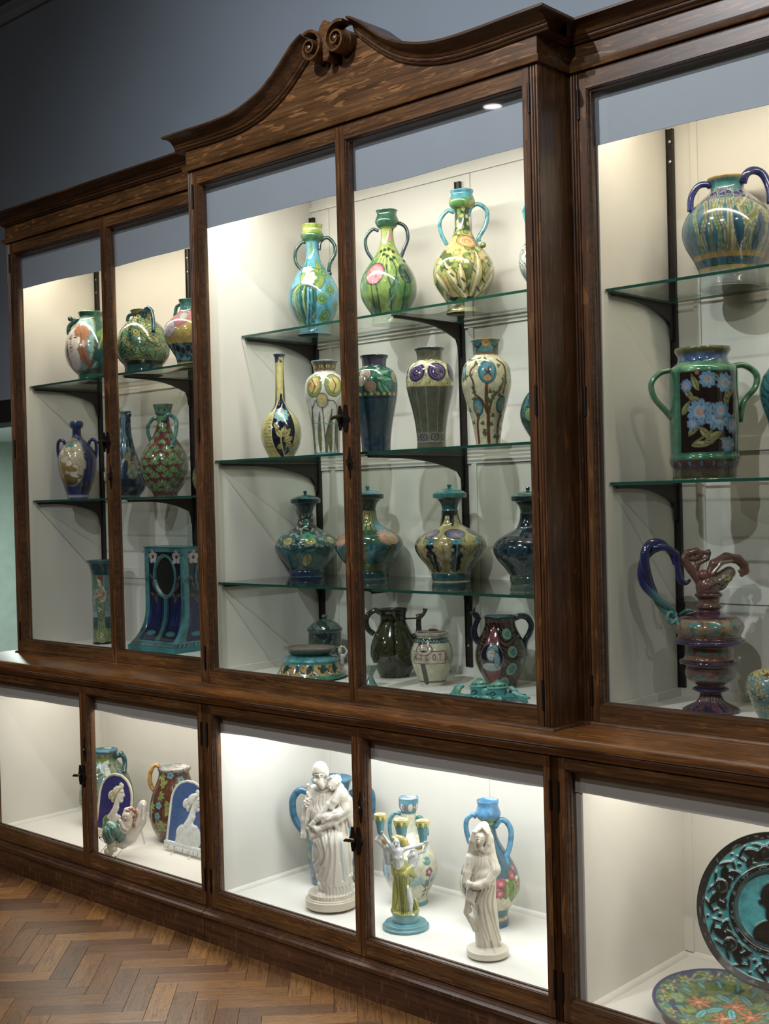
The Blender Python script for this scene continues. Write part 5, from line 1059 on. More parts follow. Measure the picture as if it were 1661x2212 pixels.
# ---------- floor of the middle case
p = Pot('E', 1163, 1800, 'Cf', [(1581,166),(1590,170),(1600,170),(1610,160),(1640,158),(1720,160),(1790,158),(1800,150)], Y=.47, NT=170, NR=60, inner='22302c')
p.fill('4f6a60', '405a58', 30, 3, .8); p.band(1575, 1606, '3a4a54')
for i, yy in enumerate((1640, 1700, 1755)): p.dots(yy, 13, 17, 24, '7f9a70' if i else '2c3450', '22342c', i*.5, 5); p.dots(yy, 13, 7, 12, '22342c' if i else '5a6a80', None, i*.5)
p.swirl(1610, 1800, '1f2c28', 3, 40)
o = p.build('lidded_canister', 'small grey-green lidded canister behind the low stand on the case floor', 'pot')
def lathe_part(p, root, prof, c, c2=None, name='lid', n=48, sc=30, seed=3, c3=None, mt=None):
    pts = cr(prof, 4); m = MB(); m.loft([[(max(.2, r)*p.s*math.cos(2*math.pi*j/n), max(.2, r)*p.s*math.sin(2*math.pi*j/n), (p.y0-y)*p.s) for j in range(n)] for y, r in pts], True, True)
    V_ = np.array(m.v); a = np.arctan2(V_[:, 1], V_[:, 0]); R_ = np.hypot(V_[:, 0], V_[:, 1])/p.s; q = vnoise(a*R_/sc, R_/sc+V_[:, 2]/p.s/sc, seed)
    C_ = np.where((q > .1)[:, None], C3(c2 or c), C3(c)) + 0.0
    if c3: C_ = np.where((np.abs(q-.1) < .12)[:, None], C3(c3), C_)
    return mesh_obj(name, V_, [list(f) for f in m.f], C_, mt or M_GLZ, parent=root)
lathe_part(p, o, [(1447,4),(1452,22),(1470,30),(1485,20),(1492,22),(1500,60),(1525,112),(1555,146),(1575,164),(1580,170)], '5a7060', '36524c', c3='22302c', sc=22)
p = Pot('E', 1028, 2055, 'Cf', [(1846,186),(1850,200),(1862,236),(1876,258),(1886,272),(1896,278),(1910,270),(1950,286),(2000,312),(2030,330),(2050,332),(2068,314),(2076,296)], NT=200, NR=90, inner='2c6a6a', lip=.5, depth=.02)
p.fill('b08a3c', 'c9a450', 40, 3, .7); p.band(1840, 1924, '4f9fa0', '2c7a80', 30); p.band(2018, 2080, '2f7f6c', '3f9a78', 30)
for k in range(14): th = k*2*math.pi/14; p.ell(0, 1962, 26, 42, '2c4a3a', 25, n=1, th=th); p.ell(0, 1995, 12, 30, 'c9d0c0', -50, '24302c', 5, n=1, th=th+.2); p.ell(0, 1940, 10, 30, '2f7a80', 0, n=1, th=th+.12)
p.noise(1925, 2015, '2c3a30', 10, .5, 6)
o = p.build('pierced_stand', 'low round majolica stand with yellow leaf sides and a turquoise shoulder', 'bowl')
p2 = Pot('E', 1028, 2055, 'Cf', [(1790,256),(1797,252),(1808,242),(1820,226),(1834,206),(1844,194),(1850,192)], NT=160, NR=40, inner='8a7a70', lip=.97, depth=.8)
p2.fill('4a6a4c', '6a7a58', 24, 3); p2.band(1784, 1800, '5a4a44'); p2.band(1843, 1852, '1f2c2c'); b_ = p2.build('shallow_bowl', 'shallow bowl with a lustrous brown rim resting on the majolica stand', 'bowl'); b_.location.z = ZS['Cf']+(2076-1846-(2055-1850))*p2.s+.0005
p = Pot('F', 230, 1822, 'Cf', [(1640,66),(1650,60),(1668,54),(1700,40),(1730,24),(1738,20),(1760,26),(1785,38),(1808,50),(1822,56)], NT=120, NR=60, inner='b8b48a', lip=.94, depth=.3)
p.fill('8fae9c', 'a9bfae', 30, 3, .6); p.stripes(1640, 1735, 16, '4f7a70', .3)
for k in range(6): p.band(1655+k*13, 1659+k*13, '4a7468')
p.band(1738, 1830, '5f8f80', '7fa898', 20); p.build('shell_cup', 'little ribbed green shell cup on a foot, just right of the middle door stile', 'cup')
p = Pot('F', 425, 1740, 'Cf', [(1208,122),(1222,120),(1240,112),(1275,106),(1300,106),(1330,114),(1380,138),(1430,164),(1480,182),(1540,192),(1600,188),(1660,168),(1710,144),(1745,126),(1758,124)], NT=190, inner='232a20')
p.fill('3c3f24', '4c4c2a', 40, 3, .7); p.band(1200, 1262, '1c1e18'); p.swirl(1290, 1750, '15160f', 9, 66, 4, 4.5); p.swirl(1300, 1740, '5c5c34', 3, 66, 4, 9, .6)
for dx in (-150, 0, 150): p.line([(dx*.3,1275),(dx,1400),(dx*.9,1560),(dx*.4,1740)], '17180f', 6)
o = p.build('ewer_jug', 'dark olive strap handled jug with an animal head spout', 'jug')
handle(p, o, [(-98,1240),(-150,1218),(-205,1255),(-222,1310),(-205,1370),(-160,1410)], 20, '2a3024', '3a4030', flat=1.5)
handle(p, o, [(150,1440,40),(190,1420,30),(205,1380,20),(205,1330,10),(208,1290,5)], 22, '34321e', '1c1c14', 'spout', taper=[26, 24, 22, 20]); handle(p, o, [(190,1285),(215,1275),(240,1262),(256,1240),(262,1212)], 18, '5a4424', '3c3018', 'spout_head', taper=[24, 26, 16, 14, 22]); handle(p, o, [(100,1290),(190,1290)], 7, '3c3c22', None, 'spout_stay')
p = Pot('F', 735, 1808, 'Cf', [(1390,134),(1402,136),(1414,132),(1424,122),(1440,126),(1475,144),(1520,164),(1570,174),(1620,171),(1680,156),(1740,130),(1785,110),(1800,104),(1822,106)], NT=240, NR=140, inner='6a5236', lip=.94, depth=.04)
p.fill('d0cba8', 'c6c49a', 60, 3, .6); p.band(1380, 1422, 'c2bda8'); p.band(1432, 1472, '1f4a4a')
for k in range(26): p.leaf(0, 1466, 0, 1440, 8, 'b9bfa8') if False else None
ph = ((p.T/(2*math.pi)*30) % 1); tri = np.abs(ph-.5)*2; p.put((p.Yg > 1440)*(p.Yg < 1465)*(1-sst(.0, .25, np.abs(tri-(1465-p.Yg)/25*-1-1+1))*1.0)*0, 'ffffff'); p.put((p.Yg > 1441)*(p.Yg < 1464)*(sst(-.08, .08, (p.Yg-1441)/23-tri*1.0))*(1-sst(-.08, .08, ((p.Yg-1441)/23-tri)-.32)), 'b5bfae')
for dx in (-96, 120): 
    p.line([(dx*1.25 if dx > 0 else dx,1480),(dx*1.35 if dx > 0 else dx*.9,1600),(dx*1.05 if dx > 0 else dx*.55,1785)], '24483f', 22, n=1, taper=0); p.line([(dx*1.25 if dx > 0 else dx,1480),(dx*1.35 if dx > 0 else dx*.9,1600),(dx*1.05 if dx > 0 else dx*.55,1785)], '5a4030', 13, n=1, taper=0)
p.band(1778, 1790, '24504c')
u, v = p._loc(-36, 1575, 0, 1); m_ = (1-sst(138, 142, np.abs(u)))*(1-sst(44, 48, np.abs(v-6))); p.put((1-sst(144, 148, np.abs(u)))*(1-sst(50, 54, np.abs(v-6))), '7a4038'); p.put(m_, 'cfc3ac')
p.ell(-72, 1520, 66, 42, 'cfc3ac', 0, '7a4038', 6, n=1); p.ell(-72, 1512, 34, 22, 'cfc3ac', 0, '6a3a30', 4, n=1); p.ell(-72, 1532, 26, 7, '3a3024', n=1)
LET = dict(A=[[(-9,22),(0,-22),(9,22)],[(-5,6),(5,6)]], P=[[(-8,22),(-8,-22),(4,-22),(9,-12),(4,0),(-8,0)]], R=[[(-8,22),(-8,-22),(4,-22),(9,-12),(4,-2),(-8,-2)],[(0,0),(10,22)]], I=[[(0,-22),(0,22)]], C=[[(9,-15),(2,-22),(-7,-14),(-9,0),(-7,14),(2,22),(9,15)]], O=[[(0,-22),(-9,-12),(-9,12),(0,22),(9,12),(9,-12),(0,-22)]], T=[[(-10,-22),(10,-22)],[(0,-22),(0,22)]], S=[[(8,-16),(0,-22),(-8,-14),(-6,-4),(6,4),(8,14),(0,22),(-8,16)]], D=[[(-8,-22),(-8,22),(2,20),(9,8),(9,-8),(2,-20),(-8,-22)]], M=[[(-10,22),(-8,-22),(0,8),(8,-22),(10,22)]], N=[[(-8,22),(-8,-22),(8,22),(8,-22)]])
def letters(p, txt, x0, y, step, k, c, w, n=1):
    for i, ch in enumerate(txt):
        for st in LET.get(ch, []): p.line([(x0+i*step+a*k, y+b*k) for a, b in st], c, w, n=n, sm=0)
for ch, th_ in zip('APRICOTS', (-93, -73, -51, -32.5, -15, 3.5, 20, 39)):
    for st in LET[ch]: p.line([(0, 1578+b*1.1, math.radians(th_)+a*1.15/174) for a, b in st], '8a3c30', 3.4, n=1, sm=0)
o = p.build('apothecary_jar', 'small cream jar lettered APRICOTS on a banner, in front of the olive jug', 'jar')
lathe_part(p, o, [(1376,10),(1380,70),(1386,112),(1392,124)], '7a5a44', '5a4030', name='paper_cover', sc=20); handle(p, o, [(-20,1374,10),(10,1372,20),(50,1378,20)], 9, '6a4836', None, 'paper_fold')
p = Pot('F', 1295, 1825, 'Cf', [(1268,132),(1284,130),(1302,126),(1340,128),(1380,142),(1430,168),(1490,192),(1550,206),(1600,208),(1650,200),(1710,176),(1770,146),(1820,130),(1845,130)], NT=200, inner='3a7a8a', lip=.95, depth=.05)
p.fill('5a3a2c', '6a4a30', 40, 3, .7); p.band(1262, 1296, '22343c'); p.swirl(1310, 1840, '1d1712', 8, 80, 6, 3.5)
u, v = p._loc(-95, 1590, 0, 1); dia = np.abs(u)/(118-.0*v)+np.abs(v-0)/(290); p.put(1-sst(.97, 1.03, dia**1.0), '2a1c1c'); p.put(1-sst(.90, .96, dia), '8a4448'); p.put((1-sst(.90, .96, dia))*sst(.2, .5, vnoise(u/16, v/16, 4)), '7a3a3c')
p.ell(-95, 1580, 98, 108, '1d2434', 0, '8a8f90', 4, n=1); p.ell(-85, 1545, 50, 70, '7f9ca4', 10, '2a3a4a', 3, n=1); p.ell(-92, 1556, 34, 48, 'c3bcae', 10, '3a3a3a', 3, n=1); p.ell(-95, 1660, 80, 34, 'a5b0b0', 0, '2a3a4a', 3, n=1); p.ell(-50, 1600, 24, 60, '7f9ca4', 0, '2a3a4a', 3, n=1); p.ell(-105, 1548, 8, 3, '3a3030', n=1); p.ell(-82, 1550, 8, 3, '3a3030', n=1); p.ell(-96, 1580, 9, 4, '8a4a44', n=1)
for (dx, yy, r) in ((40,1400,38),(80,1540,42),(70,1680,46),(10,1790,40),(170,1480,24),(150,1780,24),(160,1620,20)): p.ell(dx, yy, r, r*1.15, '6f9a74', 20, '16241f', 7); p.ell(dx+3, yy+2, r*.6, r*.75, '2c8088', 20, 'a5a860', 4)
o = p.build('ewer_jug', 'brown majolica jug with a sleeping face in a round medallion and horned head spout', 'jug')
handle(p, o, [(120,1290),(170,1272),(225,1290),(255,1350),(235,1420),(200,1480),(192,1560),(195,1600)], 22, '24303a', '1a232c', flat=1.5)
handle(p, o, [(-180,1480,20),(-205,1430,10),(-212,1380),(-196,1330),(-180,1295)], 20, '1b2030', '2c2c40', 'spout', taper=[26, 28, 26, 22, 24]); handle(p, o, [(-175,1300),(-190,1262),(-215,1240),(-240,1236)], 18, '1b2030', None, 'spout_head', taper=[26, 28, 20, 12]); handle(p, o, [(-212,1245),(-206,1215),(-196,1190)], 8, '16161c', None, 'horn', taper=[13, 8, 3]); handle(p, o, [(-182,1272),(-166,1262)], 8, '16161c', None, 'ear', taper=[11, 4])
# ---------- base cabinets: pots behind the figures
p = Pot('I', 838, 1345, 'B', [(688,98),(700,100),(715,94),(745,86),(775,96),(810,128),(860,162),(920,186),(1000,206),(1060,212),(1120,206),(1200,180),(1280,142),(1340,112),(1350,110)], Y=.40, NT=180, inner='5a94a8', lip=.95, depth=.08)
p.fill('24505e', '1d3f4c', 50, 3, .8); p.band(680, 712, '2a5a68'); p.band(712, 770, '6a7a34', '3f6a4a', 26, streak=2); p.swirl(770, 1340, '4f8a9c', 6, 60, 4, 5); p.swirl(770, 1340, '8a8f44', 4, 80, 8, 4)
for k in range(8): p.line([(10+k*18,790),(30+k*22,850),(40+k*20,900)], '8a7a3c' if k % 2 else '1c3038', 4)
o = p.build('two_handled_jar', 'blue-green jar standing behind the plaque with the green-dressed woman', 'jar')
handle(p, o, [(80,745,20),(110,730,30),(145,735,30),(158,790,30),(155,860,60)], 16, '1d5f64', '16484e'); knob(p, o, 132, 716, 22, '1f6a70', 'handle_knob', 30)
handle(p, o, [(-80,745,20),(-120,730,30),(-158,790,30),(-155,860,60)], 16, '1d5f64', '16484e')
p = Pot('I', 1372, 1400, 'B', [(822,126),(834,124),(860,118),(890,122),(930,136),(990,160),(1060,182),(1130,194),(1200,196),(1270,184),(1330,162),(1380,134),(1402,130)], Y=.42, NT=190, inner='c9b8b0', lip=.95, depth=.1)
p.fill('5c3020', '6a3a28', 40, 3, .6); p.band(814, 842, '7aa0a0', '5c3020', 14, wav=6)
rs = np.random.RandomState(12)
for i in range(26):
    yy = rs.uniform(860, 1360); dx = rs.uniform(-.95, .95)*p.rad(yy); a0 = rs.uniform(0, 6.28)
    for q in range(5): p.leaf(dx, yy, dx+42*math.cos(a0+q*.8-1.6), yy+42*math.sin(a0+q*.8-1.6), 11, '9aa048' if i % 3 else '7f9440', '2c2a14', n=2, lw=2)
for (dx, yy) in ((-98,1080),(-10,860),(70,900),(-110,1160),(20,1100),(100,1180),(30,1260)): p.flower(dx, yy, 30, '6a9aa4', 5, '3a7078', '2c2a20', rr=.25); 
o = p.build('serving_jug', 'brown jug with leafy pattern and a yellow handle in the left base cabinet', 'jug')
handle(p, o, [(-108,820),(-140,800),(-172,830),(-190,900),(-178,970),(-140,1015)], 15, 'c9982c', 'a87820', flat=1.5); handle(p, o, [(100,835,60),(128,812,75),(140,800,80)], 16, 'b9a89c', None, 'spout', taper=[26, 20, 10])
p = Pot('J', 1136, 1650, 'B', [(735,178),(748,180),(770,168),(820,150),(860,140),(920,146),(1000,176),(1100,212),(1200,232),(1300,240),(1400,234),(1500,222),(1580,208),(1640,200),(1660,198)], Y=.43, NT=170, inner='3f8cb0', lip=.95, depth=.1)
p.fill('2c6a88', '3f7f90', 40, 3, .8, 2); p.noise(1250, 1600, '8a9440', 30, .3, 5, .8); p.noise(1400, 1640, '24446a', 20, .1, 7); p.band(1630, 1664, '8a6a64')
o = p.build('two_handled_jar', 'large blue two-handled jar standing behind the white saint with a child', 'jar')
handle(p, o, [(-160,880),(-215,850),(-280,835),(-338,900),(-345,1000),(-325,1090),(-270,1180),(-225,1230)], 27, '2c7090', '1f5878'); handle(p, o, [(160,880),(240,840),(330,860),(345,960),(330,1080),(270,1180)], 27, '2c7090', '1f5878')
p = Pot('K', 405, 1458, 'B', [(620,82),(634,80),(665,80),(700,76),(728,64),(742,58),(770,60),(820,62),(860,68),(900,80),(950,118),(1000,160),(1060,200),(1120,220),(1180,224),(1240,216),(1310,186),(1370,152),(1410,134),(1440,132),(1462,140),(1470,138)], Y=.43, NT=190, inner='cfc8cc', lip=.94, depth=.05)
p.fill('d4d2b4', 'cac7a4', 60, 3, .5); p.band(612, 742, '5a9aa8', '4588a0', 26); p.dots(688, 7, 22, 32, 'd0c8c0', '3a6a78', .32, 3); p.flower(0, 0, 1, 'ffffff') if False else None
for th, cc in ((-.55, '9a4a5c'), (.62, '8a7a34'), (2.0, '9a4a5c'), (-2.0, '8a7a34')): p.flower(0, 688, 20, cc, 7, 'd8d0c4', None, n=1, th=th)
p.noise(960, 1420, '6aa8bc', 60, .35, 5, .7); p.ell(-190, 1120, 60, 150, '9ab8c4', 10, '5a8090', 4); p.ell(-190, 1300, 60, 60, '5a9aaa'); p.band(1405, 1420, 'c9c29a'); p.band(1436, 1480, '4f9298')
for pts in ([(120,1400),(135,1300),(152,1200)], [(130,1350),(170,1290),(190,1240)], [(128,1340),(100,1290),(86,1260)]): p.line(pts, '5a5038', 4)
p.flower(148, 1178, 34, 'a04a5c', 5, 'd8d0c4', '6a2c3c', rr=.4)
for (a, b, c2, d) in ((110,1360,84,1395),(125,1330,90,1345),(135,1330,175,1330),(140,1300,110,1260),(152,1260,185,1240),(130,1300,98,1280),(140,1270,120,1240)): p.leaf(a, b, c2, d, 12, '6a6a34', '4a4a24', lw=2)
p.ell(130, 1090, 40, 34, '4f9298', 20, tex='cac7a4')
o = p.build('gourd_vase', 'cream and blue vase with a red flower sprig standing behind the candlestick', 'vase')
handle(p, o, [(-62,752),(-110,745),(-150,790),(-158,860),(-150,930),(-128,975)], 15, '4f9098', '3a7684'); handle(p, o, [(55,790,20),(90,780,30),(130,830,30),(140,920,40)], 16, '2f7f80', '4f9a90')
p = Pot('K', 1050, 1635, 'B', [(658,92),(672,88),(700,84),(730,94),(760,103),(785,98),(808,80),(825,62),(840,56),(880,58),(930,66),(980,84),(1040,118),(1100,160),(1160,196),(1220,224),(1290,243),(1350,244),(1400,232),(1450,208),(1500,174),(1540,150),(1580,140),(1600,144),(1640,148),(1662,144)], Y=.43, NT=200, inner='3a80a8', lip=.95, depth=.06)
p.fill('d5d0b0', 'cac6a0', 60, 3, .5); p.band(650, 800, '4590bc', '3a78a4', 30); p.band(790, 845, '5a9a80', '8aa850', 20); p.band(845, 1240, '2f6070', '4a4a5c', 40, 5); p.ell(-190, 1280, 80, 150, '3c2c40', 0, tex='6a7a4a')
for (a, b, c2, d, w) in ((160,1440,140,1180,60),(110,1400,90,1220,40),(220,1400,215,1220,40),(-150,1400,-170,1240,40)): p.leaf(a, b, c2, d, w, '7a9440', '2c3a20', '3f5a2c', c2='5a7a34')
for (dx, yy, r) in ((70,1270,46),(60,1345,44),(165,1225,36),(215,1300,30),(180,1180,28),(-60,1330,40)): p.flower(dx, yy, r, 'b8485c', 5, 'd88a90', '5a2430', dc='8a2c40'); p.dots(0, 1, 1, 1, 'b8485c') if False else None
p.noise(1480, 1500, 'a8a470', 20, .2); p.band(1505, 1578, '2f7484', '3f8a90', 26, wav=6); p.band(1578, 1602, 'bfae6a'); p.band(1602, 1670, '2f5f84', '3f7f98', 26)
o = p.build('gourd_vase', 'blue and cream gourd vase with red blossoms standing behind the hooded figure', 'vase')
handle(p, o, [(-95,790),(-128,770),(-172,810),(-180,880),(-165,960),(-140,1030)], 18, '4590b4', '3a7ba0'); handle(p, o, [(50,870,20),(90,815,30),(140,825,30),(178,900,40),(165,1010,60),(130,1110,90),(135,1190,120)], 20, '4a94b8', '3a7ba0')
# ---------- plates in the right base cabinet
def disc(name, label, c0, nrm, up, R, prof, paint, cat='plate', NR=90, NT=260):
    """round dish: prof = [(r/R, bulge)], painted in polar coordinates"""
    n_ = np.array(nrm, float); n_ /= np.linalg.norm(n_); u_ = np.array(up, float); u_ -= n_*(u_@n_); u_ /= np.linalg.norm(u_); r_ = np.cross(u_, n_)
    rr = np.linspace(0.01, 1, NR); hh = np.interp(rr, [q[0] for q in prof], [q[1] for q in prof]); th = np.arange(NT)*2*math.pi/NT
    T_, R_ = np.meshgrid(th, rr); X = R_*np.sin(T_); Y = R_*np.cos(T_); H_ = np.repeat(hh[:, None], NT, 1); col, dh = paint(X, Y, R_, T_)
    V_ = (X*R)[..., None]*r_ + (Y*R)[..., None]*u_ + ((H_+dh)*R)[..., None]*n_
    B_ = (X*R)[..., None]*r_ + (Y*R)[..., None]*u_ + ((H_-.045*(1-.5*R_))*R)[..., None]*n_
    Vt = np.concatenate([V_.reshape(-1, 3), B_[::10].reshape(-1, 3)]); nb = len(B_[::10]); Cl = np.concatenate([col.reshape(-1, 3), np.tile(C3('2a2c2c'), (nb*NT, 1))])
    F = []
    i = np.arange(NR-1)[:, None]*NT; j = np.arange(NT)[None]; k = (j+1) % NT; F += np.stack([i+j, i+k, i+NT+k, i+NT+j], -1).reshape(-1, 4).tolist()
    o_ = NR*NT; i = o_+np.arange(nb-1)[:, None]*NT; F += np.stack([i+j, i+NT+j, i+NT+k, i+k], -1).reshape(-1, 4).tolist()
    a = (NR-1)*NT; b = o_+(nb-1)*NT; F += [[a+q, a+(q+1) % NT, b+(q+1) % NT, b+q] for q in range(NT)]; F.append(list(range(NT))[::-1]); F.append([o_+q for q in range(NT)])
    return mesh_obj(name, Vt, F, Cl, M_GLZ, c0, label, cat)
def mixa(col, m, c): return col*(1-m[..., None])+C3(c)*m[..., None]
def blob(X, Y, cx, cy, a, b, rot=0, sf=.008):
    ca, sa = math.cos(rot), math.sin(rot); p_, q = (X-cx)*ca+(Y-cy)*sa, -(X-cx)*sa+(Y-cy)*ca; d = (np.sqrt((p_/a)**2+(q/b)**2)-1)*min(a, b); return 1-sst(-sf, sf, d)
def charger(X, Y, R_, T_):
    col = np.tile(C3('2f9098'), X.shape+(1,)); col = mixa(col, sst(0, .8, vnoise(X*14, Y*14, 3)), '257c84'); dh = np.zeros(X.shape)
    def dark(m, h=.02): nonlocal col, dh; col = mixa(col, m, '14191a'); dh = np.maximum(dh, m*h)
    for k in range(6):
        a0 = k*math.pi/3-.10
        def AT(da, r): return r*math.sin(a0+da), r*math.cos(a0+da)
        def ring_leaf(da, r, la, lb, tilt): nonlocal col, dh; x, y = AT(da, r); dark(blob(X, Y, x, y, la, lb, -(a0+da)+tilt), .028)
        x, y = AT(0, .735); dark(blob(X, Y, x, y, .088, .088), .05); x, y = AT(.03, .655); dark(blob(X, Y, x, y, .05, .05), .03)
        for sg in (-1, 1): ring_leaf(sg*.22, .76, .115, .058, sg*.5); ring_leaf(sg*.36, .83, .10, .026, -sg*.6); ring_leaf(sg*.13, .66, .08, .040, sg*.2); ring_leaf(sg*.33, .67, .085, .045, -sg*.9); ring_leaf(sg*.44, .75, .07, .022, sg*1.1); ring_leaf(sg*.10, .84, .07, .022, sg*.4); ring_leaf(sg*.28, .625, .07, .020, sg*.1)
        x, y = AT(math.pi/6, .70); dark(blob(X, Y, x, y, .030, .030), .02); x, y = AT(math.pi/6, .86); dark(blob(X, Y, x, y, .022, .022), .02)
        x, y = AT(0, .735); col = mixa(col, blob(X, Y, x, y, .07, .07)*sst(.3, .6, vnoise(X*80, Y*80, 5)), '3a4444')
    rim = (R_ > .90).astype(float); dark(rim, .012); inner = ((R_ > .50)*(R_ < .585)).astype(float); dark(inner, .018)
    col = mixa(col, ((R_ > .915)*(R_ < .965)*(vnoise(T_*30, R_*60, 4) > .35)).astype(float), '4a5456'); col = mixa(col, ((R_ > .52)*(R_ < .57)*(vnoise(T_*22, R_*50, 8) > .3)).astype(float), '46585a')
    col = mixa(col, ((R_ > .44)*(R_ < .50)).astype(float), '1d3a3e')
    # centre: dark profile bust on turquoise
    for (cx, cy, a, b, r) in ((.02,.16,.17,.20,0),(.0,-.05,.10,.16,0),(.02,-.30,.30,.18,0),(-.12,.10,.06,.05,0),(.10,.24,.15,.12,.4)): dark(blob(X, Y, cx, cy, a, b, r)*(R_ < .44), .03)
    col = mixa(col, (blob(X, Y, .06, .22, .12, .12)*sst(.2, .5, vnoise(X*60, Y*60, 5))), '2c3638'); return col, dh
zc = .142; P = at(1672, 1966, 1, .36); R_c = 163*px_scale(P)*1.01
nv = RH*-.12 + FH*.97 + np.array([0, 0, .24]); zc_ = .142+R_c*math.cos(math.asin(.24))+.004
cc_ = np.array([P[0], P[1], P[2]])
disc('large_charger', 'large round charger with black masks and scrolls on turquoise, leaning in the right base cabinet', cc_, nv, (0, 0, 1), R_c, [(0,-.10),(.44,-.09),(.52,.0),(.9,.03),(1,.06)], charger, NR=130, NT=380)
def platter(X, Y, R_, T_):
    col = np.tile(C3('5f7a30'), X.shape+(1,)); col = mixa(col, sst(-.2, .6, vnoise(X*9, Y*9, 3)), '8a9a3c'); col = mixa(col, sst(.1, .5, vnoise(X*16, Y*16, 7)), '24624c')
    col = mixa(col, (R_ > .95).astype(float), '2a3466'); ring = ((R_ > .66)*(R_ < .95)).astype(float); col = mixa(col, ring*sst(-.3, .4, vnoise(X*12, Y*12, 9)), '2a3a68'); col = mixa(col, ring*sst(.0, .5, vnoise(X*10+3, Y*10, 2)), '3f8a7c')
    for k in range(14):
        a = k*math.pi/7; 
        for q in range(5): col = mixa(col, blob(X, Y, .81*math.sin(a)+.055*math.cos(q*1.26), .81*math.cos(a)+.055*math.sin(q*1.26), .05, .022, q*1.26), 'b0a050')
        col = mixa(col, blob(X, Y, .81*math.sin(a), .81*math.cos(a), .03, .03), '2f8a70'); a += math.pi/14
        col = mixa(col, blob(X, Y, .86*math.sin(a), .86*math.cos(a), .05, .018, 1.0), 'c09070'); col = mixa(col, blob(X, Y, .62*math.sin(a), .62*math.cos(a), .03, .085, -a+.4), '1f4a50'); col = mixa(col, blob(X, Y, .62*math.sin(a), .62*math.cos(a), .024, .075, -a+.4), '58a8a8')
    for (cx, cy, a0) in ((-.28,.18,0),(.22,.02,1.2),(-.05,-.32,2.4),(.35,-.3,.5)):
        for q in range(7): b = a0+q*.9; col = mixa(col, blob(X, Y, cx+.10*math.cos(b), cy+.10*math.sin(b), .115, .042, b), '6a3018'); col = mixa(col, blob(X, Y, cx+.10*math.cos(b), cy+.10*math.sin(b), .10, .032, b), 'c06a34')
        col = mixa(col, blob(X, Y, cx, cy, .05, .04), 'd09a50')
    for (cx, cy, r) in ((-.12,-.05,.3),(.12,.26,2.2),(.1,-.2,1.4),(-.34,-.16,.9),(.42,.18,1.8)): col = mixa(col, blob(X, Y, cx, cy, .17, .068, r), '20404a'); col = mixa(col, blob(X, Y, cx, cy, .155, .056, r), '55b0b0'); col = mixa(col, blob(X, Y, cx, cy, .12, .008, r), '20606a')
    g = vnoise(X*22, Y*22, 12, 2)*3; col = mixa(col, (1-sst(.04, .12, np.abs((g % 1)-.5)))*.6, '1c3a34'); return col, np.zeros(X.shape)
P = at(1558, 2178, 2, .175); s_ = px_scale(P)
disc('flat_platter', 'multicoloured platter with orange blossoms and turquoise leaves lying low at the lower right', (P[0], P[1], .185), FH*.10+np.array([0, 0, 1.0]), -FH, 146*s_, [(0,-.06),(.5,-.05),(.66,0),(1,.06)], platter, NR=120, NT=340)
m = MB(); m.lathe([(.0,0),(.075,0),(.078,.004),(.06,.012),(.055,.028),(0,.028)], n=40); m.build('display_stand', M_CASE, None).location = (P[0], P[1], .142)
bpy.data.objects['display_stand'].name = 'display_riser'; tag(bpy.data.objects['display_riser'], 'low white round riser under the multicoloured platter at the lower right', 'stand')
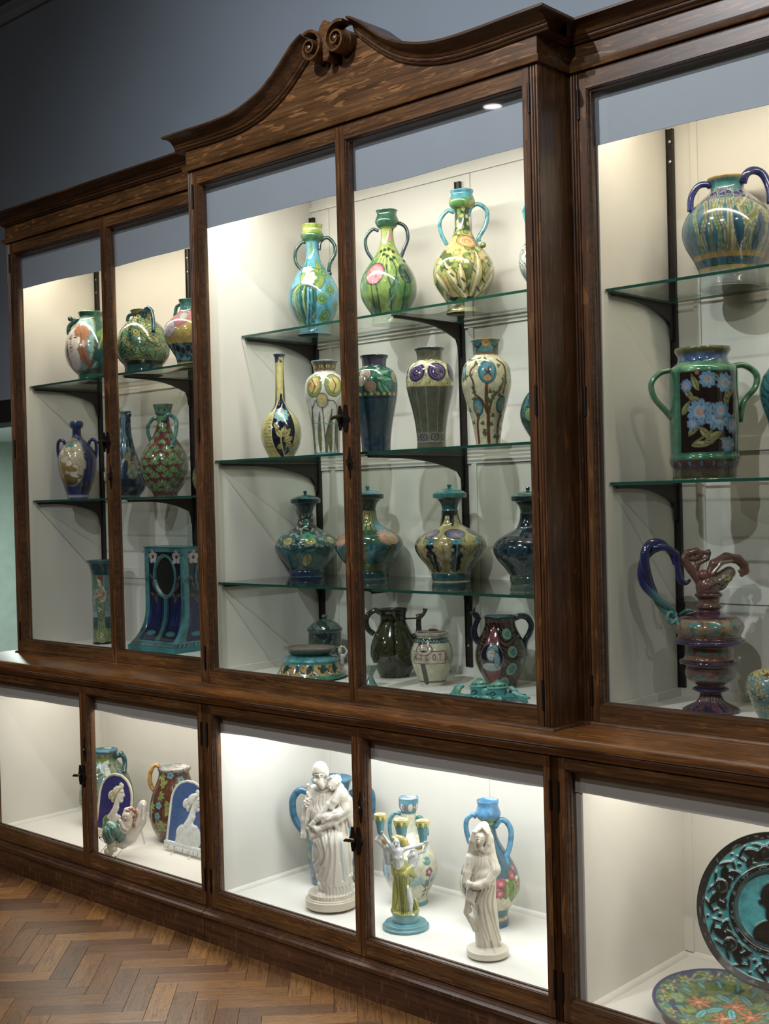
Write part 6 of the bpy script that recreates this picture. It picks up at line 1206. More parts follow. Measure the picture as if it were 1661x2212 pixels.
# ------------------------------------------------------------------ modelled figures (smooth solids meshed from distance fields)
class Fig:
    def __init__(s, crop, x, y, z, Y=None, vox=4.0, k=10, plane=False, slope=0.0):
        s.P, s.s = place(crop, x, y, z, Y); s.x0, s.y0 = x, y; s.vox = vox; s.k = k; s.pr = []; s.st = []; s.cs = []; s.plane = plane; s.slope = slope; s.fz = 1.0
    def cap(s, a, b, r0, r1=None, c='c2bbae', k=None): s.pr.append(('c', np.array(a, float), np.array(b, float), r0, r0 if r1 is None else r1, C3(c), k)); return s
    def chain(s, pts, rs, c='c2bbae', k=None):
        for i in range(len(pts)-1): s.cap(pts[i], pts[i+1], rs[i], rs[i+1], c, k)
        return s
    def ell(s, a, r, c='c2bbae', rot=0, k=None): s.pr.append(('e', np.array(a, float), np.array(r, float), math.radians(rot), 0, C3(c), k)); return s
    def cyl(s, x, y0, y1, r, c='c2bbae', d=0, rd=None, k=None): s.pr.append(('y', (x, y0, y1, d), r, rd or r, 0, C3(c), k)); return s
    def box(s, a, r, c='c2bbae', rot=0, rnd=3, k=None): s.pr.append(('b', np.array(a, float), np.array(r, float), math.radians(rot), rnd, C3(c), k)); return s
    def groove(s, pts, w=5, amp=4, sm=4): s.st.append((cr(pts, sm) if len(pts) > 2 else [np.array(p, float) for p in pts], w, amp)); return s
    def paint(s, pts, w, c, sm=4, front=True): s.cs.append(('l', cr(pts, sm) if len(pts) > 2 else [np.array(p, float) for p in pts], w, C3(c))); return s
    def spot(s, x, y, a, b, c, rot=0): s.cs.append(('e', (x, y, a, b, math.radians(rot)), 0, C3(c))); return s
    @staticmethod
    def _seg(X, Y, pts):
        best = np.full(X.shape, 1e9, np.float32)
        for p, q in zip(pts[:-1], pts[1:]):
            bx, by = q[0]-p[0], q[1]-p[1]; t = np.clip(((X-p[0])*bx+(Y-p[1])*by)/(bx*bx+by*by+1e-6), 0, 1); best = np.minimum(best, np.hypot(X-p[0]-t*bx, Y-p[1]-t*by))
        return best
    def sd(s, pr, X, Y, D):
        t = pr[0]; D = D*s.fz
        if t == 'c':
            a, b, r0, r1 = pr[1:5]; ab = b-a; h = np.clip(((X-a[0])*ab[0]+(Y-a[1])*ab[1]+(D-a[2])*ab[2])/(ab@ab+1e-6), 0, 1)
            return np.sqrt((X-a[0]-h*ab[0])**2+(Y-a[1]-h*ab[1])**2+(D-a[2]-h*ab[2])**2)-(r0+(r1-r0)*h)
        if t == 'y':
            (cx, y0, y1, d), r, rd = pr[1], pr[2], pr[3]; q = (np.sqrt(((X-cx)/r)**2+((D-d)/rd)**2)-1)*min(r, rd); h = np.abs(Y-(y0+y1)/2)-(y1-y0)/2
            return np.minimum(np.maximum(q, h), 0)+np.hypot(np.maximum(q, 0), np.maximum(h, 0))-2
        a, r, rot = pr[1], pr[2], pr[3]; c, s_ = math.cos(rot), math.sin(rot); x, y = (X-a[0])*c+(Y-a[1])*s_, -(X-a[0])*s_+(Y-a[1])*c; d = D-a[2]
        if t == 'e':
            k0 = np.sqrt((x/r[0])**2+(y/r[1])**2+(d/r[2])**2); k1 = np.sqrt((x/r[0]**2)**2+(y/r[1]**2)**2+(d/r[2]**2)**2); return k0*(k0-1)/(k1+1e-5)
        rn = pr[4]; qx, qy, qd = np.abs(x)-r[0]+rn, np.abs(y)-r[1]+rn, np.abs(d)-r[2]+rn
        return np.sqrt(np.maximum(qx, 0)**2+np.maximum(qy, 0)**2+np.maximum(qd, 0)**2)+np.minimum(np.maximum(qx, np.maximum(qy, qd)), 0)-rn
    def build(s, name, label, cat='statue', group=None, material=None, parent=None, lean=0.0, ground=True):
        lo = np.array([1e9]*3); hi = -lo
        for p in s.pr:
            if p[0] == 'c': q = [np.minimum(p[1], p[2])-max(p[3], p[4]), np.maximum(p[1], p[2])+max(p[3], p[4])]
            elif p[0] == 'y': (cx, y0, y1, d) = p[1]; q = [np.array([cx-p[2], y0, d-p[3]])-2, np.array([cx+p[2], y1, d+p[3]])+2]
            else: m_ = max(p[2][0], p[2][1]) if p[3] else None; r = np.array([m_*1.2, m_*1.2, p[2][2]]) if m_ else p[2]; q = [p[1]-r, p[1]+r]
            lo = np.minimum(lo, q[0]); hi = np.maximum(hi, q[1])
        v = s.vox; lo -= 4*v; hi += 4*v; n = np.ceil((hi-lo)/v).astype(int)+1
        ax = [np.float32(lo[i])+np.arange(n[i], dtype=np.float32)*np.float32(v) for i in range(3)]
        d = np.full(n, np.float32(4*v), np.float32)
        def sub(p, pad):
            if p[0] == 'c': q0, q1 = np.minimum(p[1], p[2])-max(p[3], p[4]), np.maximum(p[1], p[2])+max(p[3], p[4])
            elif p[0] == 'y': (cx, y0, y1, dd) = p[1]; q0, q1 = np.array([cx-p[2], y0, dd-p[3]]), np.array([cx+p[2], y1, dd+p[3]])
            else: m_ = max(p[2][0], p[2][1]) if p[3] else None; r = np.array([m_*1.2, m_*1.2, p[2][2]]) if m_ else p[2]; q0, q1 = p[1]-r, p[1]+r
            i0 = np.maximum(0, np.floor((q0-pad-lo)/v).astype(int)); i1 = np.minimum(n, np.ceil((q1+pad-lo)/v).astype(int)+1); return tuple(slice(a, b) for a, b in zip(i0, i1))
        for p in s.pr:
            k = s.k if p[6] is None else p[6]; sl = sub(p, 3*v+k+3)
            X, Y, D = np.meshgrid(ax[0][sl[0]], ax[1][sl[1]], ax[2][sl[2]], indexing='ij', sparse=True)
            e = s.sd(p, X, Y, D).astype(np.float32); o = d[sl]; h = np.clip(.5+.5*(o-e)/k, 0, 1); d[sl] = np.where(np.abs(o-e) < k, o*(1-h)+e*h-k*h*(1-h), np.minimum(o, e))
        if s.st:
            X2, Y2 = np.meshgrid(ax[0], ax[1], indexing='ij'); dsp = np.zeros(X2.shape, np.float32)
            for pts, w, amp in s.st:
                dist = s._seg(X2, Y2, pts); dsp += (amp*np.exp(-(dist/w)**2)).astype(np.float32)
            d = d + np.clip(dsp, -14, 14)[:, :, None]
        d = np.clip(d, -4*v, 4*v)
        g = openvdb.FloatGrid(); g.background = float(4*v); g.copyFromArray(np.ascontiguousarray(d)); P_, Q_ = g.convertToQuads(0.0)[:2]
        Vx = P_*v+lo; X, Y, D = Vx[:, 0], Vx[:, 1], Vx[:, 2]
        best = np.full(len(Vx), 1e9); col = np.zeros((len(Vx), 3))
        for p in s.pr:
            e = s.sd(p, X, Y, D); m_ = e < best; best = np.where(m_, e, best); col[m_] = p[5]
        for c in s.cs:
            if c[0] == 'l': m_ = 1-sst(-2, 2, s._seg(X, Y, c[1])-c[2])
            else: x, y, a, b, r = c[1]; ca, sa = math.cos(r), math.sin(r); q = np.sqrt((((X-x)*ca+(Y-y)*sa)/a)**2+((-(X-x)*sa+(Y-y)*ca)/b)**2); m_ = 1-sst(-2, 2, (q-1)*min(a, b))
            m_ = (m_*(D > np.median(D)-5))[:, None]; col = col*(1-m_)+c[3]*m_
        if s.plane:
            cy = math.cos(math.radians(CYAW)); dx = (X-s.x0)/cy*s.s; dz = (s.y0-(Y-s.slope*(X-s.x0)))*s.s; dd = D*s.s
            la = math.radians(lean); W_ = np.stack([dx, -dd*math.cos(la)+dz*math.sin(la), dz*math.cos(la)+dd*math.sin(la)], -1)
        else: W_ = (RH[None]*(X-s.x0)[:, None]+FH[None]*D[:, None])*s.s; W_[:, 2] += (s.y0-Y)*s.s
        loc = s.P.copy()
        if ground: W_[:, 2] -= W_[:, 2].min()
        o = mesh_obj(name, W_, Q_.tolist(), col, material or M_BISQ, loc, label, cat, group, parent=parent)
        import bmesh
        bm = bmesh.new(); bm.from_mesh(o.data); bmesh.ops.recalc_face_normals(bm, faces=bm.faces); bm.to_mesh(o.data); bm.free()
        if parent is not None and ground is False: pass
        return o
IV, IV2 = 'c2bbae', 'bab09d'
# ---- tall white saint carrying a child
f = Fig('J', 1112, 1845, 'B', None, 4.2, 14)
f.cyl(1112, 1782, 1845, 224, IV2, k=3).cyl(1112, 1768, 1785, 212, IV2, k=6).cyl(1112, 1728, 1765, 196, IV2, k=4)
f.ell((1150,1560,0), (150,190,105)).ell((1130,1400,0), (178,220,110)).ell((1120,1180,0), (165,200,105)).ell((1090,960,0), (135,170,90)).ell((1080,1060,20), (140,150,90))
f.chain([(1130,1300,10),(1150,1720,10)], [150,150]); f.ell((1170,1690,0), (150,80,110))
f.chain([(990,860,0),(1080,815,0),(1190,850,-10)], [56,60,60]); f.chain([(1060,820,10),(1052,760,25)], [44,34])
f.ell((1045,668,30), (66,72,72), IV); f.ell((1040,700,70), (44,52,34)); f.ell((1040,712,98), (9,20,14), k=5); f.ell((1015,760,80), (30,30,24)); f.ell((1045,775,80), (36,48,34)); f.ell((1060,800,85), (24,34,22)); f.ell((992,690,40), (20,36,34)); f.ell((1098,700,20), (22,42,40))
f.chain([(975,860,0),(930,1000,10),(905,1100,30),(890,1190,50)], [50,48,38,26]); f.ell((892,1215,58), (30,34,26)); 
for i in range(4): f.chain([(872+i*13,1205,75-i*3),(866+i*15,1245,80)], [8,6], k=4)
f.chain([(890,1230,70),(925,1000,70),(925,960,70)], [9,9,8], k=4)
for (x, y, r) in ((912,935,20),(930,915,17),(905,955,16),(935,950,17),(918,975,14),(945,930,12)): f.ell((x, y, 74), (r, r*.8, 14), k=4)
f.chain([(940,800,40),(945,900,40)], [17,24]); f.chain([(930,860,60),(945,905,60)], [12,16], k=5)
# robe folds: sash across the chest, swag on the hip
f.chain([(1190,850,75),(1110,950,98),(1030,1060,110),(960,1130,100)], [22,26,28,24], k=8); f.chain([(960,1130,100),(1010,1170,110),(1100,1120,115),(1180,1050,110)], [22,30,30,24], k=8)
f.chain([(935,1170,70),(960,1230,85),(1040,1200,100)], [18,20,20]); f.chain([(950,1250,70),(985,1275,80),(1050,1220,95)], [14,18,16])
f.chain([(1290,1580,60),(1150,1640,105),(1040,1690,95),(1010,1640,90)], [18,20,20,16], k=8); f.chain([(975,1460,30),(1010,1590,45),(1045,1680,70)], [22,24,20], k=16)
# child
f.ell((1160,775,60), (56,62,54)); f.ell((1140,805,95), (34,38,24)); f.ell((1133,812,118), (7,12,9), k=4)
for q in range(14): a = q*.52; f.ell((1165+52*math.cos(a)*.95, 752+44*math.sin(a)*.8, 70+24*math.sin(q)), (16,14,16), k=5)
f.ell((1215,905,50), (72,95,62)); f.ell((1235,990,45), (66,80,64)); f.chain([(1205,850,75),(1165,930,105),(1140,985,118)], [34,30,22]); f.chain([(1180,900,100),(1210,860,80)], [26,30])
f.chain([(1250,1010,60),(1180,1040,110),(1110,1060,120),(1070,1090,118)], [46,44,38,26]); f.chain([(1100,1075,130),(1065,1110,125)], [28,18]); f.chain([(1250,1060,50),(1160,1120,95),(1100,1130,110)], [38,36,20])
f.ell((1060,1050,120), (34,18,18)); f.chain([(1270,1060,40),(1300,1150,30)], [34,30]); f.chain([(1270,940,30),(1290,1060,20)], [46,40])
# feet
for (x, y) in ((1025,1725),(1100,1738)): f.ell((x, y, 105), (38,22,44), k=6)
for i in range(5): f.ell((1062+i*16,1752,140-i*3), (9,8,12), k=3)
for pts in ([(1000,900),(990,960),(1005,1010)], [(1030,880),(1020,950),(1035,1000)], [(1060,870),(1055,940),(1060,990)], [(1090,860),(1085,930)], [(965,920),(975,980),(990,1010)]): f.groove(pts, 5, 4)
for pts in ([(980,1290),(1010,1400),(970,1480)], [(1030,1240),(1060,1400),(1000,1560)], [(1090,1180),(1110,1400),(1060,1620)], [(1150,1150),(1150,1400),(1130,1640)], [(1200,1130),(1210,1400),(1220,1600)], [(1240,1120),(1270,1360),(1280,1570)], [(1180,1180),(1190,1300),(1200,1450)], [(1120,1190),(1090,1330),(1040,1480)]): f.groove(pts, 9, 9); f.groove([(p[0]+20, p[1]) for p in pts], 9, -6)
for i in range(11): x = 1010+i*29; f.groove([(x, 1660 if i > 2 else 1700), (x+6, 1700), (x+2, 1745)], 6, 7)
for pts in ([(1100,1060),(1140,1030),(1190,1020)], [(1090,1090),(1150,1080),(1220,1060)], [(1230,900),(1210,960),(1240,1010)], [(960,1150),(1010,1190),(1080,1150)], [(980,1080),(1040,1120),(1130,1080)], [(1000,1110),(1050,1150)], [(940,1020),(930,1080)], [(960,1030),(945,1110)], [(1260,1100),(1280,1170)], [(1210,1110),(1220,1170)]): f.groove(pts, 5, 5)
f.spot(1020, 706, 15, 8, '8f8270').spot(1060, 704, 15, 8, '8f8270'); f.paint([(1018,750),(1045,744),(1066,754)], 5, '9a8c7a'); f.groove([(1005,692),(1030,688)], 5, 5); f.groove([(1050,686),(1075,692)], 5, 5); f.groove([(1015,735),(1005,790),(1030,815)], 5, 6); f.groove([(1075,735),(1085,780)], 5, 5); f.groove([(1000,800),(1060,835),(1110,830)], 5, 6); f.groove([(990,840),(1060,870),(1130,850)], 4, 4); f.spot(1122, 795, 9, 5, '958876').spot(1148, 800, 8, 4, '958876'); f.paint([(1205,1230),(1235,1400),(1250,1560)], 9, 'a9b2b0'); f.paint([(960,1320),(975,1400)], 6, 'b3b6b0')
f.build('saint_statue', 'tall white ceramic statue of a bald bearded saint holding a child', 'statue')
# ---- hooded woman
f = Fig('K', 1026, 1893, 'B', None, 3.8, 12)
CR_ = 'c4bcab'
f.cyl(1026, 1845, 1890, 168, CR_, k=10); f.ell((1026,1848,0), (160,22,160), CR_)
f.chain([(1000,1800,0),(1010,1500,0),(1010,1250,0)], [72,90,100], CR_); f.ell((1075,1800,-10), (60,110,60), CR_); f.chain([(1040,1500,0),(1085,1800,0)], [70,48], CR_); f.ell((1000,1180,0), (98,150,80), CR_); f.ell((1000,1350,0), (95,120,82), CR_)
f.ell((1005,935,0), (72,98,72), CR_); f.chain([(1020,860,0),(1050,960,0),(1060,1060,0)], [42,44,50], CR_); f.chain([(940,900,20),(920,970,10),(915,1060,0)], [20,24,34], CR_); f.ell((1000,1050,0), (92,60,64), CR_)
f.ell((982,948,62), (40,54,34), CR_, 12, k=6); f.ell((968,960,95), (8,20,12), CR_, 15, k=4); f.ell((972,990,84), (14,6,8), CR_, k=4); f.ell((985,1018,60), (24,30,20), CR_)
f.chain([(1000,850,60),(945,885,76),(930,960,70),(945,1030,60)], [14,13,13,14], CR_, k=6); f.chain([(1000,850,60),(1045,900,72),(1045,980,70),(1010,1050,62)], [14,14,14,15], CR_, k=6)
f.chain([(1070,1100,10),(1085,1200,30),(1020,1290,70),(930,1320,90)], [46,58,46,26], CR_); f.chain([(905,1110,10),(875,1220,40),(860,1290,70)], [42,38,26], CR_); f.chain([(880,1290,85),(920,1310,95)], [22,20], CR_)
for i in range(4): f.chain([(905-i*6,1285+i*9,108),(862-i*3,1292+i*8,100)], [7,5], CR_, k=3)
f.chain([(1060,1260,60),(960,1310,90),(900,1300,90)], [40,34,20], CR_)
f.chain([(890,1360,50),(880,1430,60),(865,1520,50)], [30,26,26], CR_); f.ell((872,1520,50), (34,26,22), CR_); f.chain([(930,1380,70),(905,1440,80),(925,1480,84)], [20,18,15], CR_, k=6); f.chain([(900,1440,82),(935,1465,90)], [12,9], CR_, k=4)
f.chain([(845,1540,40),(890,1600,40),(930,1680,30)], [10,20,26], CR_)
for (x, y) in ((978,1838),(1040,1852)): f.ell((x, y, 85), (22,14,34), CR_, k=5)
for pts in ([(1040,1110),(1060,1180),(1010,1250)], [(960,1080),(950,1150),(920,1210)], [(985,1090),(975,1160),(945,1240)], [(1010,1100),(1000,1180),(960,1260)], [(1090,1120),(1095,1200),(1060,1260)], [(880,1150),(860,1220)], [(905,1150),(890,1230)]): f.groove(pts, 5, 5)
for pts in ([(1060,1320),(1020,1450),(1060,1620),(1110,1820)], [(1030,1330),(990,1450),(1010,1640),(1060,1830)], [(1000,1340),(960,1450),(965,1640),(1000,1820)], [(970,1340),(940,1440),(930,1560),(950,1700)], [(1080,1330),(1060,1480),(1085,1640),(1120,1780)], [(950,1480),(980,1640),(1020,1760)], [(940,1560),(960,1700),(965,1820)]): f.groove(pts, 8, 8); f.groove([(p[0]+17, p[1]) for p in pts], 8, -5)
f.groove([(930,900),(912,1000),(900,1060)], 6, 5); f.groove([(1070,900),(1085,1000)], 6, 4); f.groove([(855,1470),(850,1530)], 5, 4); f.groove([(885,1470),(880,1530)], 5, 4)
f.spot(962, 938, 13, 6, '8f8270', 10).spot(1002, 944, 13, 6, '8f8270', 10); f.groove([(948,928),(970,924)], 4, 4); f.groove([(990,930),(1012,934)], 4, 4); f.paint([(950,928),(966,922)], 3, '9a8d78'); f.paint([(990,930),(1010,934)], 3, '9a8d78'); f.paint([(962,986),(984,990)], 4, '8f7a6a')
f.build('hooded_figure', 'slender cream ceramic figure of a hooded woman with crossed arms on an oval base', 'statue')
# ---- three-armed candlestick with women
f = Fig('K', 362, 1662, 'B', None, 3.6, 9); TB, YG, YE, WH = '5a9da6', 'a3a23a', 'd0b84a', 'd3d6d2'
f.cyl(362, 1640, 1660, 188, TB, k=4).cyl(362, 1615, 1640, 168, TB, k=8).cyl(362, 1530, 1618, 106, TB, k=6).cyl(362, 1522, 1534, 112, YG, k=3)
f.chain([(330,1180,0),(345,1320,0),(350,1520,0)], [76,66,62], YG); f.ell((350,1210,0), (94,58,66), YG); f.chain([(300,1300,10),(285,1500,20)], [36,34], YG); f.chain([(400,1200,30),(440,1240,10)], [30,24], YG); f.ell((275,1515,20), (34,26,34), YG); f.ell((445,1480,0), (26,50,30), YG); f.chain([(350,1300,40),(365,1540,60)], [32,24], '8f9436')
f.chain([(265,1140,20),(300,1190,50),(360,1210,60),(420,1160,40)], [14,20,20,14], 'c0b848', k=5)
f.chain([(385,1330,50),(408,1440,56),(405,1510,60)], [26,20,14], WH, k=5); f.ell((420,1532,80), (16,12,30), WH, k=5)
f.chain([(318,1160,35),(312,1080,40),(315,1030,40)], [40,44,42], WH); f.ell((285,1025,40), (26,20,22), WH); f.ell((352,1025,40), (26,20,22), WH); f.chain([(312,1010,40),(305,985,45)], [16,14], WH, k=4); f.ell((303,955,52), (27,35,30), WH, k=4); f.ell((296,966,82), (5,9,6), WH, k=2)
f.ell((298,1075,74), (15,14,12), WH, k=4); f.ell((336,1078,74), (15,14,12), WH, k=4)
f.ell((330,930,30), (44,34,36), YE, k=5); f.ell((365,960,25), (34,40,30), YE, k=5); f.ell((385,990,15), (26,30,24), YE, k=5); f.ell((285,925,40), (22,18,24), YE, k=4)
f.chain([(280,1018,40),(240,960,40),(195,895,35)], [18,14,10], WH, k=5); f.chain([(355,1018,40),(430,1000,45),(530,975,35)], [18,14,10], WH, k=5)
f.chain([(240,1130,-10),(232,1060,-10),(225,1020,-10)], [34,38,34], WH); f.chain([(205,1010,-10),(145,945,0),(180,885,10)], [18,15,10], WH, k=5); f.ell((205,960,-10), (26,34,22), YE, k=4)
f.chain([(425,1150,0),(440,1090,0),(445,1060,0)], [42,44,38], WH); f.chain([(470,1060,10),(530,1040,20),(556,970,20)], [18,15,9], WH, k=5); f.chain([(400,1080,30),(440,1060,40)], [14,18], WH, k=5); f.ell((470,1020,-10), (44,30,24), YE, k=5)
for (x, y) in ((190,880),(535,970),(552,968)): 
    for q in range(3): f.chain([(x-8+q*7, y, 42),(x-8+q*7, y-14, 46)], [5,4], WH, k=2)
for cx, y0, y1, w0, w1, dd in ((176,738,880,47,28,0),(345,782,925,58,36,10),(518,798,962,52,30,0)):
    f.chain([(cx,y0+w0,dd),(cx+2,y1,dd)], [w0-5,w1], TB, k=3); f.cyl(cx, y0, y0+16, w0, 'd9bd48', d=dd, k=3); f.cyl(cx, y0+16, y0+46, w0-3, '5f9a58', d=dd, k=4)
    for q in range(7): a = q*.9; f.ell((cx+(w0-4)*math.sin(a), y0+30, dd+(w0-4)*math.cos(a)), (10,22,10), 'd9bd48', k=3)
    f.spot(cx, y0+0, w0*.6, 5, '8a7a4a')
f.chain([(350,1000,-20),(352,925,0)], [20,24], TB)
for pts in ([(315,1220),(320,1360),(330,1520)], [(345,1230),(345,1380),(345,1520)], [(375,1240),(370,1400),(380,1520)], [(290,1230),(300,1380),(275,1500)], [(405,1220),(400,1320)], [(430,1420),(450,1500)], [(330,1230),(332,1380),(337,1520)], [(360,1230),(358,1380),(362,1520)]): f.groove(pts, 5, 5); f.paint(pts, 5, '6f7a2c')
f.groove([(312,1110),(316,1160)], 4, 3); f.spot(290, 952, 5, 3, '6a6a64').spot(312, 952, 5, 3, '6a6a64'); f.paint([(296,976),(308,976)], 2, '9a7a74')
for x in range(210, 520, 26): f.spot(x, 1655, 14, 8, '3f858c')
f.build('three_armed_candlestick', 'turquoise and yellow candlestick of three bare armed women holding up candle cups', 'candlestick', material=M_MAJ)
# ---- relief plaques
def plaque(x0, y0, Y, cx, top, hw, bot, back, rimc, dress, line2, label, txt=None, hair='e0d8bc', skin='e4ddd0'):
    f = Fig('I', x0, y0, 'B', Y, 3.4, 6, plane=True, slope=.28)
    H_ = bot-top; cy = top+hw*1.25
    f.ell((cx, cy+hw*.25, 0), (hw, hw*1.5, 10), rimc, k=4); f.box((cx, (cy+bot)/2, 0), (hw, (bot-cy)/2, 10), rimc, k=4)
    f.pr = []; f.cap  # slab: arch outline by rounded box + disc
    for yy in np.linspace(cy, bot-10, 10): f.box((cx, yy, 0), (hw*(1-.0*0), 20, 11), rimc, rnd=2, k=2)
    for a in np.linspace(0, 1, 14):
        yy = cy-a*(cy-top); w_ = hw*math.sqrt(max(0.02, 1-a**2.2)); f.box((cx, yy, 0), (w_, 12, 11), rimc, rnd=2, k=2)
    # recessed coloured field
    return f
def relief(name, x0, y0, Y, cx, top, hw, bot, ctx, label, lean, txt=None, ped=None):
    f = Fig('I', x0, y0, 'B', Y, 3.0, 5, plane=True, slope=.28); f.fz = 2.0
    sl = .28; X_ = lambda x, y: (x, y)
    cy = top+hw*1.2; b2 = lambda x: sl*(x-cx)
    for a in np.linspace(0, 1, 20):                      # straight part follows the slope of the foot
        yy = cy+a*(bot-cy); f.chain([(cx-hw+9, yy+b2(cx-hw+9), 0), (cx+hw-9, yy+b2(cx+hw-9), 0)], [10,10], ctx['back'], k=2)
    for a in np.linspace(0, .985, 16):
        w_ = hw*math.sqrt(1-a**2.3)-9; yy = cy-a*(cy-top); f.chain([(cx-w_, yy+b2(cx-w_), 0), (cx+w_, yy+b2(cx+w_), 0)], [10,10], ctx['back'], k=2)
    rim = [(cx-hw+8, bot), (cx-hw+8, cy+(bot-cy)*.5), (cx-hw+8, cy)]+[(cx-(hw-8)*math.sqrt(1-a**2.3), cy-a*(cy-top)) for a in np.linspace(.2, .98, 9)]
    rim = rim+[(2*cx-x, y) for x, y in rim[::-1]]
    f.chain([(x, y+b2(x), 10) for x, y in rim], [9]*len(rim), ctx['rim'], k=3)
    f.box((cx, bot+18, 8), (hw+6, 8, 16), ctx['rim'], rnd=3, k=3) if False else f.chain([(cx-hw-2, bot+12+b2(cx-hw-2), 10), (cx+hw+2, bot+12+b2(cx+hw+2), 10)], [15,15], ctx['rim'], k=3)
    f.chain([(cx-hw, bot+42+b2(cx-hw), 6), (cx+hw, bot+42+b2(cx+hw), 6)], [20,20], ctx['rim'], k=6)
    for p in ctx['prims']: f.pr.append(p(f))
    for st in ctx.get('gr', []): f.groove(*st)
    for pt in ctx.get('pt', []): f.paint(*pt)
    for pt in ctx.get('sp', []): f.spot(*pt)
    if txt:
        n_ = len(txt)
        for i, ch in enumerate(txt):
            for st in LET.get(ch, []):
                pp = [(cx-hw*.80+i*hw*1.6/(n_-1)+a*.85, bot+44+b*.55) for a, b in st]; f.paint([(x, y+b2(x)) for x, y in pp], 2.6, '6a6a5c', 0)
    return f.build(name, label, 'plaque', material=M_MAJ, lean=lean)
def bust(hx, hy, sc, skin, hair, dress, band, flip=1):
    """profile facing right; hx,hy = head centre"""
    S_ = lambda dx, dy, d=0: (hx+dx*sc*flip, hy+dy*sc, d)
    E = lambda c, r, col, rot=0, k=None: (lambda f: ('e', np.array(c, float), np.array([r[0]*sc, r[1]*sc, r[2]*sc]), math.radians(rot), 0, C3(col), k))
    Cp = lambda a, b, r0, r1, col, k=None: (lambda f: ('c', np.array(a, float), np.array(b, float), r0*sc, r1*sc, C3(col), k))
    L = [E(S_(0,0,10), (46,56,24), skin), E(S_(-2,38,10), (34,30,20), skin), E(S_(40,16,12), (12,8,9), skin, 20, 3), Cp(S_(34,-8,12), S_(47,14,12), 6, 8, skin, 3), E(S_(34,36,12), (10,8,9), skin, 0, 3), E(S_(28,56,11), (16,14,12), skin, 0, 5),
         Cp(S_(-14,50,8), S_(-30,130,6), 25, 29, skin), Cp(S_(-20,110,4), S_(-50,165,4), 30, 36, skin), 
         E(S_(-30,-22,12), (46,50,26), hair, 0, 4), E(S_(-84,-4,12), (30,36,22), hair, 0, 3), E(S_(-10,-52,12), (40,22,22), hair, 0, 3), E(S_(18,-66,12), (18,22,14), hair, 0, 3), E(S_(4,-84,10), (14,16,12), hair, 0, 3), E(S_(-60,30,12), (18,30,18), hair, 0, 3),
         Cp(S_(12,-44,30), S_(-48,44,28), 5, 5, band, 2)]
    for q in range(7): L.append(E(S_(-70+q*14, -30-14*math.sin(q*.6), 26), (9,10,8), hair, q*20, 2))
    L += [E(S_(-95,250,0), (52,110,22), dress, 18, 8), E(S_(-30,270,0), (78,90,24), dress, 0, 8), E(S_(38,265,0), (44,95,20), dress, -14, 8), E(S_(-110,200,4), (34,44,20), dress, 30, 8), E(S_(-34,196,16), (40,56,18), skin, 0, 8), E(S_(-66,178,10), (44,22,16), skin, -12, 8), E(S_(4,190,10), (36,20,14), skin, 12, 8)]
    return L, S_
L_, S_ = bust(897, 985, .92, 'e2d9c8', 'd6cba0', '5f8a34', '7a8a5a')
rl = dict(back='2b2f7c', rim='ddd3b4', prims=L_, gr=[([(800,1190),(790,1260)], 4, 4), ([(870,1150),(900,1250)], 4, 4)], pt=[([(921,972),(936,970)], 2.5, '6a5a4a'), ([(926,1020),(940,1020)], 2.5, 'a86a5a')], sp=[(x, y, 2.5, 2.5, '5a60a8') for x, y in ((960,950),(975,1060),(800,920),(950,1120),(780,1060),(960,900))])
relief('relief_plaque', 866, 1395, None, 862, 826, 165, 1270, rl, 'arched blue plaque with a cream profile of a woman in a green dress', 9)
L_, S_ = bust(1490, 1085, 1.0, 'dde0dc', 'd8dbd4', 'd3d8d2', '7fa8a4')
rl = dict(back='3a619a', rim='d5dad4', prims=L_, gr=[([(1330,1300),(1350,1400)], 5, 4), ([(1390,1260),(1420,1400)], 5, 4), ([(1440,1260),(1470,1400)], 5, 4), ([(1360,1290),(1385,1410)], 4, 3)], pt=[([(1512,1070),(1530,1068)], 2.5, '6a7070'), ([(1519,1122),(1534,1122)], 2.5, '9a8a84')])
pq = relief('relief_plaque', 1425, 1512, None, 1425, 912, 168, 1400, rl, 'arched pale plaque lettered along its foot, white profile bust on sky blue', 10, 'ISOTA DI RIMINI'); pq.location.z += .011
def wires(P, segs, r, name, m=M_SCREW):
    mb = MB(); mb.tube(segs, r, 6); return mb.build(name, m, P)
# ---- reclining merman in a shell on a wire easel
f = Fig('I', 950, 1515, 'B', None, 3.2, 6); PW_, GN = 'd9d2c4', '4f8474'
f.chain([(1125,1130,-10),(1080,1250,-20),(1010,1370,-10),(960,1420,0)], [30,62,66,46], PW_); f.ell((1118,1140,-6), (34,52,26), PW_, 20)
f.chain([(1135,1125,20),(1125,1230,30),(1060,1330,25),(1000,1400,20)], [10,14,16,12], PW_, k=3)
f.chain([(950,1330,30),(1010,1260,40),(1030,1215,40)], [50,44,36], 'ddcfbf'); f.ell((1010,1200,62), (34,40,30), 'ddc8b4', 20, k=4); f.ell((1003,1205,92), (6,10,7), 'd8b8a4', k=2)
for q in range(16): a = q*.55; f.ell((1045+38*math.cos(a)*.9, 1178+34*math.sin(a), 50+12*math.sin(q*2)), (15,13,14), 'a8603c', k=3)
for q in range(6): f.ell((1050+q*3, 1210+q*14, 50), (12,12,12), 'b06a44', k=3)
f.chain([(960,1230,70),(985,1280,80),(1010,1300,70)], [15,16,14], 'ddcfbf', k=4); f.chain([(985,1190,50),(1000,1150,40),(1040,1140,30)], [14,14,12], 'ddcfbf', k=4)
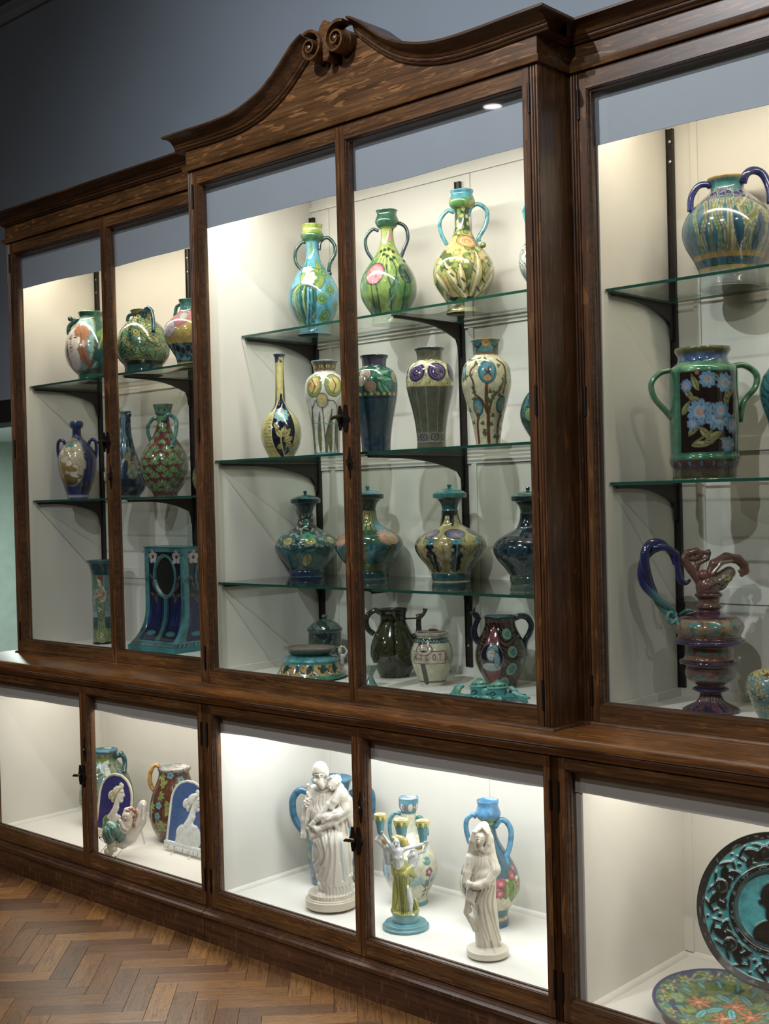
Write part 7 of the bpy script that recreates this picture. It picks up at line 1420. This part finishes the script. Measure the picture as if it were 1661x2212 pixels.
f.chain([(950,1340,40),(900,1300,50),(870,1320,60),(880,1370,60)], [52,56,52,42], GN); f.ell((880,1260,50), (34,26,30), '7fa896', 20, k=6); f.chain([(850,1290,60),(835,1340,60),(850,1390,55)], [22,22,18], GN)
f.chain([(890,1390,50),(880,1450,40),(860,1490,30)], [38,34,24], 'd2c6a0'); f.ell((850,1465,60), (24,26,18), 'd8ccaa', k=4); f.ell((905,1450,60), (26,24,18), 'd8ccaa', k=4); f.ell((930,1420,50), (26,20,18), 'cabfa2', k=4); f.chain([(840,1500,30),(880,1490,40)], [16,14], 'd2c6a0', k=4)
for pts in ([(850,1465),(840,1450),(852,1445),(862,1460)], [(905,1450),(895,1438),(908,1432),(918,1448)], [(1100,1150),(1070,1230),(1040,1290)], [(1125,1160),(1100,1250),(1050,1340)], [(1140,1180),(1110,1280)], [(860,1290),(880,1350)], [(885,1280),(900,1350)], [(910,1290),(920,1340)]): f.groove(pts, 4, 4)
f.paint([(860,1290),(880,1350)], 6, '2f5f58'); f.paint([(900,1280),(915,1350)], 5, '2f5f58'); f.spot(998, 1192, 4, 3, '5a3a2c').spot(1018, 1190, 4, 3, '5a3a2c'); f.paint([(1000,1222),(1014,1220)], 2, '9a4a3c')
o = f.build('reclining_merman', 'small ceramic merman with red hair and green tail lying in a pale shell', 'figurine', material=M_MAJ)
P0 = f.P; dz_ = None
def W2(f, x, y, d): return np.array(RH*(x-f.x0)*f.s+FH*d*f.s+np.array([0, 0, (f.y0-y)*f.s]))
shift = min((W2(f, 850, 1512, 30)[2]), 0)
es = tag(empty('wire_easel', tuple(map(float, f.P))), 'thin wire easel with black tipped legs carrying the reclining merman', 'stand')
for a, b in (((800,1352,80),(858,1400,70)), ((858,1398,70),(776,1490,70)), ((928,1372,80),(980,1432,60)), ((980,1430,60),(915,1544,70)), ((858,1400,70),(1090,1310,-40)), ((980,1430,60),(1090,1310,-40)), ((1088,1300,-40),(1108,1456,-90)), ((1096,1300,-40),(1116,1450,-90))):
    A_, B_ = W2(f, *a), W2(f, *b)
    for q in (A_, B_): q[2] = max(q[2], .0015)
    wires(es, [tuple(A_), tuple(B_)], .0011, 'wire')
for a in ((776,1488,70),(915,1540,70),(800,1352,80),(928,1372,80)):
    A_ = W2(f, *a); A_[2] = max(A_[2], .003); mb = MB(); mb.tube([tuple(A_), tuple(A_+np.array([.003,-.002,.008]))], .0022, 8); mb.build('rubber_tip', M_BLACK, es)
o.location.z += .004
# wire stand under the pale plaque
es = tag(empty('plaque_stand', tuple(map(float, at(1420/3.611, 1430+1520/3.611, 2, .142)))), 'clear wire feet holding up the pale blue plaque', 'stand')
for xx in (-.06, .05):
    for a, b in (((xx,.0,.012),(xx-.004,-.012,.0)), ((xx,.0,.012),(xx+.004,-.010,.0)), ((xx,.0,.010),(xx,.05,.001))): wires(es, [a, b], .0012, 'wire')
# ---- mermaid by the middle stile
f = Fig('E', 1335, 2000, 'Cf', .30, 3.2, 6)
f.ell((1345,1985,0), (50,16,44), 'a8b8a0'); f.chain([(1335,1970,10),(1310,1915,10),(1318,1860,10),(1325,1810,10)], [30,30,28,24], 'd8d3cc'); f.ell((1328,1812,14), (34,24,22), 'ddd8ce'); f.ell((1302,1765,16), (26,30,26), 'ddd0c0', k=4)
for q in range(10): a = q*.7; f.ell((1300+22*math.cos(a), 1745+16*math.sin(a), 10+8*math.sin(q)), (11,10,12), 'c9b070', k=3)
f.chain([(1350,1810,10),(1378,1770,10),(1350,1725,10)], [13,11,9], 'ddd8ce', k=4); f.chain([(1350,1725,10),(1320,1718,10)], [9,8], 'ddd8ce', k=4); f.chain([(1340,1950,15),(1375,1985,20),(1360,2000,20)], [22,15,9], 'c9b8b0')
for q in range(24): f.spot(1290+(q*37) % 70, 1880+(q*23) % 90, 3.5, 3, '7a3a4a')
f.build('mermaid_figurine', 'small white mermaid with blond hair and speckled tail beside the middle door stile', 'figurine', material=M_MAJ)
# ---- turquoise double inkstand
f = Fig('F', 1200, 1930, 'Cf', .15, 4.2, 8, plane=True, slope=.12); TQ1, TQ2 = '3f9c96', '2c7d7c'
f.box((1200,1925,0), (230,14,80), TQ2, rnd=6); f.chain([(960,1915,20),(1440,1945,20)], [18,18], TQ1)
for cx, cy in ((1125,1865),(1262,1880)):
    f.cyl(cx, cy-30, cy+50, 62, TQ1, d=0, k=8); f.cyl(cx, cy-36, cy-26, 70, '5fb0a4', k=3); f.ell((cx, cy-50, 0), (52,30,52), '5a9f7c', k=4); f.ell((cx, cy-80, 0), (20,16,20), TQ2, k=3)
    for q in range(8): a = q*.785; f.ell((cx+46*math.sin(a), cy-50, 46*math.cos(a)), (12,10,12), '2f6f68', k=2)
    f.paint([(cx-30,cy+20),(cx-10,cy),(cx+14,cy+14),(cx-4,cy+34)], 5, '16443f'); f.spot(cx, cy+12, 44, 30, '8aa060') if False else None
f.chain([(1020,1925,40),(960,1900,60),(985,1845,50),(1010,1835,40)], [30,26,24,18], TQ1); f.chain([(960,1905,60),(895,1905,60),(878,1895,60)], [22,16,8], '6fb89c'); f.ell((980,1925,50), (36,18,24), TQ2); f.ell((995,1860,60), (22,26,20), '79b07c')
f.chain([(1360,1930,30),(1400,1880,40),(1385,1850,40)], [30,28,20], TQ1); f.chain([(1400,1890,50),(1470,1920,60),(1520,1925,60)], [26,22,12], TQ1); f.chain([(1430,1930,50),(1500,1955,60)], [22,14], TQ2); f.ell((1395,1875,60), (18,22,16), '22304a', k=3)
f.ell((1125,1925,80), (44,26,16), TQ1, k=4); f.ell((1215,1925,80), (34,22,20), '4fa898', k=4); f.ell((1290,1935,80), (46,26,16), TQ1, k=4); f.ell((1195,1880,50), (24,34,20), '4fa898')
for pts in ([(1240,1900),(1270,1925),(1300,1915)], [(1100,1905),(1130,1930),(1150,1915)], [(1420,1900),(1450,1925)], [(940,1890),(965,1915)]): f.groove(pts, 5, 5); f.paint(pts, 5, '1c5652')
f.build('double_inkstand', 'turquoise majolica double inkstand with scrolled dolphin ends at the case front', 'inkstand', material=M_MAJ)
# ---- snake-handled ewer
p = Pot('H', 872, 2012, 'Rf', [(1236,88),(1244,92),(1256,90),(1268,76),(1285,72),(1308,74),(1322,86),(1334,86),(1346,72),(1360,84),(1376,130),(1392,180),(1420,214),(1455,232),(1490,224),(1520,208),(1535,212),(1552,236),(1562,238),(1574,222),(1586,168),(1610,160),(1650,164),(1676,172),(1690,200),(1704,202),(1714,186),(1722,160),(1745,160),(1780,166),(1820,150),(1850,104),(1866,88),(1878,112),(1888,122),(1898,110),(1908,68),(1940,72),(1975,96),(2000,140),(2018,176),(2030,190),(2042,184)], NT=200, NR=200, inner='2a1c18')
p.fill('7a5a44', '8a6a50', 40, 3, .7); p.band(1230, 1400, '5a3230', '6a4444', 30); p.band(1272, 1310, '6a5a38', '7a4a3c', 20); p.noise(1360, 1400, '2c2c5a', 8, .3, 4); p.band(1405, 1520, '8f7a58', '9a8060', 30)
p.noise(1400, 1530, '7a4038', 16, .45, 8, .8)
for th in (-.75, -.1, .55, 1.4, 2.4, -1.7, 3.1):
    def Lp(y_, off): return (0, y_, th+off)
    p.line([(0,1440,th-.16),(0,1425,th),(0,1450,th+.08),(0,1490,th+.0),(0,1500,th-.2)], '3f8a84', 10, n=1, sm=0); p.line([(0,1430,th),(0,1418,th+.14),(0,1440,th+.26)], '3f8a84', 7, n=1, sm=0); p.line([(0,1480,th+.02),(0,1500,th+.2)], '3f8a84', 6, n=1, sm=0)
p.band(1522, 1545, '4a2a28'); p.band(1545, 1580, '2c2e5c', '40345a', 20); p.band(1580, 1680, '7a5a44', '8a5a48', 26)
for k in range(8): p.line([(0,1630,k*.785),(0,1614,k*.785+.15),(0,1640,k*.785+.3),(0,1622,k*.785+.5)], '3f7c74', 8, n=1, sm=0)
p.band(1680, 1716, '3a2430', '5a3a3c', 10); p.band(1702, 1712, '34407a'); p.band(1720, 1860, '6a4840', '7a5648', 26)
for k in range(7): p.line([(0,1790,k*.9),(0,1775,k*.9+.15),(0,1800,k*.9+.3),(0,1785,k*.9+.5)], '3f7c74', 8, n=1, sm=0)
p.band(1868, 1900, '2c2a50', '3a2c40', 20); p.band(1905, 2050, '4a2a2c', '5a3c4c', 12, streak=3); p.stripes(1908, 2010, 22, '6a4448', .35); p.noise(1990, 2050, '2c2c50', 14, 0, 6)
p.disp += np.where((p.Yg > 1908) & (p.Yg < 2030), 4*np.sin(p.T*22), 0)
o = p.build('snake_ewer', 'tall brown tiered ewer with a twisted blue snake handle and dragon head spout', 'ewer')
g = Fig('H', 872, 2012, 'Rf', None, 3.2, 8); g.P = p.P; BR = '6f4a3c'; g.x0 = 872
def X3(x, y, d=0): return (x+14, y, d)
g.chain([X3(855,1240),X3(850,1190),X3(830,1130)], [70,78,40], BR); g.chain([X3(850,1190),X3(930,1160),X3(1000,1100)], [62,60,44], '76604c'); g.chain([X3(860,1130,10),X3(900,1040,10),X3(980,995,10),X3(1060,1010,10),X3(1100,1050,10),X3(1110,1090,10),X3(1085,1115,10)], [34,36,34,32,30,25,16], BR); g.chain([X3(880,1100,40),X3(940,1030,40),X3(1010,1020,40)], [14,14,10], '8a6a50', k=4); g.ell(X3(1075,1090,10), (16,16,18), BR, k=3)
g.ell(X3(975,1130,30), (42,36,34), '7a6a50'); 
for q in range(6): a = q*1.05; g.ell(X3(970+18*math.cos(a),1130+16*math.sin(a),62), (9,9,6), 'a09a58', k=2)
g.ell(X3(820,1110,30), (42,38,34), '6f4444'); g.chain([X3(700,1010),X3(740,1070),X3(800,1150)], [26,28,34], BR); g.chain([X3(690,1000),X3(720,960),X3(780,945),X3(810,975),X3(760,1000),X3(715,995)], [25,25,24,20,18,16], BR, k=4); g.chain([X3(780,950),X3(840,960),X3(868,945)], [18,14,10], BR, k=4); g.chain([X3(868,965),X3(855,1000),X3(790,1030),X3(770,1090)], [14,16,20,22], BR, k=4); g.ell(X3(862,958,6), (18,15,14), BR, k=3)
g.groove([X3(820,1210)[:2],X3(900,1200)[:2],X3(960,1160)[:2]], 5, 4); g.groove([X3(840,1160)[:2],X3(870,1120)[:2]], 5, 4); g.spot(*X3(815,1105)[:2], 26, 22, '8a4a48'); g.paint([X3(850,1190)[:2],X3(900,1170)[:2],X3(940,1180)[:2]], 5, '24283c')
h_ = g.build('dragon_spout', None, None, material=M_MAJ, parent=o, ground=False)
def TW(pts, rs, name, c, c2):
    P = cr(pts, 10); n_ = len(P); mbs = []
    for ph in (0, math.pi):
        W3 = []; 
        for i, q in enumerate(P):
            t = P[min(i+1, n_-1)]-P[max(i-1, 0)]; t2 = np.array([-t[1], t[0]])/max(1e-6, math.hypot(t[0], t[1])); a = ph+i/n_*10.5; r = np.interp(i/(n_-1), np.linspace(0, 1, len(rs)), rs)
            W3.append(np.array(p.W(q[0]+t2[0]*r*.62*math.cos(a), q[1]+t2[1]*r*.62*math.cos(a), q[2]+r*.62*math.sin(a))))
        rr = [np.interp(i/(n_-1), np.linspace(0, 1, len(rs)), rs)*.88*p.s for i in range(n_)]
        V_, F_ = tubeg(W3, rr, 12); mbs.append((V_, F_, np.repeat(np.arange(n_), 12)/n_))
    V_ = np.concatenate([mbs[0][0], mbs[1][0]]); F_ = mbs[0][1]+[[q+len(mbs[0][0]) for q in f_] for f_ in mbs[1][1]]; t = np.concatenate([mbs[0][2], mbs[1][2]])[:, None]
    return mesh_obj(name, V_, F_, C3(c)*(1-sst(.6, .8, t))+C3(c2)*sst(.6, .8, t)+0*V_, M_MAJ, parent=o)
TW([(-236,1040,0),(-210,1150,0),(-214,1040,0)][:0]+[(-205,1030,0),(-235,960,0),(-300,905,0),(-370,905,0),(-420,960,0),(-435,1060,0),(-420,1150,0),(-380,1220,0),(-330,1290,0),(-270,1350,0),(-230,1385,0)], [22,24,30,34,36,36,34,32,30,26,20], 'snake_handle', '232a5a', '3f7f7a')
handle(p, o, [(-255,940,12),(-218,960,20),(-212,1060,26),(-200,1130,30),(-165,1160,36),(-130,1140,40)], 18, '252c5c', '1a2048', 'snake_head', taper=[16, 20, 20, 20, 20, 16, 10])
handle(p, o, [(-232,1372,10),(-275,1360,30),(-290,1400,34),(-262,1432,30),(-225,1400,24),(-235,1370,20)], 13, '4f988a', '3a7a70', 'snake_tail'); handle(p, o, [(-225,1400,24),(-215,1445,40),(-180,1462,70),(-140,1452,100)], 12, '4f988a', '3a7a70', 'snake_tail', taper=[13, 12, 10, 4]); handle(p, o, [(-200,1375,10),(-160,1345,60),(-120,1350,70)], 13, '2f6a5c', '3a7a70', 'snake_tail', taper=[10, 15, 6])
# ---- blue clock case
A0 = at(382, 1413.5, 2, .93); Lb = at(282.5, 1406.6, 2, .93); xr, yf_ = float(A0[0]), float(A0[1])
T0 = at(396, 1182, 1, yf_+.075); T1 = at(311.6, 1182.3, 1, yf_+.075); wt = float(T0[0]-T1[0]); hh = float(T0[2])-.93
cxm = (float(T0[0])+float(T1[0]))/2; cym = yf_+.075+wt/2
ck = tag(empty('mantel_clock_case', (cxm, cym, .93)), 'tall blue and turquoise clock case with flared foot, oval opening and white flowers', 'clock case')
def flr(t): return max(0, 1-(t-.045)/.45)**3.0
def clk_x(t): return wt/2+.024*flr(t)
def clk_y(t): return wt/2+.078*flr(t)
n_h = 40; m = MB(); rings = []
for i in range(n_h+1):
    t = .05+.95*i/n_h; wx_, wy_ = clk_x(t)-.018, clk_y(t)-.018; rings.append([(sx*wx_, sy*wy_, hh*t) for sx, sy in ((-1,-1),(1,-1),(1,1),(-1,1))])
m.loft(rings, True, True); 
def clock_paint(u, v):  # u -1..1, v 0..1 upward
    pass
NU, NV = 110, 190
def clock_face(axis):
    uu = np.linspace(-1, 1, NU); vv = np.linspace(.045, 1, NV); Ug, Vg = np.meshgrid(uu, vv); wx_ = np.array([clk_x(t) for t in vv])[:, None]; wy_ = np.array([clk_y(t) for t in vv])[:, None]
    col = np.tile(C3('3f8f92'), Ug.shape+(1,)); col = mixa(col, sst(0, .8, vnoise(Ug*6, Vg*14, 3)), '2a6c74')
    ins = (np.abs(Ug) < .80)*(Vg > .10)*(Vg < .95); round_ = ((np.abs(Ug)-.62)/.18)**2+((.14-Vg)/.06)**2; ins = ins*((Vg > .15)+(np.abs(Ug) < .62)+(round_ < 1) > 0)
    col = mixa(col, ins*1.0, '1c2350'); col = mixa(col, ins*(Vg > .52)*1.0, '161a2c'); col = mixa(col, ins*(Vg < .50)*(Vg > .24)*sst(-.1, .6, vnoise(Ug*22, Vg*4, 8)), '2e3f7c'); dep = -.004*ins
    X, Y = Ug, (Vg-.72)*hh/(wt/2)*1.0
    for sx in (-1, 1):
        for q in range(5):
            a = q*1.257+.3; col = mixa(col, blob(X, Y, sx*.60+.12*math.cos(a), .58+.12*math.sin(a), .10, .085, a, .02), 'c9b9b4')
        col = mixa(col, blob(X, Y, sx*.60, .58, .055, .055, 0, .02), '3a2a24')
        for (cx, cy, r) in ((.50,-.42,.5),(.62,-.28,1.2),(.42,-.62,2.0),(.66,-.60,.2),(.5,-.75,1.0),(.70,-.05,.7)): col = mixa(col, blob(X, Y, sx*cx, cy, .14, .07, sx*r, .02), '2c2622'); col = mixa(col, blob(X, Y, sx*cx, cy, .11, .05, sx*r, .02), '5a4c48')
    col = mixa(col, ins*(np.abs(Ug) < .13)*(Vg < .55)*1.0, '1c2c34'); col = mixa(col, ins*(np.abs(Ug) < .085)*(Vg < .55)*1.0, '2a6f74')
    for sx in (-1, 1): col = mixa(col, blob(Ug, Vg, sx*.42, .165, .34, .038, 0, .008), '10182a'); col = mixa(col, blob(Ug, Vg, sx*.46, .165, .20, .022, 0, .008), '2a8088'); col = mixa(col, ins*(np.abs(Ug-sx*.2) < .03)*(Vg < .5)*1.0, '101828')
    e = np.sqrt((X/.50)**2+((Y+.02)/.60)**2); col = mixa(col, (e < 1.16)*1.0, '2a7d80'); col = mixa(col, (e < 1.0)*1.0, '24211f'); dep = np.where(e < 1.16, .002, dep); dep = np.where(e < 1.0, -.012, dep)
    band_ = Vg < .085; col = mixa(col, band_*1.0, '1c4a50'); lx = (Ug*18) % 1; col = mixa(col, band_*(Vg > .055)*(Vg < .08)*((lx < .25)+((lx > .5)*(np.sin(Ug*61) > 0)) > 0)*1.0, '5f8f8c')
    if axis == 'front': V_ = np.stack([Ug*wx_, -(wy_+dep)+0*Ug, Vg*hh], -1)
    else: V_ = np.stack([wx_+dep+0*Ug, Ug*wy_, Vg*hh], -1)
    V_ = V_.reshape(-1, 3); i = np.arange(NV-1)[:, None]*NU; j = np.arange(NU-1)[None]; F_ = np.stack([i+j, i+j+1, i+NU+j+1, i+NU+j], -1).reshape(-1, 4).tolist()
    return mesh_obj('glazed_face', V_, F_, col.reshape(-1, 3), M_GLZ, parent=ck)
mm = plain('clock_glaze', lin('2c747a'), .2); m.build('clock_body', mm, ck, False); clock_face('front'); clock_face('side')
for i in range(2): pass
m = MB(); wq, wq2 = clk_x(.05)+.004, clk_y(.05)+.004; m.box((-wq, -wq2, 0), (wq, wq2, .022)); m.build('clock_foot', mm, ck, False)
m = MB(); wq = clk_x(1)+.002; m.loft([[(sx*w2, sy*w2, z) for sx, sy in ((-1,-1),(1,-1),(1,1),(-1,1))] for w2, z in ((wq, hh-.004), (wq+.002, hh), (wq-.010, hh+.001), (wq-.012, hh-.03))], True, True); m.build('clock_rim', mm, ck, False)
